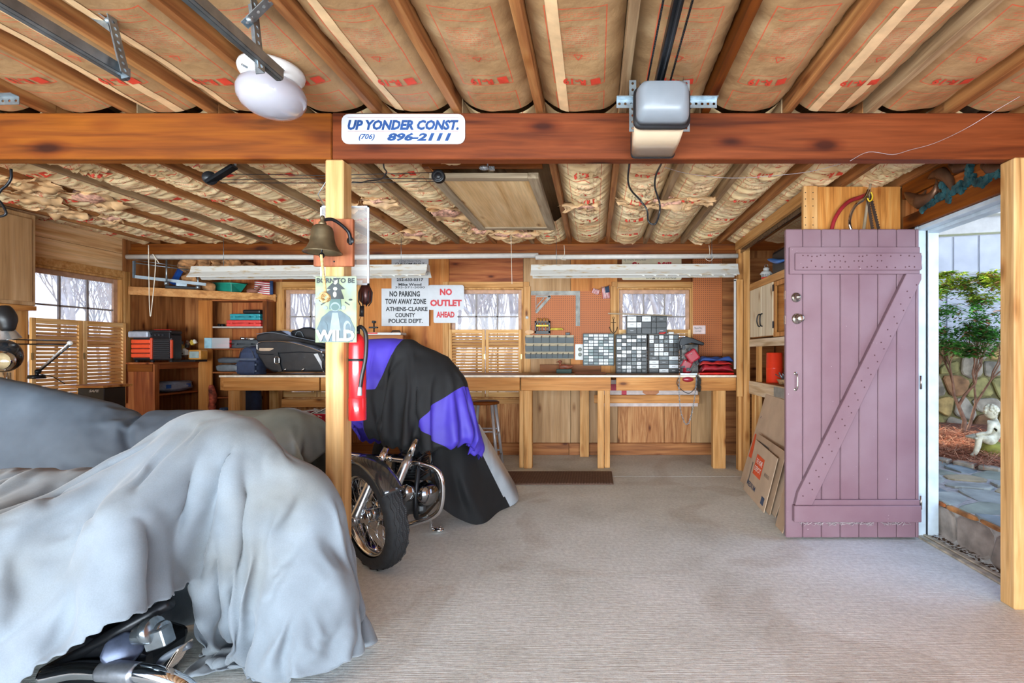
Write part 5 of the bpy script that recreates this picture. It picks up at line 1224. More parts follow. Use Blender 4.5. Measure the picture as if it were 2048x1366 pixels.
# tall open bookcase against the back wall
xa, xl, xr, xo = XW(397, 5.87), XW(424, 5.87), XW(525, 5.87), XW(533, 5.87)
t = thing('open_bookcase', 'open wooden bookcase between the corner and the left end of the bench', 'bookcase', ((xl + xr) / 2, 5.95, 0))
obj('wide_stile', MB().box((xa, 5.865, 0), (xl, 5.885, 1.87)), ply(2), t, bevel=.002)
obj('side_panel', MB().box((xr, 5.87, 0), (xo, 6.05, 1.86)), beamwood(2), t, bevel=.002)
obj('top_board', MB().box((xl, 5.87, 1.86), (xo, 6.06, 1.88)), redwood(0), t, bevel=.002)
for z in (1.56, 1.30, 1.02, .72, .3): obj('shelf_board', MB().box((xl, 5.875, z - .018), (xr, 6.05, z)), redwood(0) if z < 1.5 else flat('shelf_grey', '#b5aaa0', .5), t, bevel=.002)
def toolcase(lab, x0, x1, z0, h_, m, Yc=5.89, dep=.14):
    t = thing('tool_case', lab, 'tool case', ((XW(x0, Yc) + XW(x1, Yc)) / 2, Yc + dep / 2, z0)); a, b = XW(x0, Yc), XW(x1, Yc)
    obj('case_lower', MB().box((a, Yc, z0), (b, Yc + dep, z0 + h_ * .48)), m, t, bevel=h_ * .12, segs=2); obj('case_upper', MB().box((a, Yc, z0 + h_ * .5), (b, Yc + dep, z0 + h_)), m, t, bevel=h_ * .12, segs=2)
    c = (a + b) / 2; w2 = (b - a) * .18
    obj('handle', MB().tube([(c - w2, Yc, z0 + h_ * .5), (c - w2, Yc - .018, z0 + h_ * .5), (c + w2, Yc - .018, z0 + h_ * .5), (c + w2, Yc, z0 + h_ * .5)], .008, 6), m, t)
    for q in (.16, .84): obj('latch', MB().box((a + (b - a) * q - .014, Yc - .006, z0 + h_ * .3), (a + (b - a) * q + .014, Yc + .002, z0 + h_ * .72)), m, t, bevel=.002)
TEAL = flat('case_teal', '#2a8c96', .45); CRED = flat('case_red', '#d8423c', .45)
toolcase('red tool case on the upper shelf of the open bookcase', 452, 521, 1.561, .075, CRED)
toolcase('teal tool case stacked on the red one in the open bookcase', 459, 520, 1.638, .072, TEAL)
one('black_pouch', 'black pouch lying on top of the teal tool case', 'pouch', MB().box((XW(486, 5.9), 5.89, 1.713), (XW(521, 5.9), 6.02, 1.76)), blackm(), bevel=.015, segs=2)
one('drill_chuck', 'small black tool lying left of the red tool case', 'tool', MB().cyl((XW(436, 5.93), 5.93, 1.578), (XW(447, 5.93), 5.95, 1.578), .016, n=12).cyl((XW(441, 5.93), 5.93, 1.577), (XW(441, 5.93), 5.90, 1.577), .014, n=10), blackmet())
toolcase('long grey tool case on the middle shelf behind the saddlebags', 462, 523, 1.301, .10, flat('case_grey', '#4a4e52', .45))
one('red_flashlight', 'red torch on the middle shelf of the bookcase', 'torch', MB().cyl((XW(434, 5.88), 5.885, 1.33), (XW(462, 5.88), 5.885, 1.33), .026, .02, 14), redp())
one('red_flashlight', 'second red torch, propped above the first in the bookcase', 'torch', MB().cyl((XW(443, 5.9), 5.91, 1.375), (XW(464, 5.9), 5.91, 1.38), .016, .018, 12), redp())
t = thing('clear_box', 'clear acrylic box with a pale blue end on the middle bookcase shelf', 'box', (XW(438, 5.84), 5.8, 1.30))
obj('blue_end', MB().box((XW(414, 5.82), 5.78, 1.30), (XW(428, 5.82), 5.80, 1.42)), flat('pale_blue', '#9fc8d6', .4), t)
obj('base_plate', MB().box((XW(414, 5.82), 5.78, 1.297), (XW(463, 5.82), 5.90, 1.30)), clearplastic('acrylic', (.85, .88, .9), .3), t); obj('acrylic_shell', MB().box((XW(428, 5.82), 5.785, 1.30), (XW(463, 5.82), 5.788, 1.42)), clearplastic('acrylic', (.85, .88, .9), .3), t)
blob('grey moulded power tool case on the low bookcase shelf', 'moulded_case', 'tool case', (XW(456, 5.9), 5.93, 1.065), (.14, .06, .042), flat('case_lightgrey', '#7f868c', .4), 2, .05, .5)
blob('dark grey cushion on the shelf above the moulded case', 'cushion', 'cushion', (XW(457, 5.9), 5.93, 1.155), (.13, .06, .035), flat('cushion_grey', '#5a6068', .6), 6, .08, .6)
one('rolled_flag', 'furled red and white flag standing beside the bench end', 'flag', MB().tube(smooth_path([P(422, 770, 5.85), P(426, 795, 5.85), P(424, 812, 5.85), P(428, 835, 5.85)], 4), [.02, .03, .035, .04, .04, .04, .035, .035, .04, .035, .03, .02, .01], 9), flat('flag_red2', '#b5563f', .8, 0, .5, 22))
# cabinet hung on the left wall near the camera
t = thing('wall_cabinet', 'pale wooden cabinet hung on the left wall beside the window', 'cabinet', (-4.86, 3.7, 1.64))
obj('body', MB().box((XL + .002, 3.0, 1.64), (-4.70, 4.16, 2.40)), plypale(2), t, bevel=.004)
for y0, y1 in ((3.02, 3.57), (3.58, 4.12)): 
    d = obj('door', MB().box((-4.70, y0, 1.67), (-4.682, y1, 2.36)), plypale(2), t, bevel=.004)
    obj('knob', MB().sphere((-4.67, 3.55 if y0 < 3.3 else 3.60, 1.75), .014, 10, 8), darkwood(0), d)
obj('bottom_rail', MB().box((XL + .002, 3.0, 1.60), (-4.69, 4.16, 1.638)), pine(1), t, bevel=.003)

# swing-arm desk lamp and the black case behind the covered bikes
t = thing('desk_lamp', 'white and black swing-arm desk lamp with a silver shade at the far left', 'lamp', P(75, 752, 4.1))
WA = flat('lamp_white', '#d8d4cf', .35, .3); Y = 4.0
obj('base', MB().lathe([(0, .03), (.05, .028), (.055, 0), (0, 0)], P(73, 757, Y), (0, 0, 1), 20), blackmet(), t)
obj('upright', MB().cyl(P(73, 757, Y), P(75, 740, Y), .012, n=10), blackmet(), t)
for dy, m in ((0, WA), (5, blackmet())): obj('arm', MB().cyl(P(75 + dy, 742, Y), P(138 + dy * .8, 686 + dy * .6, Y - .02), .006, n=8), m, t)
for dy in (0, 7): obj('arm', MB().cyl(P(142, 682 + dy, Y), P(24, 679 + dy * 1.3, Y - .15), .005, n=8), blackmet() , t)
obj('joint', MB().cyl(P(140, 686, Y - .03), P(140, 686, Y + .03), .018, n=12), WA, t)
obj('joint', MB().cyl(P(76, 743, Y - .03), P(76, 743, Y + .03), .02, n=12), blackmet(), t)
lc = P(12, 668, 3.8); obj('shade', MB().lathe([(.02, .09), (.035, .07), (.055, .02), (.075, -.04), (.078, -.045), (.07, -.04), (.05, .018), (.0, .06)], lc, (-.1, -.2, 1), 28), flat('shade_silver', '#c9c9c9', .25, .8), t)
t = thing('black_case', 'black case with a pale board on top behind the covered motorcycles', 'case', P(186, 800, 4.3))
obj('body', MB().box((XW(155, 4.3), 4.3, .72), (XW(208, 4.3), 4.5, .94)), blackm(), t, bevel=.004)
obj('board', MB().box((XW(130, 4.3), 4.25, .945), (XW(218, 4.3), 4.52, .965)), pine(0), t, bevel=.002)
o_m = MB(); put_text(o_m, 'SAFE', P(188, 782, 4.298) , (1, 0, 0), (0, 0, 1), .09, .022, .03, .3); obj('lettering', o_m, whitep(), t)
obj('stand', MB().box((XW(160, 4.4), 4.32, 0), (XW(204, 4.4), 4.48, .72)), darkwood(2), t)
cord('lamp_cable', 'thin dark cable lying by the desk lamp base', 'cord', [P(80, 748, 4.0), P(100, 752, 4.0), P(112, 757, 4.05), P(130, 768, 4.1)], .004, blackm())

# ------------------------------------------------------------------ on the bench: backpack, saddlebags, helmet bag
LE = flat('black_leather', '#1e2126', .32, 0, .2, 14, .15, coat=.2); NV = flat('navy_fabric', '#2c3650', .8, 0, .15, 20, .2)
t = thing('backpack', 'navy backpack with grey straps standing on the left end of the bench', 'backpack', (XW(494, 5.45), 5.5, BZ))
bp = MB(); a, b = XW(473, 5.42), XW(514, 5.42); ht = (748 - 690) / F * 5.42
def bpf(s, q):
    an = s * 2 * PI; w2 = (b - a) / 2; zz_ = q; rr = (1 - max(0, (zz_ - .55) / .45) ** 2.6) ** .5 if zz_ < 1 else 0
    x = math.copysign(abs(math.cos(an)) ** .55, math.cos(an)) * w2 * max(rr, .02); y = math.copysign(abs(math.sin(an)) ** .6, math.sin(an)) * .10 * max(rr, .02)
    return Vector(((a + b) / 2 + x, 5.52 + y + .006 * math.sin(zz_ * 40), BZ + .002 + ht * zz_))
bp.grid(bpf, 32, 22); obj('bag_body', bp, NV, t)
for z, in ((.10,), (.16,), (.03,)): obj('strap', MB().box((a - .003, 5.405, BZ + z), (b + .003, 5.42, BZ + z + .022)), flat('strap_grey', '#4e5566', .7), t, bevel=.004)
obj('front_pocket', MB().box((a + .012, 5.395, BZ + .01), (b - .012, 5.43, BZ + .15)), NV, t, bevel=.02, segs=2)
obj('zipper', MB().tube(smooth_path([(a + .02, 5.42, BZ + .17), ((a + b) / 2 - .04, 5.41, BZ + ht * .93), ((a + b) / 2 + .04, 5.41, BZ + ht * .93), (b - .02, 5.42, BZ + .17)], 5), .003, 5), blackm(), t)
def saddlebag(lab, pts, Y, dep, strap=True, mat=LE):
    t = thing('saddlebag', lab, 'saddlebag', P(sum(p[0] for p in pts) / len(pts), max(p[1] for p in pts), Y)); o_ = P(pts[0][0], pts[0][1], Y)
    def loc(p): q = P(p[0], p[1], Y); return (q.x - o_.x, q.z - o_.z)
    obj('bag_body', MB().prism([loc(p) for p in pts], o_, (1, 0, 0), (0, 0, 1), (0, dep, 0)), mat, t, bevel=.022, segs=3, weld=True)
    return t, o_, loc
t, o_, loc = saddlebag('large black leather saddlebag with silver buckle in front on the bench', [(514, 712), (512, 697), (522, 686), (590, 688), (636, 698), (648, 706), (654, 725), (652, 744), (545, 744), (530, 736)], 5.45, .22)
lid = [(513, 708), (512, 696), (518, 685), (530, 682), (575, 683), (610, 690), (645, 703), (648, 707), (600, 705), (560, 707), (548, 710), (530, 710)]
obj('lid', MB().prism([loc(p) for p in lid], o_ + Vector((0, -.012, 0)), (1, 0, 0), (0, 0, 1), (0, .24, 0)), LE, t, bevel=.012, segs=2, weld=True)
obj('silver_trim', MB().tube(smooth_path([P(515, 700, 5.43), P(515, 688, 5.43), P(528, 683, 5.43), P(572, 684, 5.43), P(610, 692, 5.43), P(646, 705, 5.43)], 6), .006, 6), chrome(), t)
obj('emblem_plate', MB().prism([(0, 0), (.01, .022), (.16, .022), (.17, .012), (.12, -.01), (.015, -.01)], P(517, 700, 5.432), (1, 0, 0), (0, 0, 1), (0, .006, 0)), chrome(), t)
obj('strap', MB().prism([loc(p) for p in [(549, 706), (558, 704), (561, 725), (566, 742), (559, 744), (552, 728)]], o_ + Vector((0, -.02, 0)), (1, 0, 0), (0, 0, 1), (0, .012, 0)), LE, t)
bk_ = MB(); cb_ = P(554, 720.5, 5.425)
bk_.tube([cb_ + Vector((x, 0, z)) for x, z in rrect(.05, .075, .018, 3)], .005, 6, closed=True); obj('buckle', bk_, chrome(), t)
for px in (570, 606): obj('stud_clip', MB().cyl(P(px - 3, 741, 5.44), P(px + 3, 737, 5.44), .009, n=10), chrome(), t)
obj('corner_plate', MB().prism([loc(p) for p in [(628, 708), (636, 707), (652, 740), (648, 744), (640, 728)]], o_ + Vector((0, -.008, 0)), (1, 0, 0), (0, 0, 1), (0, .01, 0)), flat('silver_reflect', '#c2c8ce', .3, .5), t)
t, o_, loc = saddlebag('black leather saddlebag lying flat behind the large one', [(511, 670), (540, 662), (560, 661), (580, 672), (640, 684), (655, 690), (655, 700), (600, 690), (530, 684), (512, 684)], 5.72, .18)
obj('seam', MB().tube(smooth_path([P(513, 668, 5.71), P(545, 665, 5.71), P(590, 674, 5.71), P(650, 686, 5.71)], 5), .004, 5), flat('seam_grey', '#6f767e', .5), t)
t, o_, loc = saddlebag('black motorcycle trunk bag against the window behind the saddlebags', [(578, 668), (583, 661), (598, 657), (606, 654), (620, 654), (630, 658), (655, 660), (655, 688), (600, 684), (585, 680)], 5.88, .14)
obj('handle_loop', MB().tube(smooth_path([P(590, 672, 5.87), P(594, 664, 5.87), P(602, 664, 5.87), P(607, 674, 5.87)], 5), .005, 6), flat('seam_grey', '#6f767e', .5), t)
one('silver_flashlight', 'silver metal torch on the case behind the saddlebags', 'torch', MB().cyl(P(482, 677, 5.86), P(511, 678, 5.86), .014, n=12).cyl(P(482, 677, 5.86), P(487, 677, 5.86), .019, n=12), chrome())
blob('round black helmet between the saddlebag and the wooden post', 'helmet', 'helmet', (XW(655, 5.45), 5.5, BZ + .125), (.07, .10, .12), flat('helmet_black', '#202428', .2, 0, .1, 10, 0, coat=.5), 3, .03, .85)
# under the bench
blob('navy round-topped bag hanging under the left end of the bench', 'navy_bag', 'bag', (XW(499, 5.75), 5.75, .66), (.12, .08, .20), NV, 12, .06, .6)
t = thing('red_bin', 'red metallic bin full of papers under the bench behind the post', 'bin', (XW(630, 5.4), 5.45, 0))
rb_ = MB(); xa, xb = XW(588, 5.2), XW(668, 5.2); zt, z0 = ZW(829, 5.2), ZW(875, 5.2)
rb_.add([(xa, 5.2, zt), (xb, 5.2, zt), (xb, 5.55, zt), (xa, 5.55, zt), (xa + .03, 5.22, z0), (xb - .03, 5.22, z0), (xb - .03, 5.53, z0), (xa + .03, 5.53, z0)], [(0, 4, 5, 1), (1, 5, 6, 2), (2, 6, 7, 3), (3, 7, 4, 0), (4, 7, 6, 5)])
obj('bin_body', rb_, flat('bin_red', '#b3142c', .3, .2, .15, 6, 0, coat=.4), t, solid=.006, bevel=.004)
obj('rim', MB().tube([(xa, 5.2, zt), (xb, 5.2, zt), (xb, 5.55, zt), (xa, 5.55, zt)], .008, 6, closed=True), flat('bin_red2', '#c81c34', .3), t)
obj('bin_stand', MB().box((xa + .04, 5.23, 0), (xb - .04, 5.52, z0 - .002)), flat('crate_green', '#24564c', .6), t, bevel=.01, label='dark green crate under the red bin')
pg = MB(); rp = random.Random(9)
for i in range(16):
    pg.obox((rp.uniform(xa + .06, xb - .06), rp.uniform(5.25, 5.5), zt + rp.uniform(-.02, .05)), (rp.uniform(.08, .2), .12, .006), Matrix.Rotation(rp.uniform(-.5, .5), 3, 'Y') @ Matrix.Rotation(rp.uniform(-1, 1), 3, 'Z'))
o = one('papers', 'loose white papers and envelopes heaped in the red bin', 'papers', pg, flat('paper_white', '#d8d6d2', .7, 0, .15, 30)); o['kind'] = 'stuff'
one('blue_cooler', 'blue and white object on the floor by the bench left leg', 'box', MB().obox(P(446, 828, 5.45), (.06, .1, .14), Matrix.Rotation(.35, 3, 'Y')), flat('cooler_blue', '#3a6290', .5, 0, .4, 30), bevel=.01)
# behind the purple cover: clamp and white red box on the bench
t = thing('white_tool_tray', 'white and red long tool box on the bench behind the covered motorcycle', 'tool box', (XW(770, 5.7), 5.75, BZ))
xa, xb = XW(728, 5.7), XW(806, 5.7); obj('tray_body', MB().box((xa, 5.7, BZ + .001), (xb, 5.85, ZW(670, 5.7))), darkwood(0), t, bevel=.006)
obj('lid', MB().box((xa, 5.69, ZW(670, 5.7)), (xb - .02, 5.86, ZW(665, 5.7))), whiteplastic(), t, bevel=.005); obj('red_band', MB().box((xa + .02, 5.685, ZW(668, 5.7)), (xa + .16, 5.69, ZW(665.4, 5.7))), redp(), t)
obj('carry_handle', MB().tube([P(783, 666, 5.7), P(785, 662, 5.7), P(799, 662, 5.7), P(801, 666, 5.7)], .008, 6), blackmet(), t)
t = thing('bar_clamp', 'black bar clamp standing up on the white tool box', 'clamp', P(747, 664, 5.75))
obj('screw', MB().cyl(P(748, 664, 5.75), P(748, 645, 5.75), .008, n=8), blackmet(), t); obj('jaw', MB().obox(P(747, 655, 5.75), (.10, .03, .018)), blackmet(), t, bevel=.003); obj('grip', MB().obox(P(748, 644, 5.75), (.04, .04, .03)), blackmet(), t, bevel=.006)
one('black_cup', 'small black cup on the bench right of the bar clamp', 'cup', MB().lathe([(0, 0), (.028, 0), (.034, .05), (.030, .05), (.026, .006), (0, .006)], (XW(822, 5.7), 5.75, BZ + .302), (0, 0, 1), 18), blackm())
one('small_toolbox', 'small black and red tool box on the bench right of the purple cover', 'tool box', MB().box((XW(903, 5.55), 5.5, BZ + .001), (XW(915, 5.55), 5.62, BZ + .085)), blackm(), bevel=.006)
one('wooden_box', 'plain wooden box on the bench under the small black cup', 'box', MB().box((XW(808, 5.7), 5.70, BZ + .001), (XW(834, 5.7), 5.84, BZ + .30)), ply(0), bevel=.004)
# ------------------------------------------------------------------ overhead: opener, globe light, tracks
t = thing('garage_door_opener', 'garage door opener with frosted lamp lens and beige cover hanging at the beam', 'door opener', (.28, 2.18, 2.30))
BEI = flat('opener_beige', '#d8c2a4', .3, 0, .04, 4, 0, coat=.3)
def ring(y, z, w2, n=10):
    return [(math.copysign(abs(math.cos(a)) ** .35, math.cos(a)) * w2, a) for a in [i * 2 * PI / n for i in range(n)]]
def loftbox(secs, m, parent, name, bev=0, lab=None):
    """secs: list of lists of 3d points (same count)"""
    n = len(secs[0]); mb = MB(); vs = [p for s in secs for p in s]; fs = []
    for i in range(len(secs) - 1):
        for j in range(n): fs.append((i * n + j, i * n + (j + 1) % n, (i + 1) * n + (j + 1) % n, (i + 1) * n + j))
    fs.append(tuple(range(n - 1, -1, -1))); fs.append(tuple((len(secs) - 1) * n + j for j in range(n)))
    mb.add(vs, fs, True); return obj(name, mb, m, parent, weld=True, bevel=bev, label=lab)
def rr3(cx, y, cz, w_, h_, r): return [Vector((cx + a, y, cz + b)) for a, b in rrect(w_, h_, r, 4)]
cx = .272
# cover: from the lens back under the beam
loftbox([rr3(cx, 2.03, 2.245, .205, .13, .02), rr3(cx, 2.2, 2.242, .212, .135, .02), rr3(cx + .004, 2.36, 2.245, .205, .125, .02)], BEI, t, 'cover')
loftbox([rr3(cx, 2.015, 2.248, .232, .165, .03), rr3(cx, 2.035, 2.248, .232, .165, .03)], blackm(), t, 'bezel')
loftbox([rr3(cx + .004, 2.36, 2.245, .211, .131, .02), rr3(cx + .004, 2.375, 2.245, .211, .131, .02)], blackm(), t, 'rear_bezel')
LENS = flat('frosted_lens', '#757b82', .35, 0, .03)
loftbox([rr3(cx, 1.935, 2.262, .150, .10, .03), rr3(cx, 1.95, 2.256, .19, .13, .03), rr3(cx, 1.985, 2.25, .212, .146, .03), rr3(cx, 2.017, 2.248, .216, .15, .03)], LENS, t, 'lamp_lens')
obj('rail', MB().box((cx - .022, .2, 2.365), (cx + .012, 2.16, 2.40)), blackmet(), t, bevel=.003)
obj('rail_web', MB().box((cx - .007, .2, 2.345), (cx - .003, 2.16, 2.365)), flat('rail_grey', '#3d4146', .35, .6), t)
for sx in (-.055, .038):
    c = MB()
    for i in range(130):
        y = .4 + i * .0135; c.box((cx + sx - .003, y, 2.364), (cx + sx + .003, y + .009, 2.374))
    o = obj('chain', c, blackmet(), t); o['kind'] = 'stuff'
obj('sprocket', MB().cyl((cx - .005, 2.07, 2.335), (cx - .005, 2.07, 2.36), .02, n=14).cyl((cx - .005, 2.07, 2.32), (cx - .005, 2.07, 2.335), .008, n=8), blackmet(), t)
obj('top_chassis', MB().box((cx - .09, 2.0, 2.315), (cx + .085, 2.35, 2.335)).add([(cx - .09, 2.0, 2.335), (cx - .09, 2.03, 2.335), (cx - .09, 2.0, 2.37)], [(0, 1, 2)]).add([(cx + .085, 2.0, 2.335), (cx + .085, 2.03, 2.335), (cx + .085, 2.0, 2.37)], [(0, 1, 2)]), blackmet(), t)
def punched(mb, p0, p1, w_=.032, th=.003, step=.025, up=(0, 0, 1)):
    """perforated angle: a flat bar cut by round-ish holes, built of strips"""
    p0, p1 = Vector(p0), Vector(p1); d = (p1 - p0); l = d.length; d.normalize(); side = d.cross(Vector(up))
    if side.length < 1e-3: side = d.cross(Vector((0, 1, 0)))
    side.normalize(); nrm = side.cross(d)
    n = max(1, int(l / step)); s = l / n
    def q(a, b, c=0): return p0 + d * a + nrm * b + side * c
    for i in range(n):
        a = i * s; h = .006; m_ = a + s / 2
        pts = [(m_ + math.cos(k * PI / 4 + PI / 8) * h, math.sin(k * PI / 4 + PI / 8) * h) for k in range(8)]
        o_ = [(a + s, w_ * .2), (m_ + s * .2, w_ / 2), (m_ - s * .2, w_ / 2), (a, w_ * .2), (a, -w_ * .2), (m_ - s * .2, -w_ / 2), (m_ + s * .2, -w_ / 2), (a + s, -w_ * .2)]
        o_ = [(a + s, w_ / 2), (m_, w_ / 2), (m_, w_ / 2), (a, w_ / 2), (a, -w_ / 2), (m_, -w_ / 2), (m_, -w_ / 2), (a + s, -w_ / 2)]
        vs = [q(*p) for p in o_] + [q(*p) for p in pts]; mb.add(vs, [(k, (k + 1) % 8, 8 + (k + 1) % 8, 8 + k) for k in range(8)])
    return mb
def angle_iron(name, lab, segs_, parent=None, two=True, cat='bracket'):
    out = []
    for k, (p0, p1, up) in enumerate(segs_):
        mb = punched(MB(), p0, p1, .034, up=up)
        d = (Vector(p1) - Vector(p0)).normalized(); s_ = d.cross(Vector(up)).normalized(); nn = s_.cross(d)
        if two:
            off = nn * .017; mb.add([Vector(p0) + off, Vector(p1) + off, Vector(p1) + off + s_ * .03, Vector(p0) + off + s_ * .03], [(0, 1, 2, 3)])
        out.append(mb)
    return out
for mb in angle_iron('x', '', [((cx - .18, 2.12, 2.315), (cx + .25, 2.12, 2.315), (0, 0, 1))]): obj('mounting_angle', mb, steel(), t, solid=.003)
for x in (cx - .11, cx + .12):
    mb = punched(MB(), (x, 2.13, 2.20), (x, 2.13, 2.42), .03, up=(0, 1, 0) if False else (1, 0, 0)); obj('hanging_strap', mb, steel(), t, solid=.003)
# globe ceiling light
t = thing('globe_light', 'white ceramic ceiling lamp holder with a milky glass globe', 'ceiling light', (-1.344, 2.06, 2.42))
gx, gy = -1.344, 2.06; WG = flat('milk_glass', '#a3a1aa', .12, 0, .01, 4, 0, coat=.5)
obj('base', MB().lathe([(0, 2.428), (.118, 2.428), (.122, 2.415), (.118, 2.40), (.108, 2.385), (.105, 2.37), (.0, 2.37)], (gx, gy, 0), (0, 0, 1), 40), whiteplastic(), t)
obj('globe', MB().lathe([(.085, 2.385), (.10, 2.372), (.119, 2.352), (.128, 2.325), (.124, 2.295), (.108, 2.268), (.08, 2.248), (.045, 2.237), (0, 2.233)], (gx, gy, 0), (0, 0, 1), 40), WG, t)
for a in (2.2, 4.4, 5.6): obj('thumb_screw', MB().cyl((gx + math.cos(a) * .105, gy + math.sin(a) * .105, 2.378), (gx + math.cos(a) * .128, gy + math.sin(a) * .128, 2.378), .004, n=8), steel(), t)
# garage door tracks
TK = flat('track_steel', '#8b9296', .35, .85, .2, 14)
def track(lab, xt, yt, zt, x_hang):
    t = thing('door_track', lab, 'door track', (xt, 1.2, zt)); y0 = -.85
    c = MB()
    prof = [(-.020, .020), (-.020, -.014), (-.014, -.02), (.002, -.02), (.008, -.014), (.008, .020)]
    for i in range(5):
        (a, b), (c2, d) = prof[i], prof[i + 1]; c.add([(xt + a, y0, zt + b), (xt + c2, y0, zt + d), (xt + c2, yt, zt + d), (xt + a, yt, zt + b)], [(0, 1, 2, 3)])
    obj('track_channel', c, TK, t, solid=.003)
    return t
t = track('galvanised garage door track overhead at the far left, with its end bracket', -1.70, 1.80, 2.26, 0)
Yt = 1.75
for mb in angle_iron('', '', [(P(250, 148, Yt), P(200, -60, Yt), (0, 1, 0)), (P(222, 45, Yt), P(90, -50, Yt), (0, 1, 0))], two=True): obj('perforated_brace', mb, steel(), t, solid=.003)
obj('hex_bolt', MB().cyl(P(218, 42, Yt - .012), P(218, 42, Yt + .01), .012, n=6), steel(), t)
t = track('galvanised garage door track overhead next to the globe lamp', -1.143, 1.80, 2.26, 0)
Yt = 1.74
for mb in angle_iron('', '', [(P(522, 140, 1.69), P(500, -60, 1.69), (0, 1, 0)), (P(488, 50, 1.66), P(565, -25, 1.66), (0, 1, 0))], two=True): obj('perforated_brace', mb, steel(), t, solid=.003)
obj('hex_bolt', MB().cyl(P(500, 40, 1.65), P(500, 40, 1.67), .012, n=6), steel(), t)
mb = angle_iron('', '', [(P(-40, 203, 2.2), P(38, 201, 2.2), (0, 0, 1))])[0]; one('perforated_bracket', 'short perforated steel angle at the left edge above the beam', 'bracket', mb, steel(), solid=.003)
# black bike hook at far left
one('wall_hook', 'black bent steel bicycle hook hanging at the left edge under the beam', 'hook', MB().tube(smooth_path([P(22, 338, 2.6), P(22, 356, 2.6), P(14, 370, 2.6), P(2, 380, 2.6), P(-6, 395, 2.6), P(4, 408, 2.6), P(12, 428, 2.6), P(-6, 434, 2.6)], 5), .006, 8), blackmet())
# cable pulleys
t = thing('pulley_bracket', 'black slotted pulley arm under the rear ceiling on the left', 'pulley', P(440, 350, 2.9))
obj('arm', MB().bar(P(415, 366, 2.85), P(470, 332, 2.85), .02, .055, (0, 1, 0)), blackmet(), t, bevel=.006); obj('stem', MB().cyl(P(470, 332, 2.85), P(470, 332, 2.85) + Vector((0, 0, .11)), .008, n=8), steel(), t); obj('wheel', MB().cyl(P(420, 356, 2.84), P(420, 356, 2.88), .038, n=20).cyl(P(420, 356, 2.83), P(420, 356, 2.89), .01, n=10), blackm(), t)
t = thing('cable_pulley', 'small black pulley wheel hanging at the corner of the attic hatch', 'pulley', P(876, 353, 2.9))
obj('wheel', MB().lathe([(.0, -.012), (.018, -.012), (.018, -.008), (.026, -.008), (.038, -.012), (.032, 0), (.038, .012), (.026, .008), (.018, .008), (.018, .012), (0, .012)], P(877, 353, 2.9), (0, 1, 0), 24), blackm(), t)
obj('hanger', MB().tube([P(877, 353, 2.9), P(864, 340, 2.9), P(858, 333, 2.9)], .004, 6), flat('copper', '#b5713c', .4, .8), t)
for i, (ya, yb, yc) in enumerate(((348, 351, 345), (360, 356, 358), (366, 366, 363))):
    one('steel_cable', '%s of the three dark cables strung between the two pulleys' % ('topmost', 'middle', 'lowest')[i], 'cable', MB().tube([P(440, ya, 2.87), P(655, yb, 2.87), P(870, yc, 2.89)], .0022, 5), blackm())
cord('black_hose', 'short curved black cord hanging from the beam right of the post', 'cord', [Vector((-1.07, 2.50, 2.24)), P(768, 335, 2.58), P(773, 345, 2.64), P(762, 358, 2.7), P(735, 362, 2.8), P(722, 365, 2.86), P(705, 364, 2.87)], .004, blackm(), 7)
cord('electrical_cable', 'black power cord looping down from the door opener behind the beam', 'cord', [P(1322, 312, 2.40), P(1324, 324, 2.52), P(1312, 350, 2.7), P(1310, 375, 2.8), P(1319, 405, 2.9), P(1319, 425, 2.9), P(1312, 446, 2.95), P(1303, 448, 2.95), P(1296, 440, 2.95), P(1294, 420, 2.9), P(1280, 400, 2.9), P(1262, 380, 2.8), P(1256, 360, 2.7), P(1259, 324, 2.55)], .0055, blackm(), 8)
cord('thin_wire', 'thin silver wire pinned along the right half of the beam', 'wire', [P(2048, 188, 2.3), P(1990, 222, 2.35), P(1930, 258, 2.42), P(1870, 286, 2.42), P(1820, 300, 2.42), P(1785, 309, 2.42), P(1737, 304, 2.42), P(1700, 322, 2.42)], .0012, flat('wire', '#bdb4b8', .4, .5), 5)
cord('thin_wire', 'thin silver wire trailing under the rear ceiling behind the beam', 'wire', [P(1690, 325, 2.52), P(1620, 343, 2.7), P(1540, 352, 2.85), P(1460, 356, 2.95), P(1380, 348, 2.9), P(1330, 335, 2.7)], .0015, flat('wire', '#bdb4b8', .4, .5), 5)
# little camera or bulb on the blocking in front of the hatch
one('clip_lamp', 'small black and white gadget fixed in front of the attic hatch', 'gadget', MB().sphere(P(968, 336, 2.95), (.03, .02, .014), 12, 8).box(P(978, 332, 2.95), P(990, 342, 2.97)).cyl(P(975, 336, 2.96), P(975, 336, 2.96) + Vector((0, .0, .09)), .006, n=6), flat('gadget', '#8d8f92', .2, .3, .6, 90))

# ------------------------------------------------------------------ on the post: bell, sign, plexiglass, extinguisher
Yp = 2.428
t = thing('bell_board', 'reddish wooden board on the post behind the bell', 'board', P(668, 530, 2.41))
obj('board', MB().box((XW(628, 2.41), 2.403, ZW(533, 2.41)), (XW(707, 2.41), 2.424, ZW(438, 2.41))), wood('bell_board', '#b0704a', '#965538', '#744028', 2, .3), t, bevel=.003)
for py in (443, 523): obj('screw', MB().cyl(P(668, py, 2.40), P(668, py, 2.405), .004, n=8), blackm(), t)
t = thing('brass_bell', 'old dark brass bell hanging on a bracket on the post board', 'bell', P(646, 500, 2.30)); bc = P(645, 506, 2.30)
BR = flat('old_brass', '#6e6048', .45, .7, .3, 12, .15)
obj('bell_body', MB().lathe([(.0, .135), (.012, .132), (.03, .128), (.042, .118), (.047, .10), (.050, .07), (.055, .045), (.066, .022), (.080, .006), (.084, 0), (.078, .003), (.062, .018), (.050, .045), (.044, .08), (.038, .11), (.0, .12)], bc, (0, 0, 1), 40), BR, t)
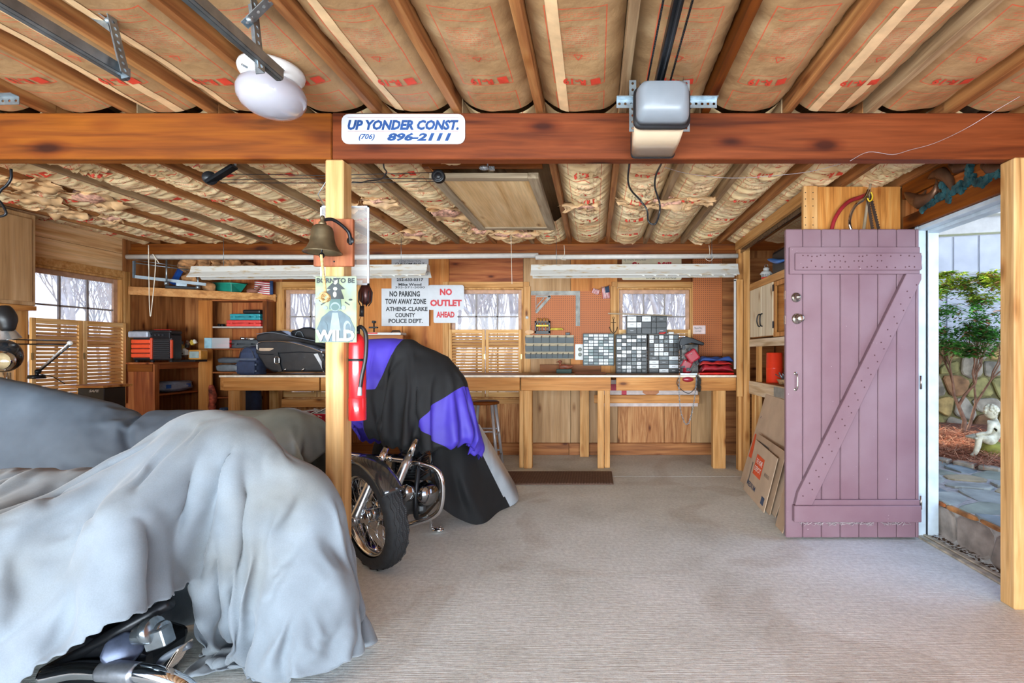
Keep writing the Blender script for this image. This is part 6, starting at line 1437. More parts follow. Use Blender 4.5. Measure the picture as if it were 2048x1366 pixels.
obj('crown', MB().lathe([(0, .175), (.008, .172), (.011, .16), (.008, .15), (.016, .142), (.018, .13), (0, .125)], bc, (0, 0, 1), 16), BR, t)
obj('clapper', MB().cyl(bc + Vector((-.003, 0, .05)), bc + Vector((-.003, 0, -.01)), .004, n=8).sphere(bc + Vector((-.003, 0, -.012)), (.012, .012, .014), 12, 8), blackmet(), t)
obj('bracket', MB().tube(smooth_path([bc + Vector((0, 0, .150)), bc + Vector((.03, .04, .165)), bc + Vector((.075, .09, .12)), bc + Vector((.08, .10, .06))], 5), .008, 8).lathe([(0, .005), (.014, .004), (.018, 0)], bc + Vector((.08, .10, .08)), (0, -1, 0), 14), blackmet(), t)
ropeM = flat('jute_rope', '#d1ad76', .9, 0, .3, 80, .5)
rp_ = MB(); q0, q1 = bc + Vector((.005, -.02, -.012)), P(651, 586, 2.32)
for s_ in range(3):
    rp_.tube([q0.lerp(q1, i / 60) + Vector((math.cos(i * .9 + s_ * 2.09) * .0035, math.sin(i * .9 + s_ * 2.09) * .0035, 0)) for i in range(61)], .0036, 5)
kn = P(650, 595, 2.31)
for i in range(4): rp_.tube([kn + Vector((math.cos(a) * .016, math.sin(a + i) * .014, math.sin(a) * .018 + i * .002 - .003)) for a in [j * PI / 6 + i for j in range(13)]], .0055, 6)
for i in range(5): rp_.tube([kn, kn + Vector((-.02 - .006 * i, rp.uniform(-.01, .01), rp.uniform(-.012, .012)))], .0016, 4)
one('bell_rope', 'knotted jute rope hanging from the bell clapper', 'rope', rp_, ropeM)
# tin sign
t = thing('tin_sign', 'pale green BORN TO BE WILD tin sign with a motorcycle rider on the post', 'sign', P(671, 685, 2.42))
def tinm():
    m, nt, bs = newmat('tin_print'); co = obj_coords(nt, rnd=False); n1 = N(nt, 'ShaderNodeTexNoise'); n1.inputs['Scale'].default_value = 9; n1.inputs['Detail'].default_value = 4; nt.links.new(co, n1.inputs['Vector'])
    nt.links.new(ramp(nt, n1.outputs[0], [(.35, L('#74836f')), (.5, L('#8f9877')), (.65, L('#84928a'))]), bs.inputs['Base Color']); bs.inputs['Roughness'].default_value = .6; return m
ya = 2.415; x0, x1, z0, z1 = XW(630.5, ya), XW(713, ya), ZW(685, ya), ZW(552.5, ya)
obj('plate', MB().box((x0, ya, z0), (x1, ya + .003, z1)), tinm(), t, bevel=.001)
def SG(u, v): return Vector((x0 + (x1 - x0) * u, ya - .0015, z1 + (z0 - z1) * v))
def sgp(pts, m, nm='print', d=0.0):
    o_ = SG(0, 0) + Vector((0, -d, 0)); mb = MB(); mb.prism([((SG(u, v) - o_).x, (SG(u, v)).z - o_.z) for u, v in pts], o_, (1, 0, 0), (0, 0, 1), (0, .0012, 0)); return obj(nm, mb, m, t)
def oval(u, v, a, b, n=20): return [(u + a * math.cos(2 * PI * i / n), v + b * math.sin(2 * PI * i / n)) for i in range(n)]
DK = flat('print_black', '#20282b', .4); GT = flat('print_teal', '#3f5f5b', .35); PG = flat('print_pale', '#7c8b8f', .3, 0, .1, 30); BL = flat('print_blue', '#3f555f', .3, 0, .2, 30); SK = flat('print_skin', '#bdbaa8', .4)
mb = MB(); put_text(mb, 'BORN TO BE', SG(.5, .065) + Vector((0, -.001, 0)), (1, 0, 0), (0, 0, 1), (x1 - x0) * .92, (z1 - z0) * .075, .03); obj('lettering', mb, DK, t)
mb = MB(); put_text(mb, 'WILD', SG(.49, .895) + Vector((0, -.004, 0)), (1, 0, 0), (0, 0, 1), (x1 - x0) * .95, (z1 - z0) * .17, .05); obj('lettering', mb, flat('print_cream', '#cfcdc0', .35), t)
sgp([(.1, .99), (.04, .8), (.16, .62), (.36, .52), (.62, .52), (.84, .62), (.97, .8), (.9, .99)], BL, d=.0003)            # bike mass
sgp([(.28, .19), (.42, .10), (.56, .10), (.68, .17), (.73, .195), (.62, .20), (.68, .30), (.70, .345), (.35, .345), (.26, .24), (.38, .20)], DK, d=.0006)  # dark jacket
sgp(oval(.49, .07, .055, .055), SK, d=.0009); sgp(oval(.49, .045, .05, .02), DK, d=.0013)
sgp(oval(.49, .19, .05, .026), SK, d=.0012); sgp(oval(.48, .275, .045, .045), SK, d=.0012)
sgp([(.36, .345), (.62, .345), (.64, .50), (.34, .50)], GT, d=.0012); sgp(oval(.49, .46, .115, .068), PG, d=.0016); sgp(oval(.49, .468, .095, .05), GT, d=.002)
sgp([(.42, .55), (.56, .55), (.62, .82), (.36, .82)], PG, d=.0012); sgp(oval(.25, .475, .055, .028), PG, d=.0012); sgp(oval(.69, .475, .055, .032), PG, d=.0012)
sgp(oval(.14, .37, .04, .014), DK, d=.0012); sgp(oval(.86, .355, .045, .014), DK, d=.0012); sgp([(.73, .38), (.84, .43), (.83, .44), (.72, .40)], DK, d=.0012); sgp([(.14, .43), (.24, .38), (.25, .40), (.15, .44)], DK, d=.0012)
sgp(oval(.78, .77, .09, .10), PG, d=.0014); sgp(oval(.80, .78, .06, .07), BL, d=.0018); sgp(oval(.22, .78, .09, .10), BL, d=.0014)
# framed clear sheet behind the post
t = thing('plexiglass_panel', 'clear plastic sheet in a thin white frame hanging behind the post', 'panel', P(690, 570, 2.56)); yq = 2.56
x0, x1, z0, z1 = XW(641, yq), XW(738, yq), ZW(570, yq), ZW(412, yq)
obj('clear_sheet', MB().box((x0, yq, z0), (x1, yq + .003, z1)), clearplastic('plexi', (.75, .76, .78), .22), t)
for b in (((x0, z0), (x0 + .008, z1)), ((x1 - .008, z0), (x1, z1)), ((x0, z1 - .008), (x1, z1)), ((x0, z0), (x1, z0 + .008))): obj('edge', MB().box((b[0][0], yq - .003, b[0][1]), (b[1][0], yq + .006, b[1][1])), flat('frame_white', '#d0d6de', .4), t)
obj('paper_label', MB().box((XW(714, yq), yq - .006, ZW(570, yq)), (XW(726, yq), yq - .004, ZW(561, yq))), whiteplastic(), t)
obj('hook_wire', MB().tube([Vector((x0 + .02, yq, z1)), Vector((x0 + .02, 2.50, z1 + .04)), Vector((-1.30, 2.50, z1 + .2))], .002, 5), steel(), t)
# trouble light
t = thing('work_lamp', 'black caged work lamp hanging from the clear panel behind the post', 'work lamp', P(730, 590, 2.6)); yw = 2.60
cg = MB()
for k in range(8):
    a = k * PI / 4; cg.tube([P(729, 612, yw) + Vector((math.cos(a) * .02, math.sin(a) * .02, 0)), P(730, 603, yw) + Vector((math.cos(a) * .035, math.sin(a) * .03, 0)), P(731, 585, yw) + Vector((math.cos(a) * .036, math.sin(a) * .03, 0)), P(731, 570, yw) + Vector((math.cos(a) * .018, math.sin(a) * .015, 0))], .0025, 5)
obj('cage', cg, blackmet(), t); obj('reflector', MB().lathe([(.012, -.05), (.03, -.03), (.033, .02), (.016, .06), (0, .065)], P(731, 590, yw), (0, 0, 1), 16), flat('dark_maroon', '#4a2622', .3, .4), t)
obj('handle', MB().cyl(P(724, 612, yw), P(723, 633, yw), .011, n=12), blackm(), t); obj('cable', MB().tube(smooth_path([P(722, 633, yw), P(718, 645, yw), P(719, 670, yw), P(716, 700, yw)], 5), .002, 5), flat('orange_cord', '#b5602c', .6), t)
# fire extinguisher on the right side of the post
t = thing('fire_extinguisher', 'red fire extinguisher with black hose strapped to the right side of the post', 'fire extinguisher', P(719, 840, 2.47)); ye = 2.475; ex = XW(715, ye); zb_, zt_ = ZW(840, ye), ZW(674, ye)
EX = flat('extinguisher_red', '#d3222a', .25, 0, .05, 6, 0, coat=.5)
obj('cylinder', MB().lathe([(0, zb_), (.036, zb_), (.040, zb_ + .006), (.040, zt_ - .05), (.037, zt_ - .02), (.026, zt_), (.014, zt_ + .015), (0, zt_ + .015)], (ex, ye, 0), (0, 0, 1), 32), EX, t)
obj('valve', MB().cyl((ex, ye, zt_ + .01), (ex, ye, zt_ + .04), .012, n=12).obox((ex, ye - .02, zt_ + .045), (.02, .07, .008)), blackm(), t)
obj('strap', MB().lathe([(.0405, -.006), (.0425, -.006), (.0425, .006), (.0405, .006)], (ex, ye, ZW(720, ye)), (0, 0, 1), 28), blackm(), t)
obj('hose', MB().tube(smooth_path([(ex, ye - .01, zt_ + .035), (ex + .025, ye - .015, zt_ + .05), (ex + .052, ye - .02, zt_ + .01), (ex + .052, ye - .025, zt_ - .10), (ex + .035, ye - .03, zt_ - .20), (ex + .028, ye - .03, ZW(775, ye))], 6), .0095, 10), blackm(), t)
obj('nozzle', MB().cyl((ex + .028, ye - .032, ZW(773, ye)), (ex + .026, ye - .032, ZW(790, ye)), .009, .011, 12), flat('hose_grey', '#a8adb2', .4), t)
obj('lower_cup', MB().lathe([(.0405, zb_), (.0415, zb_ + .002), (.0415, zb_ + .11), (.0405, zb_ + .112)], (ex, ye, 0), (0, 0, 1), 28), EX, t)

# ------------------------------------------------------------------ right side shelf unit behind the door
XF = 1.62
t = thing('corner_shelving', 'rough pine shelving along the right wall behind the open door', 'shelving', (1.9, 4.4, 0))
def pst(a, b, Y, z0=0.0, z1=2.40, dy=.09, m=None): obj('post', MB().box((XW(a, Y), Y, z0), (XW(b, Y), Y + dy, z1)), m or stud(2), t, bevel=.003)
pst(1477, 1486, 5.24, .0, 2.36); pst(1487, 1500, 5.16, 0, 2.36)
obj('post', MB().box((XF, 5.02, 0), (XF + .038, 5.12, .93)), stud(2), t, bevel=.003); obj('post', MB().box((XF, 4.90, 0), (XF + .036, 4.98, 1.32)), stud(2), t, bevel=.003)
obj('post', MB().box((XF, 3.62, 0), (XF + .038, 3.71, 2.36)), stud(2), t, bevel=.003)
# upper rail running to the front
obj('top_rail', MB().box((1.50, 3.52, 2.34), (1.54, 5.3, 2.425)), stud(1), t, bevel=.003); obj('foil_edge', MB().box((1.54, 3.53, 2.30), (1.552, 5.25, 2.37)), flat('foil', '#8f8a84', .2, .9, .5, 40, .6), t)
obj('back_sheet', MB().box((2.16, 3.56, .95), (2.185, 5.9, 2.4)), darkwood(1), t)
obj('back_sheet', MB().box((1.55, 6.02, .0), (2.18, 6.04, 2.4)), darkwood(0), t)
for z, m in ((.955, pine(1)), ): obj('shelf_board', MB().box((XF, 3.55, z - .02), (2.16, 5.15, z)), m, t, bevel=.002); obj('front_rail', MB().box((XF - .02, 3.55, z - .13), (XF, 5.15, z + .002)), wood('rough_white', '#e8d8c2', '#dcc4a2', '#b99a74', 1, .5), t, bevel=.003)
obj('metal_plate', MB().box((XF - .024, 3.7, .86), (XF - .021, 4.42, .945)), flat('plate_grey', '#9aa09c', .5, .4), t)
obj('shelf_board', MB().box((XF, 3.55, 1.335), (2.16, 5.12, 1.355)), pine(1), t); obj('front_rail', MB().box((XF - .02, 3.55, 1.31), (XF, 5.13, 1.385)), wood('rough_white', '#e8d8c2', '#dcc4a2', '#b99a74', 1, .5), t, bevel=.003)
obj('shelf_board', MB().box((XF, 3.55, 1.905), (2.16, 5.12, 1.925)), pine(1), t); obj('front_rail', MB().box((XF - .02, 3.55, 1.885), (XF, 5.13, 1.955)), stud(1), t, bevel=.003)
# upper end box over the door: plywood side with a nailed stile
t2 = thing('storage_box', 'plywood side of the high storage box above the open door, with the saws', 'storage box', (1.84, 3.52, 1.95))
obj('stile', MB().box((XW(1605, 3.52), 3.50, 1.95), (XW(1633, 3.52), 3.54, ZW(373.5, 3.52))), stud(2), t2, bevel=.003)
obj('side_panel', MB().box((XW(1634, 3.52), 3.515, 1.95), (2.17, 3.535, ZW(373.5, 3.52))), wood('box_ply', '#cf9450', '#bf7d3a', '#9b5f28', 2, .2, .7, .6, .9), t2, bevel=.002)
ns = MB()
for py in (385, 398, 412, 435, 450): 
    for px in (1611, 1626): ns.cyl(P(px, py, 3.498), P(px, py, 3.502), .004, n=6)
obj('nail', ns, blackm(), t2)
# bow saws hanging there
def bow(lab, pts, r, m, blade=None):
    t = thing('bow_saw', lab, 'saw', P(pts[0][0], pts[0][1], 3.46)); obj('frame', MB().tube(smooth_path([P(x, y, Y) for x, y, Y in pts], 6), r, 10), m, t)
    if blade:
        a, b = P(*blade[0]), P(*blade[1]); d = (b - a); n = 34; nn = Vector((-d.z, 0, d.x)).normalized() * .009; mb = MB(); vs = []
        for i in range(n + 1): c = a + d * (i / n); vs += [c - nn, c + nn * (1 if i % 2 else 1.9)]
        mb.add(vs, [(2 * i, 2 * i + 2, 2 * i + 3, 2 * i + 1) for i in range(n)]); obj('blade', mb, flat('rusty_blade', '#3c2a20', .7, .4), t, solid=.0015)
    return t
bow('red bow saw hanging above the open door', [(1738, 386, 3.46), (1722, 394, 3.46), (1700, 402, 3.46), (1682, 418, 3.46), (1668, 442, 3.46), (1661, 470, 3.46)], .014, flat('saw_red', '#8a1c24', .35, 0, .2), ((1738, 384, 3.45), (1760, 470, 3.45)))
bow('chrome bow saw hanging above the open door', [(1738, 378, 3.42), (1728, 398, 3.42), (1712, 410, 3.42), (1702, 428, 3.42), (1699, 448, 3.42), (1706, 470, 3.42)], .011, chrome(), ((1734, 390, 3.43), (1746, 470, 3.43)))
one('pruning_pole', 'weathered grey handle hanging between the bow saws', 'handle', MB().tube([P(1741, 368, 3.44), P(1737, 392, 3.44), P(1727, 462, 3.44)], [.008, .010, .011], 8), greyboard(2))
one('yellow_rope', 'yellow cord loop tying the saws above the door', 'cord', MB().tube(smooth_path([P(1742, 384, 3.41), P(1745, 392, 3.41), P(1743, 400, 3.41), P(1738, 402, 3.41), P(1735, 396, 3.41)], 5), .005, 6), flat('yellow_cord', '#e0b81c', .5))
# white double cabinet doors with black pulls
t = thing('shelf_cabinet', 'pale double door cabinet with black bow pulls on the corner shelving', 'cabinet', (1.9, 4.6, 1.40))
WD = wood('whitewash', '#e6d9bf', '#dccbab', '#c4ad88', 2, .1); XD = 1.598
ya, yb, yc = F * XD / (1500 - 1190), F * XD / (1522.5 - 1190), F * XD / (1545 - 1190)
obj('carcass', MB().box((1.62, yc - .0, 1.40), (2.10, ya, 1.42)).box((1.62, ya - .02, 1.42), (2.10, ya, 1.88)).box((1.62, yc, 1.42), (2.10, yc + .02, 1.88)), ply(0), t)
obj('face_frame', MB().box((1.603, 3.6, 1.39), (1.62, yc - .004, 1.43)).box((1.603, yc - .06, 1.43), (1.62, yc - .01, 1.88)).box((1.603, 3.6, 1.84), (1.62, yc - .06, 1.88)), pine(2), t, bevel=.002)
for k, (y0, y1) in enumerate(((yb + .003, ya), (yc, yb - .003))):
    d = obj('door', MB().box((XD, y0, 1.405), (XD + .018, y1, 1.885)), WD, t, bevel=.003)
    yh = yb + (.035 if k == 0 else -.035)
    obj('bow_pull', MB().tube(smooth_path([(XD, yh, 1.50), (XD - .02, yh, 1.51), (XD - .028, yh + (.01 if k == 0 else -.01), 1.56), (XD - .02, yh, 1.61), (XD, yh, 1.62)], 5), .006, 8), blackmet(), d)
for z in (1.47, 1.80): obj('hinge', MB().box((XD - .003, yc - .03, z), (XD + .002, yc, z + .06)), blackmet(), t)
# on the shelves
t = thing('lantern', 'small white metal candle lantern on top of the double door cabinet', 'lantern', PX(1512, 574, 1.70)); lc = Vector((1.70, 5.05, 1.927)); lw = F * 1.70 / 322
lc = Vector((1.73, 5.0, 1.927))
obj('lantern_base', MB().lathe([(0, 0), (.055, 0), (.055, .012), (0, .012)], lc, (0, 0, 1), 6), whitep(), t); obj('glass_body', MB().lathe([(.043, .012), (.043, .11)], lc, (0, 0, 1), 6), clearplastic('acrylic', (.85, .88, .9), .3), t)
fr_ = MB()
for k in range(6): a = k * PI / 3; fr_.cyl(lc + Vector((math.cos(a) * .046, math.sin(a) * .046, .01)), lc + Vector((math.cos(a) * .046, math.sin(a) * .046, .115)), .004, n=5)
obj('posts', fr_, whitep(), t); obj('lantern_roof', MB().lathe([(.060, .11), (.062, .118), (.045, .140), (.030, .146), (.028, .165), (.032, .168), (.022, .18), (0, .182)], lc, (0, 0, 1), 18), whitep(), t)
obj('ring', MB().tube([lc + Vector((math.cos(a) * .018, 0, .195 + math.sin(a) * .018)) for a in [i * PI / 6 for i in range(12)]], .002, 5, closed=True), steel(), t)
one('black_crate', 'black box on the top shelf behind the door edge', 'box', MB().box((1.66, 4.25, 1.927), (2.1, 4.66, 2.19)), blackm(), bevel=.03, segs=2)
one('blue_helmet_visor', 'bright blue curved plastic piece in front of the black box', 'visor', MB().tube(smooth_path([PX(1536, 519, 1.63), PX(1545, 521, 1.62), PX(1556, 523, 1.61), PX(1570, 520, 1.61)], 5), [.006 + .016 * math.sin(PI * i / 15) for i in range(16)], 8), flat('bright_blue', '#2f74c4', .35))
one('red_dish', 'red and white dish on the top shelf by the lantern', 'dish', MB().lathe([(0, 0), (.04, 0), (.06, .02), (.055, .02), (.035, .006), (0, .006)], (1.67, 4.80, 1.957), (0, 0, 1), 18), redp())
one('yellow_glove', 'tan leather glove on the top shelf by the red dish', 'glove', MB().sphere((1.70, 4.62, 1.965), (.04, .07, .025), 12, 8).sphere((1.66, 4.70, 1.965), (.02, .03, .02), 8, 6), flat('glove_tan', '#c9a25c', .8))
one('red_canister', 'tall red plastic canister on the shelf counter behind the door', 'canister', MB().lathe([(0, 0), (.075, 0), (.077, .004), (.077, .135), (.079, .138), (.079, .145), (.077, .148), (.075, .285), (.07, .292), (0, .292)], (1.74, 4.80, .957), (0, 0, 1), 36), flat('canister_red', '#e03a1e', .3, 0, .04))
t = thing('basket', 'tan basket of small tools beside the red canister', 'basket', (1.74, 4.50, .957)); obj('bowl', MB().lathe([(0, 0), (.06, 0), (.085, .05), (.08, .05), (.055, .008), (0, .008)], (1.74, 4.50, .957), (0, 0, 1), 22), flat('basket_tan', '#a8845c', .8, 0, .3, 60), t)
tl = MB()
for i in range(9): tl.cyl((1.74 + rp.uniform(-.04, .04), 4.50 + rp.uniform(-.04, .04), .98), (1.74 + rp.uniform(-.08, .08), 4.50 + rp.uniform(-.08, .08), 1.04 + rp.uniform(0, .04)), .005, n=6)
obj('small_tools', tl, steel(), t)
one('twig_bundle', 'dark twisted wire piece behind the tool basket', 'wire', MB().tube(smooth_path([(1.95, 4.45, .957), (1.93, 4.45, 1.02), (1.97, 4.43, 1.08), (1.94, 4.43, 1.13)], 4), .005, 6), flat('rust_iron', '#5e4a36', .7, .5))
# white-edged boards leaning at the end of the bench
one('framed_window', 'narrow white glazed frame standing at the right end of the bench', 'frame', MB().box((XW(1468, 5.30), 5.295, ZW(738, 5.3)), (XW(1472, 5.3), 5.31, ZW(560, 5.3))).box((XW(1474, 5.3), 5.295, ZW(745, 5.3)), (XW(1477, 5.3), 5.31, ZW(562, 5.3))).box((XW(1468, 5.30), 5.295, ZW(562, 5.3)), (XW(1477, 5.3), 5.31, ZW(558, 5.3))), whitep())
one('pine_lath', 'short pine board nailed upright at the right end of the bench', 'board', MB().box((XW(1473, 5.14), 5.12, ZW(793, 5.14)), (XW(1485, 5.14), 5.145, ZW(559, 5.14))), stud(2), bevel=.003)
# cardboard sheets leaning on the shelving
CB = flat('cardboard', '#c2a78c', .8, 0, .08, 6); CB2 = flat('cardboard_dark', '#b3967a', .8, 0, .08, 6)
def card(lab, quad, m, prints=()):
    t = thing('cardboard_sheet', lab, 'cardboard', quad[0]); a, b, c, d = [Vector(q) for q in quad]  # bottom-near, bottom-far, top-far, top-near
    n = (b - a).cross(d - a).normalized()
    obj('sheet', MB().add([a, b, c, d], [(0, 1, 2, 3)]), m, t, solid=.006)
    def at(u, v): return a.lerp(b, u).lerp(d.lerp(c, u), v)
    side = -1 if n.x > 0 else 1
    for kind, u0, u1, v0, v1, pm in prints:
        off = n * side * .0075
        if kind == 'box': obj('print', MB().add([at(u0, v0) + off, at(u1, v0) + off, at(u1, v1) + off, at(u0, v1) + off], [(0, 1, 2, 3)]), pm, t)
        else:
            mb = MB(); cc = at((u0 + u1) / 2, (v0 + v1) / 2) + off * 1.25; R_ = (at(0, .5) - at(1, .5)).normalized(); U_ = (d - a).normalized()
            put_text(mb, kind, cc, -R_ if False else R_ * (1 if (R_.cross(U_)).x < 0 else -1), U_, (at(u0, v0) - at(u1, v0)).length, (at(0, v0) - at(0, v1)).length, .01); obj('lettering', mb, pm, t)
    return t
OP = flat('print_orange', '#e0562a', .7); NB = flat('print_navy', '#3a4a66', .7); GP = flat('print_grey', '#7c7066', .8); WP = flat('print_white', '#efe4d8', .7)
# leaning plane: foot at X 1.42, top rests against the shelf rail at X 1.60
card('tallest pale cardboard sheet leaning on the corner shelving behind the door', [(1.37, 3.75, .0), (1.42, 4.82, .0), (1.60, 4.62, .86), (1.585, 3.6, .84)], CB,
     [('box', .55, .95, .80, .86, GP), ('FRAGILE', .6, .95, .74, .78, NB), ('box', .30, .75, .52, .545, GP), ('box', .86, .97, .30, .56, OP), ('GLASS', .55, .85, .6, .65, NB), ('box', .1, .5, .46, .5, NB), ('BOX', .15, .45, .55, .62, NB)])
card('middle cardboard sheet with a torn top edge behind the front one', [(1.345, 3.80, .0), (1.385, 4.60, .0), (1.475, 4.45, .52), (1.44, 3.72, .50)], CB2, [('box', .5, .9, .82, .9, GP)])
card('front cardboard sheet with the orange square logo leaning beside the door', [(1.32, 3.86, .0), (1.36, 4.52, .0), (1.445, 4.42, .47), (1.40, 3.78, .44)], CB,
     [('box', .42, .78, .42, .80, OP), ('THE HOME', .46, .74, .64, .74, WP), ('DEPOT', .46, .74, .50, .60, WP), ('MOVING BOX', .1, .3, .55, .62, GP), ('box', .08, .2, .08, .22, NB), ('MEDIUM', .5, .9, .15, .25, NB), ('box', .85, .9, .2, .6, GP)])
card('bare thin cardboard strip standing nearest to the door edge', [(1.30, 3.42, .0), (1.31, 3.58, .0), (1.50, 3.60, .8), (1.50, 3.44, .78)], CB2)

# ------------------------------------------------------------------ dolphins plaque over the doorway
t = thing('dolphin_plaque', 'bronze and verdigris dolphins over coral wall sculpture above the doorway', 'wall sculpture', PX(1900, 360, 2.17))
BZE = flat('bronze', '#6b4c38', .4, .6, .2, 10); VER = flat('verdigris', '#2f6068', .5, .4, .5, 16, .5)
def dolphin(path, r0, extra=()):
    pts = smooth_path([PX(x, y, 2.165) for x, y in path], 5); n = len(pts); prof = []
    for i in range(n):
        f = i / (n - 1); prof.append(r0 * (.18 + .82 * math.sin(min(1, f * 2.6) * PI / 2)) if f < .38 else r0 * (1 - (f - .38) / .62) ** .9 + .008)
    mb = MB(); mb.tube(pts, prof, 12)
    for tri in extra: mb.prism([((PX(x, y, 2.165) - PX(*tri[0], 2.165)).y, (PX(x, y, 2.165) - PX(*tri[0], 2.165)).z) for x, y in tri], PX(*tri[0], 2.165), (0, 1, 0), (0, 0, 1), (.012, 0, 0))
    obj('dolphin', mb, BZE, t)
dolphin([(1810, 386), (1824, 396), (1840, 403), (1856, 398), (1868, 386), (1873, 368)], .042, [[(1840, 392), (1850, 380), (1846, 396)], [(1868, 376), (1872, 356), (1880, 386), (1872, 380)]])
dolphin([(1857, 357), (1870, 349), (1884, 347), (1895, 356), (1902, 370), (1906, 384)], .034, [[(1884, 345), (1893, 337), (1894, 350)], [(1902, 376), (1912, 368), (1898, 388), (1904, 384)]])
dolphin([(1898, 329), (1912, 334), (1925, 335), (1936, 330)], .030)
dolphin([(1962, 330), (1978, 334), (1994, 336), (2008, 332)], .030)
co_ = MB(); rr_ = random.Random(4)
def coral(path, r):
    pts = smooth_path([PX(x, y, 2.168) for x, y in path], 6)
    for i, p_ in enumerate(pts):
        for k in range(2):
            q = p_ + Vector((rr_.uniform(-.008, .004), rr_.uniform(-r, r), rr_.uniform(-r, r))); co_.obox(q, (.02, rr_.uniform(.016, .032), rr_.uniform(.014, .03)), Matrix.Rotation(rr_.uniform(0, 3), 3, 'X'))
    co_.tube(pts, r * .7, 7)
coral([(1844, 421), (1852, 412), (1866, 405), (1882, 394), (1898, 390), (1912, 378), (1930, 366), (1942, 355), (1958, 364), (1975, 358), (1990, 346), (2002, 351)], .016)
coral([(1942, 355), (1938, 342), (1940, 334)], .014); coral([(1892, 392), (1892, 376), (1885, 368)], .010); coral([(1898, 390), (1900, 400)], .012); coral([(1918, 372), (1926, 382)], .014); coral([(1958, 364), (1968, 372)], .012)
obj('coral', co_, VER, t)
# ------------------------------------------------------------------ cloth: draped covers, settled by the cloth solver then frozen to mesh
def collider(mb, thick=.012):
    me = bpy.data.meshes.new('form'); me.from_pydata([tuple(v) for v in mb.v], [], mb.f); o = link_mesh('form', me)
    o.modifiers.new('c', 'COLLISION'); o.collision.thickness_outer = thick; o.collision.cloth_friction = 25; return o
def drape(grids, cols, frames, quality=5, pins=None, bend=.25):
    """grids: list of (mesh, params); all sims run together"""
    cobs = [collider(c) for c in cols]; obs = []
    for me, kw in grids:
        o = link_mesh('cloth', me); md = o.modifiers.new('cl', 'CLOTH'); s = md.settings
        s.quality = quality; s.mass = kw.get('mass', .3); s.tension_stiffness = 20; s.compression_stiffness = 20; s.shear_stiffness = 5; s.bending_stiffness = kw.get('bend', bend); s.air_damping = 2.5
        md.collision_settings.distance_min = .008; md.collision_settings.collision_quality = 2; md.collision_settings.use_self_collision = kw.get('selfc', False)
        md.collision_settings.self_distance_min = .006
        if kw.get('pin'):
            vg = o.vertex_groups.new(name='pin'); vg.add(kw['pin'], 1.0, 'REPLACE'); s.vertex_group_mass = 'pin'
        if kw.get('shrink'): s.shrink_min = kw['shrink']
        md.point_cache.frame_start = 1; md.point_cache.frame_end = frames; obs.append(o)
    SC.frame_start = 1; SC.frame_end = frames
    for f in range(1, frames + 1): SC.frame_set(f)
    dg = bpy.context.evaluated_depsgraph_get(); res = []
    for o in obs: res.append(bpy.data.meshes.new_from_object(o.evaluated_get(dg)))
    for o in obs + cobs: bpy.data.objects.remove(o)
    SC.frame_set(1)
    return res
def cloth_grid(fn, nu, nv, keep=None):
    vs = [fn(i / nu, j / nv) for j in range(nv + 1) for i in range(nu + 1)]; fs = []
    for j in range(nv):
        for i in range(nu):
            if keep and not keep((i + .5) / nu, (j + .5) / nv): continue
            a = j * (nu + 1) + i; fs.append((a, a + 1, a + nu + 2, a + nu + 1))
    used = sorted({q for f in fs for q in f}); mp = {q: k for k, q in enumerate(used)}
    me = bpy.data.meshes.new('cloth'); me.from_pydata([tuple(vs[q]) for q in used], [], [tuple(mp[q] for q in f) for f in fs])
    uv = me.attributes.new('rest_uv', 'FLOAT2', 'POINT')
    for k, q in enumerate(used): uv.data[k].vector = ((q % (nu + 1)) / nu, (q // (nu + 1)) / nv)
    return me
FLOORC = MB().box((-6, -1, -.2), (3, 7, .004))
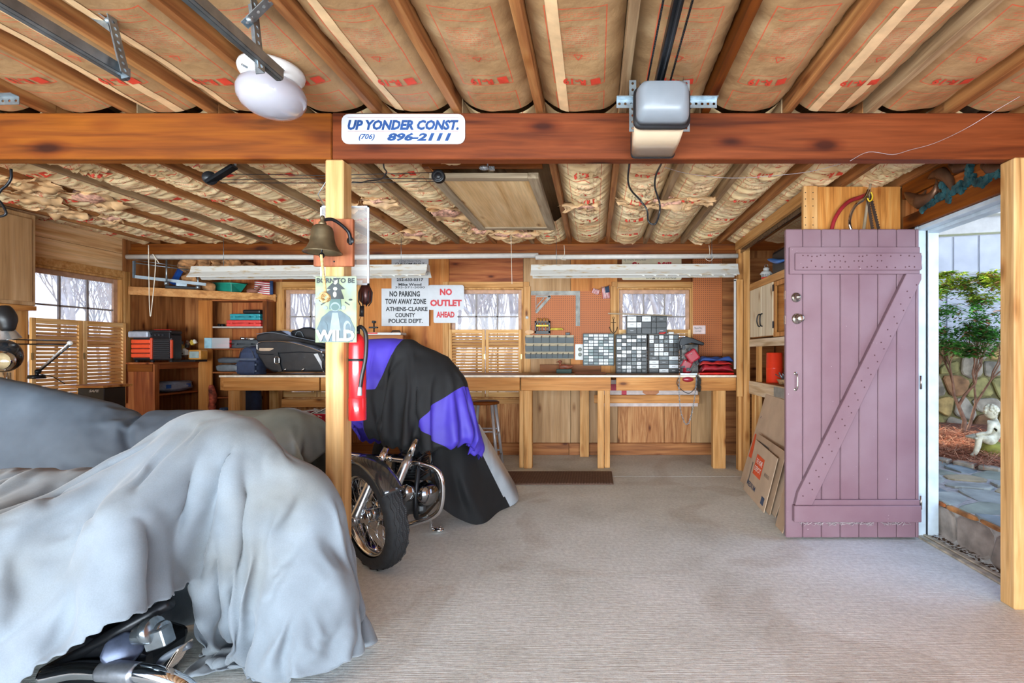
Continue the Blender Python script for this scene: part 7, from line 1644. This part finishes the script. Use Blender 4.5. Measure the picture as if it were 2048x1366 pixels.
def finish(me, name, lab, mats, pick=None, sub=1):
    if pick:   # two dyed panels sewn together: the seam follows a value stored on the cloth
        at = me.attributes.new('panel', 'FLOAT', 'POINT')
        for i, v in enumerate(me.vertices): at.data[i].value = pick(i, v.co)
        m = bpy.data.materials.new(name + '_panels'); m.use_nodes = True; nt = m.node_tree; nt.nodes.clear()
        out = N(nt, 'ShaderNodeOutputMaterial'); mx = N(nt, 'ShaderNodeMixShader'); an = N(nt, 'ShaderNodeAttribute', attribute_name='panel'); gt = N(nt, 'ShaderNodeMath', operation='GREATER_THAN'); gt.inputs[1].default_value = 0
        nt.links.new(an.outputs['Fac'], gt.inputs[0]); nt.links.new(gt.outputs[0], mx.inputs[0]); nt.links.new(mx.outputs[0], out.inputs[0])
        for k, (c1, c2, rg_) in enumerate(mats):
            b = N(nt, 'ShaderNodeBsdfPrincipled'); n1 = N(nt, 'ShaderNodeTexNoise'); n1.inputs['Scale'].default_value = 5; n1.inputs['Detail'].default_value = 6; nt.links.new(obj_coords(nt, rnd=False), n1.inputs['Vector'])
            nt.links.new(ramp(nt, n1.outputs[0], [(.3, L(c1)), (.7, L(c2))]), b.inputs['Base Color']); b.inputs['Roughness'].default_value = rg_
            n3 = N(nt, 'ShaderNodeTexNoise', noise_type='RIDGED_MULTIFRACTAL'); n3.inputs['Scale'].default_value = 2.6; n3.inputs['Detail'].default_value = 4; n3.inputs['Distortion'].default_value = 1.2; nt.links.new(obj_coords(nt, rnd=False), n3.inputs['Vector'])
            bump(nt, b, n3.outputs[0], .4, .03); nt.links.new(b.outputs[0], mx.inputs[k + 1])
        me.materials.append(m)
    else:
        me.materials.append(mats[0])
    for p in me.polygons: p.use_smooth = True
    xs = [v.co.x for v in me.vertices]; ys = [v.co.y for v in me.vertices]; zs = [v.co.z for v in me.vertices]
    c = Vector(((min(xs) + max(xs)) / 2, (min(ys) + max(ys)) / 2, min(zs)))
    for v in me.vertices: v.co -= c
    o = link_mesh(name, me, None, c); s = o.modifiers.new('sub', 'SUBSURF'); s.levels = sub; s.render_levels = sub
    so = o.modifiers.new('solid', 'SOLIDIFY'); so.thickness = .003; so.offset = 0
    tag(o, lab, 'motorcycle cover'); return o
def fabric(name, c1, c2, rough=.85, scale=6, weave=.15, sheen=.2):
    m, nt, bs = newmat(name); co = obj_coords(nt, rnd=False)
    n1 = N(nt, 'ShaderNodeTexNoise'); n1.inputs['Scale'].default_value = scale; n1.inputs['Detail'].default_value = 6; nt.links.new(co, n1.inputs['Vector'])
    n2 = N(nt, 'ShaderNodeTexNoise'); n2.inputs['Scale'].default_value = 260; n2.inputs['Detail'].default_value = 2; nt.links.new(co, n2.inputs['Vector'])
    c = ramp(nt, n1.outputs[0], [(.3, L(c1)), (.7, L(c2))]); c = mixc(nt, .35, c, ramp(nt, n2.outputs[0], [(.3, (.75,) * 3), (.7, (1.1,) * 3)]), 'MULTIPLY')
    nt.links.new(c, bs.inputs['Base Color']); bs.inputs['Roughness'].default_value = rough; bs.inputs['Sheen Weight'].default_value = sheen
    n3 = N(nt, 'ShaderNodeTexNoise'); n3.noise_type = 'RIDGED_MULTIFRACTAL'; n3.inputs['Scale'].default_value = 2.6; n3.inputs['Detail'].default_value = 4; n3.inputs['Distortion'].default_value = 1.2; nt.links.new(co, n3.inputs['Vector'])
    bump(nt, bs, n3.outputs[0], weave, .03); return m
TARP = fabric('canvas_grey', '#666e76', '#7a838c', .85, 5, .45)
_nt = TARP.node_tree; _b = _nt.nodes['Principled BSDF']; _src = _b.inputs['Base Color'].links[0].from_socket
_n = N(_nt, 'ShaderNodeTexNoise'); _n.inputs['Scale'].default_value = 1.6; _n.inputs['Detail'].default_value = 5; _nt.links.new(obj_coords(_nt, rnd=False), _n.inputs['Vector'])
_nt.links.new(mixc(_nt, 1.0, _src, ramp(_nt, _n.outputs[0], [(.38, (.86, .78, .68)), (.55, (1, 1, 1))]), 'MULTIPLY'), _b.inputs['Base Color'])
B_BLUE = fabric('cover_blue_grey', '#4d5966', '#5d6a78', .6, 3, .3); B_OLIVE = fabric('cover_silver_olive', '#666a64', '#80847c', .35, 4, .4, 0)
C_BLK = fabric('cover_black', '#0b0c0e', '#131417', .85, 4, .3, 0); C_PUR = fabric('cover_purple', '#3a2c9c', '#4a3ab8', .55, 4, .3, .1); C_SIL = fabric('cover_silver', '#9aa5ae', '#b4bcc4', .25, 5, .5, 0)

# shapes under the covers
def ell(c, r, n=22, m=14): return MB().sphere(c, r, n, m)
def capsule(p0, p1, r0, r1): 
    a, b = Vector(p0), Vector(p1); pts = [a.lerp(b, i / 8) for i in range(9)]; rs = [r0 + (r1 - r0) * i / 8 for i in range(9)]
    mb = MB(); mb.tube([a - (b - a).normalized() * r0 * .8] + pts + [b + (b - a).normalized() * r1 * .8], [r0 * .4] + rs + [r1 * .4], 14); return mb
colA = [ell((-1.12, 1.93, .24), (.16, .10, .24)), ell((-1.56, 2.0, .66), (.28, .10, .315)), capsule((-1.66, 2.0, .84), (-1.40, 1.98, .87), .09, .08), ell((-1.25, 2.0, .45), (.22, .10, .33)), capsule((-2.02, 1.98, .62), (-3.1, 1.95, .58), .13, .14), ell((-2.0, 1.99, .42), (.55, .12, .30)), capsule((-1.95, 1.62, .60), (-2.15, 1.55, .58), .07, .07),
        capsule((-1.62, 1.70, .70), (-1.62, 2.3, .72), .05, .05)]
def keepA(u, v):
    x = -3.25 + u * 2.52; y = .94 + v * 1.98
    # the near hem is cut away where the engine shows
    return not (-1.80 < x < -1.28 and y < 1.10 + (x + 1.80) * .5)
gA = cloth_grid(lambda u, v: Vector((-3.25 + u * 2.52, .94 + v * 1.98, 1.18 + .058 * math.sin(u * 57 + 5 * math.sin(v * 3.1) + 3 * math.sin(v * 7 + u * 4)) + .016 * math.sin(v * 40 - u * 12))), 136, 98, keepA)
colB = [capsule((-3.1, 3.5, .62), (-2.35, 3.55, .60), .20, .22), ell((-2.25, 3.55, .50), (.36, .25, .33)), capsule((-4.25, 3.3, 1.00), (-3.42, 3.4, .76), .12, .14), ell((-3.7, 3.4, .5), (.7, .28, .42))]
gB = cloth_grid(lambda u, v: Vector((-4.75 + u * 3.0, 2.55 + v * 1.95, 1.28 - .30 * u + .008 * math.sin(u * 30))), 92, 62)
colC = [capsule((-1.50, 3.28, 1.22), (-1.22, 3.30, 1.22), .10, .10), ell((-1.22, 3.36, .98), (.33, .22, .28)), ell((-1.42, 3.30, .95), (.20, .20, .25)), capsule((-1.15, 3.5, .86), (-1.35, 4.2, .78), .24, .20)]
def fnC(u, v):
    a, b = u * 2 - 1, v * 2 - 1
    # square to disc so that the elastic hem is an even height all round
    x = a * math.sqrt(1 - b * b / 2); y = b * math.sqrt(1 - a * a / 2)
    return Vector((-1.24 + x * .86, 3.55 + y * 1.02, 1.48 + .01 * math.sin(a * 20)))
gC = cloth_grid(fnC, 74, 80)
r_ = drape([(gA, dict(bend=.06, mass=.35)), (gB, dict(bend=.5)), (gC, dict(bend=.3, shrink=.0))], colA + colB + colC + [FLOORC], 52)
cA, cB, cC = r_
# set creases: ridged folds pushed along the normals, running down the fall of the cloth
def crease(me, dirs, amp, f1=9.0, f2=21.0, seed=0.0):
    me.update(); nr = [v.normal.copy() for v in me.vertices]; rest = [tuple(d.vector) for d in me.attributes['rest_uv'].data]
    for i, v in enumerate(me.vertices):
        a, b = rest[i]; s_, t_ = dirs(a, b)
        w_ = .35 * noise.noise(Vector((s_ * 3, t_ * 2.5, seed)))
        r1 = 1 - abs(noise.noise(Vector((s_ * f1 + w_ * 4, t_ * 1.0, seed + 3)))) * 3.2
        r2 = 1 - abs(noise.noise(Vector((s_ * f2 + w_ * 6, t_ * 1.8, seed + 9)))) * 3.0
        r3 = noise.noise(Vector((a * 16, b * 16, seed + 20)))
        h = amp * (max(-.6, r1) * .9 + .25 * max(-.5, r2) * max(0, r1 + .6) + .12 * r3)
        if v.co.z < .03: h *= .2
        v.co += nr[i] * h
        if v.co.z < .006: v.co.z = .006
    me.update()
def dirA(a, b):
    k = min(1, max(0, (a - .25) / .35)); x = a + .30 * (b - .5) ; y = b
    return (x * k + (1 - k) * (b * .8 + .25 * a), y * k + (1 - k) * a)
crease(cA, dirA, .021, 7.5, 19.0, 2.0)
crease(cB, lambda a, b: (a * 1.3 + b, b), .006, 5.0, 13.0, 5.0)
crease(cC, lambda a, b: (a + .3 * b, b), .009, 6.0, 14.0, 8.0)
# dirty pale canvas over the nearest motorcycle
finish(cA, 'motorcycle_cover', 'pale blue-grey canvas heaped in deep folds over the nearest motorcycle', [TARP], sub=1)
def pickB(i, c): return c.x - (-2.75 + .35 * (c.y - 3.4))
finish(cB, 'motorcycle_cover', 'dark blue-grey and silver-olive cover over the motorcycle behind the near one', [('#4d5966', '#5d6a78', .6), ('#666a64', '#80847c', .38)], pickB)
uvC = [tuple(d.vector) for d in cC.attributes['rest_uv'].data]
def pickC(i, c):
    u, v = uvC[i]
    return max(min(c.z - 1.02, -1.24 - (1.40 - c.z) * .35 - c.x), min(.86 - c.z, -1.43 - c.x), min(u - .76, v - .12), v - .80)
# gather the hem
for i, q in enumerate(cC.vertices):
    u, v = uvC[i]; e = max(abs(u - .5), abs(v - .5)) * 2
    if e > .93:
        a = math.atan2(v - .5, u - .5); q.co.z += .012 * math.sin(a * 60); c = Vector((-1.24, 3.6, q.co.z)); q.co = q.co.lerp(c, .08 * (e - .93) / .07)
finish(cC, 'motorcycle_cover', 'black and purple cover with gathered hem over the motorcycle behind the post', [('#0b0c0e', '#131417', .8), ('#3a2c9c', '#4a3ab8', .6)], pickC)
print('cloth', time.time() - T0)
# black front flap and the fallen black and silver skirt of the same bike
def folds(name, lab, top, bot, mats, nu, nv, amp, freq, seed, belly=.0, pick=None, split=None):
    top = smooth_path(top, 10); bot = smooth_path(bot, 10); mb = MB()
    def at(path, u): f = u * (len(path) - 1); i = min(int(f), len(path) - 2); return path[i].lerp(path[i + 1], f - i)
    def fn(u, v):
        a, b = at(top, u), at(bot, u); p = a.lerp(b, v); out = (b - a).cross(Vector((1, 0, 0))).normalized()
        w_ = amp * (v ** .7) * (1 - .3 * v)
        n_ = math.sin(u * freq + 2.5 * noise.noise(Vector((u * 3, v * 1.6, seed)))) + .9 * noise.noise(Vector((u * 7, v * 2.5, seed + 5)))
        q = p + Vector((.25, -1, .15)).normalized() * (n_ * w_ + belly * math.sin(PI * v))
        q.z = max(q.z, .004); return q
    mb.grid(fn, nu, nv); mb.m = [(1 if (split and split((i % nu + .5) / nu, (i // nu + .5) / nv)) else 0) for i in range(nu * nv)]
    o = one(name, lab, 'motorcycle cover', mb, mats, solid=.003, sub=1); return o
folds('cover_skirt', 'black and silver cloth skirt trailing on the floor right of the purple cover', [P(862, 905, 3.42), P(885, 893, 3.42), P(905, 880, 3.5), P(932, 868, 3.62), P(945, 850, 3.75), P(958, 848, 3.85)],
      [P(880, 1012, 3.35), P(915, 1038, 3.48), P(955, 1051, 3.56), P(992, 1030, 3.8), P(1035, 1000, 4.15), P(1030, 968, 4.55)], [C_BLK, C_SIL], 80, 50, .055, 17, 3, .02, split=lambda u, v: u > .70 + .10 * v * math.sin(u * 9) or (u > .78 and v > 0))
folds('cover_skirt', 'silver cloth hanging inside the chrome crash bar', [P(862, 905, 3.5), P(880, 905, 3.5)], [P(858, 1000, 3.5), P(872, 1005, 3.5)], [C_SIL], 16, 16, .02, 9, 6)

# ------------------------------------------------------------------ motorcycle under the purple cover: wheel, fork, engine, crash bar
t = thing('motorcycle', 'chrome motorcycle with wire wheel partly hidden by the purple and black cover', 'motorcycle', (-1.3, 3.0, 0))
hub = P(742, 1041, 2.85); R_W = .318; hub.z = R_W * math.cos(.2) + .012
nv = Vector((-.60, -.78, -.12)).normalized()   # axle direction, pointing to the visible side
upv = (Vector((.14, 0, 1)) - nv * Vector((.14, 0, 1)).dot(nv)).normalized(); fwd = upv.cross(nv).normalized()
def wp(a, r, d=0): return hub + (fwd * math.cos(a) + upv * math.sin(a)) * r + nv * d
tyre = MB(); prof = [(.052, -.238), (.058, -.262), (.056, -.288), (.046, -.306), (.028, -.316), (.010, -.3185), (-.010, -.3185), (-.028, -.316), (-.046, -.306), (-.056, -.288), (-.058, -.262), (-.052, -.238)]
na = 96; vs = []
for i in range(na):
    a = 2 * PI * i / na
    for (d, r) in prof: vs.append(wp(a, -r, d))
k = len(prof); fs = [(i * k + j, i * k + j + 1, ((i + 1) % na) * k + j + 1, ((i + 1) % na) * k + j) for i in range(na) for j in range(k - 1)]
tyre.add(vs, fs, True)
ty = obj('tyre', tyre, flat('tyre_rubber', '#26282b', .75, 0, .2, 30, .2), t, weld=True)
tr = MB()
for d in (-.036, -.018, 0, .018, .036):
    for i in range(na * 2):
        a0, a1 = 2 * PI * i / (na * 2), 2 * PI * (i + .78) / (na * 2); off = .005 * math.sin(i * .8 + d * 90)
        rr = .3195 - abs(d) * .13
        tr.add([wp(a0, rr, d + off - .0065), wp(a1, rr, d + off - .0065), wp(a1, rr + .003, d + off), wp(a0, rr + .003, d + off), wp(a1, rr, d + off + .0065), wp(a0, rr, d + off + .0065)], [(0, 1, 2, 3), (3, 2, 4, 5)])
obj('tread', tr, flat('tyre_rubber', '#26282b', .75, 0, .2, 30, .2), ty)['kind'] = 'stuff'
rim = MB(); prof = [(.040, .240), (.044, .232), (.036, .222), (.016, .214), (-.016, .214), (-.036, .222), (-.044, .232), (-.040, .240), (-.02, .228), (.02, .228)]
vs = [wp(2 * PI * i / 72, r, d) for i in range(72) for (d, r) in prof]; k = len(prof)
rim.add(vs, [(i * k + j, i * k + (j + 1) % k, ((i + 1) % 72) * k + (j + 1) % k, ((i + 1) % 72) * k + j) for i in range(72) for j in range(k)], True)
rm = obj('rim', rim, chrome(), t, weld=True)
obj('hub', MB().cyl(wp(0, 0, -.06), wp(0, 0, .06), .035, n=20).cyl(wp(0, 0, .035), wp(0, 0, .05), .055, n=24).cyl(wp(0, 0, -.05), wp(0, 0, -.035), .06, n=24), chrome(), t)
obj('axle', MB().cyl(wp(0, 0, -.10), wp(0, 0, .11), .012, n=10), chrome(), t)
spm = None
for i in range(36):
    a = 2 * PI * i / 36; s_ = 1 if i % 2 else -1; b = a + (.55 if (i // 2) % 2 else -.55)
    obj('spoke', MB().cyl(wp(b, .05, s_ * .042), wp(a, .216, s_ * .006), .0021, n=5), chrome(), t)
obj('brake_disc', MB().cyl(wp(0, 0, -.068), wp(0, 0, -.063), .11, n=36), flat('disc', '#8a8d90', .25, .9), t)
# fork: two legs from the axle up into the cover
top_dir = (P(790, 880, 3.02) - P(716, 1046, 2.86)).normalized()
for s_ in (1, -1):
    a = wp(0, 0, s_ * .10); b = a + top_dir * .31; c = a + top_dir * .42
    obj('fork_slider', MB().tube([a - top_dir * .03, a + top_dir * .03, b - top_dir * .05, b], [.024, .029, .027, .024], 16), flat('alloy', '#b9bcbe', .22, .9, .1), t)
    obj('fork_tube', MB().cyl(b, c, .019, n=16), chrome(), t)
    obj('axle_clamp', MB().cyl(a - nv * .02 * s_, a + nv * .02 * s_, .03, n=16), flat('alloy', '#b9bcbe', .22, .9, .1), t)
# front fender hugging the top of the tyre
fe = MB(); vs = []; nf = 22
for i in range(nf + 1):
    a = math.radians(38 + 100 * i / nf)
    for j in range(9):
        q = (j - 4) / 4 * 1.25; vs.append(wp(a, .335 - .045 * (1 - math.cos(q)) + .008, math.sin(q) * .066))
fe.add(vs, [(i * 9 + j, i * 9 + j + 1, (i + 1) * 9 + j + 1, (i + 1) * 9 + j) for i in range(nf) for j in range(8)], True)
obj('front_fender', fe, flat('fender_grey', '#4a4d50', .15, .7, .1, 5, 0, coat=.8), t, solid=.003)
# engine block, covers, frame tubes
ec = P(828, 985, 3.25); EG = flat('engine_alloy', '#6c7074', .3, .8, .3, 12, .1)
obj('crankcase', MB().obox(ec + Vector((-.06, .12, -.03)), (.26, .26, .24)), EG, t, bevel=.03, segs=2)
obj('side_cover', MB().cyl(ec + Vector((.08, -.02, 0)), ec + Vector((.13, -.06, 0)), .085, .06, 28), flat('cover_chrome', '#9a9da0', .12, 1.0, .05), t)
obj('side_cover', MB().cyl(ec + Vector((-.02, -.08, .03)), ec + Vector((0, -.14, .03)), .07, .05, 24), flat('cover_chrome', '#9a9da0', .12, 1.0, .05), t)
for k_ in range(9): obj('cylinder_fin', MB().box((ec.x - .14, ec.y + .0, ec.z + .10 + k_ * .016), (ec.x + .04, ec.y + .18, ec.z + .107 + k_ * .016)), EG, t, bevel=.004)
obj('cylinder', MB().cyl(ec + Vector((-.05, .09, .08)), ec + Vector((-.05, .09, .27)), .065, n=24), EG, t)
obj('lower_frame', MB().tube(smooth_path([ec + Vector((-.12, .0, .25)), ec + Vector((-.12, -.08, .0)), ec + Vector((-.10, .0, -.17)), ec + Vector((-.12, .5, -.19))], 6), .016, 10).tube(smooth_path([ec + Vector((.04, .0, .25)), ec + Vector((.04, -.08, .0)), ec + Vector((.03, .0, -.17)), ec + Vector((.0, .5, -.19))], 6), .016, 10), blackmet(), t)
obj('horn', MB().cyl(P(815, 925, 3.15), P(815, 925, 3.2), .035, n=20), chrome(), t)
hz = MB()
for i in range(14): 
    c = P(795 + rp.uniform(-10, 45), 925 + rp.uniform(-15, 30), 3.2); hz.tube([c, c + Vector((rp.uniform(-.05, .05), .05, rp.uniform(-.06, .06))), c + Vector((rp.uniform(-.08, .08), .08, rp.uniform(-.1, .1)))], .005, 6)
obj('cables', hz, blackm(), t)
# rear tyre glimpsed through the spokes
obj('rear_tyre', MB().tube([Vector((-1.68, 4.15, .31)) + Vector((-.22 * math.cos(a), .20 * math.cos(a), .25 * math.sin(a))) for a in [i * PI / 18 for i in range(36)]], .06, 10, closed=True), flat('tyre_rubber', '#26282b', .75), t)
# crash bar: one bent chrome tube both sides
Yc = 3.12
obj('crash_bar', MB().tube(smooth_path([P(690, 909, Yc - .02), P(735, 913, Yc), P(785, 918, Yc), P(830, 925, Yc), P(868, 936, Yc), P(882, 955, Yc), P(885, 985, Yc), P(880, 1018, Yc), P(862, 1035, Yc), P(835, 1044, Yc), P(812, 1050, Yc + .02), P(790, 1045, Yc + .12)], 6), .0165, 14), chrome(), t)
obj('crash_bar', MB().tube(smooth_path([P(690, 909, Yc - .02), P(668, 925, Yc), P(660, 960, Yc), P(668, 1000, Yc), P(700, 1030, Yc + .05), P(740, 1040, Yc + .12)], 6), .0165, 12), chrome(), t)
obj('bar_clamp', MB().cyl(P(775, 915, Yc), P(785, 917, Yc), .024, n=14).cyl(P(808, 921, Yc), P(818, 923, Yc), .024, n=14), chrome(), t)
ks = P(862, 1060, 3.45); ks.z = .02
obj('kickstand', MB().tube(smooth_path([P(835, 1000, 3.35), P(850, 1025, 3.4), P(862, 1045, 3.43), Vector((ks.x, 3.45, .03)), Vector((ks.x + .05, 3.44, .02)), Vector((ks.x + .075, 3.43, .035))], 5), .011, 10), chrome(), t)
obj('kickstand_foot', MB().sphere(Vector((ks.x + .05, 3.44, .018)), (.045, .03, .014), 12, 8), chrome(), t)
obj('fork_bag', MB().tube([P(712, 1010, 2.97), P(728, 975, 2.99)], [.03, .02], 8), blackm(), t)

# ------------------------------------------------------------------ parts of the nearest motorcycle under the canvas
t = thing('motorcycle', 'motorcycle engine with curved chrome exhaust showing under the pale canvas', 'motorcycle', (-1.75, 1.8, 0))
Ye = 1.72
obj('engine_case', MB().obox(P(250, 1310, Ye + .12), (.30, .20, .22), rotY(.3)), flat('engine_black', '#16181c', .35, .5, .2), t, bevel=.03, segs=2)
obj('exhaust_pipe', MB().tube(smooth_path([P(90, 1352, Ye), P(150, 1340, Ye), P(215, 1341, Ye - .02), P(290, 1346, Ye - .04), P(345, 1362, Ye - .05), P(385, 1395, Ye - .04), P(400, 1460, Ye)], 7), [.030] * 14 + [.030] * 29, 20), chrome(), t)
obj('heat_shield', MB().tube(smooth_path([P(207, 1341, Ye - .02), P(240, 1343, Ye - .03), P(275, 1347, Ye - .04)], 6), .034, 20), flat('brushed', '#a9adb5', .35, .9, .1, 60), t)
obj('side_case', MB().cyl(P(245, 1300, Ye), P(252, 1300, Ye + .1), .06, n=7), flat('cover_blue', '#4c5468', .4, .5, .3, 20), t, bevel=.008)
obj('carburettor', MB().cyl(P(275, 1268, Ye), P(330, 1262, Ye), .035, n=18).cyl(P(295, 1262, Ye - .02), P(312, 1258, Ye - .02), .045, n=18).obox(P(318, 1275, Ye - .02), (.07, .05, .06), rotY(-.3)), flat('carb_alloy', '#8d969c', .2, .9, .2, 20), t, bevel=.004)
obj('frame_tube', MB().cyl(P(90, 1345, Ye + .02), P(340, 1205, Ye + .06), .022, n=12), blackmet(), t)
obj('hose', MB().tube(smooth_path([P(310, 1345, Ye), P(325, 1320, Ye), P(352, 1302, Ye), P(380, 1290, Ye)], 5), .012, 10), flat('hose_grey2', '#4c525a', .4), t)
fn_ = MB()
for i in range(8): fn_.obox(P(345 + i * 3, 1330 - i * 5, Ye - .01), (.03, .06, .005), rotY(-.9))
obj('cooling_fin', fn_, flat('fin_pale', '#c2b3a4', .4, .6), t)
# third motorcycle at the far left edge, only its front fairing is seen
t = thing('motorcycle', 'black motorcycle front with round headlight at the far left edge', 'motorcycle', P(8, 740, 3.7)); Ym = 3.7
obj('windscreen', MB().tube(smooth_path([P(2, 616, Ym), P(12, 640, Ym), P(16, 662, Ym)], 5), [.05, .055, .06, .062, .064, .062, .058, .05, .045, .04, .03], 14), blackm(), t)
obj('fairing', MB().sphere(P(6, 712, Ym + .05), (.115, .10, .125), 26, 16), flat('fairing_black', '#23272c', .2, 0, .1, 8, 0, coat=.5), t)
obj('headlight', MB().lathe([(.062, 0), (.07, .01), (.072, .03), (.06, .045)], P(12, 722, Ym - .05), (.25, -1, 0), 28), chrome(), t)
obj('headlight_lens', MB().lathe([(0, .05), (.03, .046), (.058, .032), (.062, .02)], P(12, 722, Ym - .05), (.25, -1, 0), 28), flat('lens_amber', '#b8a580', .1, 0, .15, 20, 0, coat=.8), t)
obj('mirror', MB().sphere(P(26, 690, Ym), (.03, .02, .02), 12, 8), blackm(), t)
obj('fork_leg', MB().cyl(P(14, 745, Ym), P(20, 1060, Ym), .022, n=12), chrome(), t)
print('script', time.time() - T0)
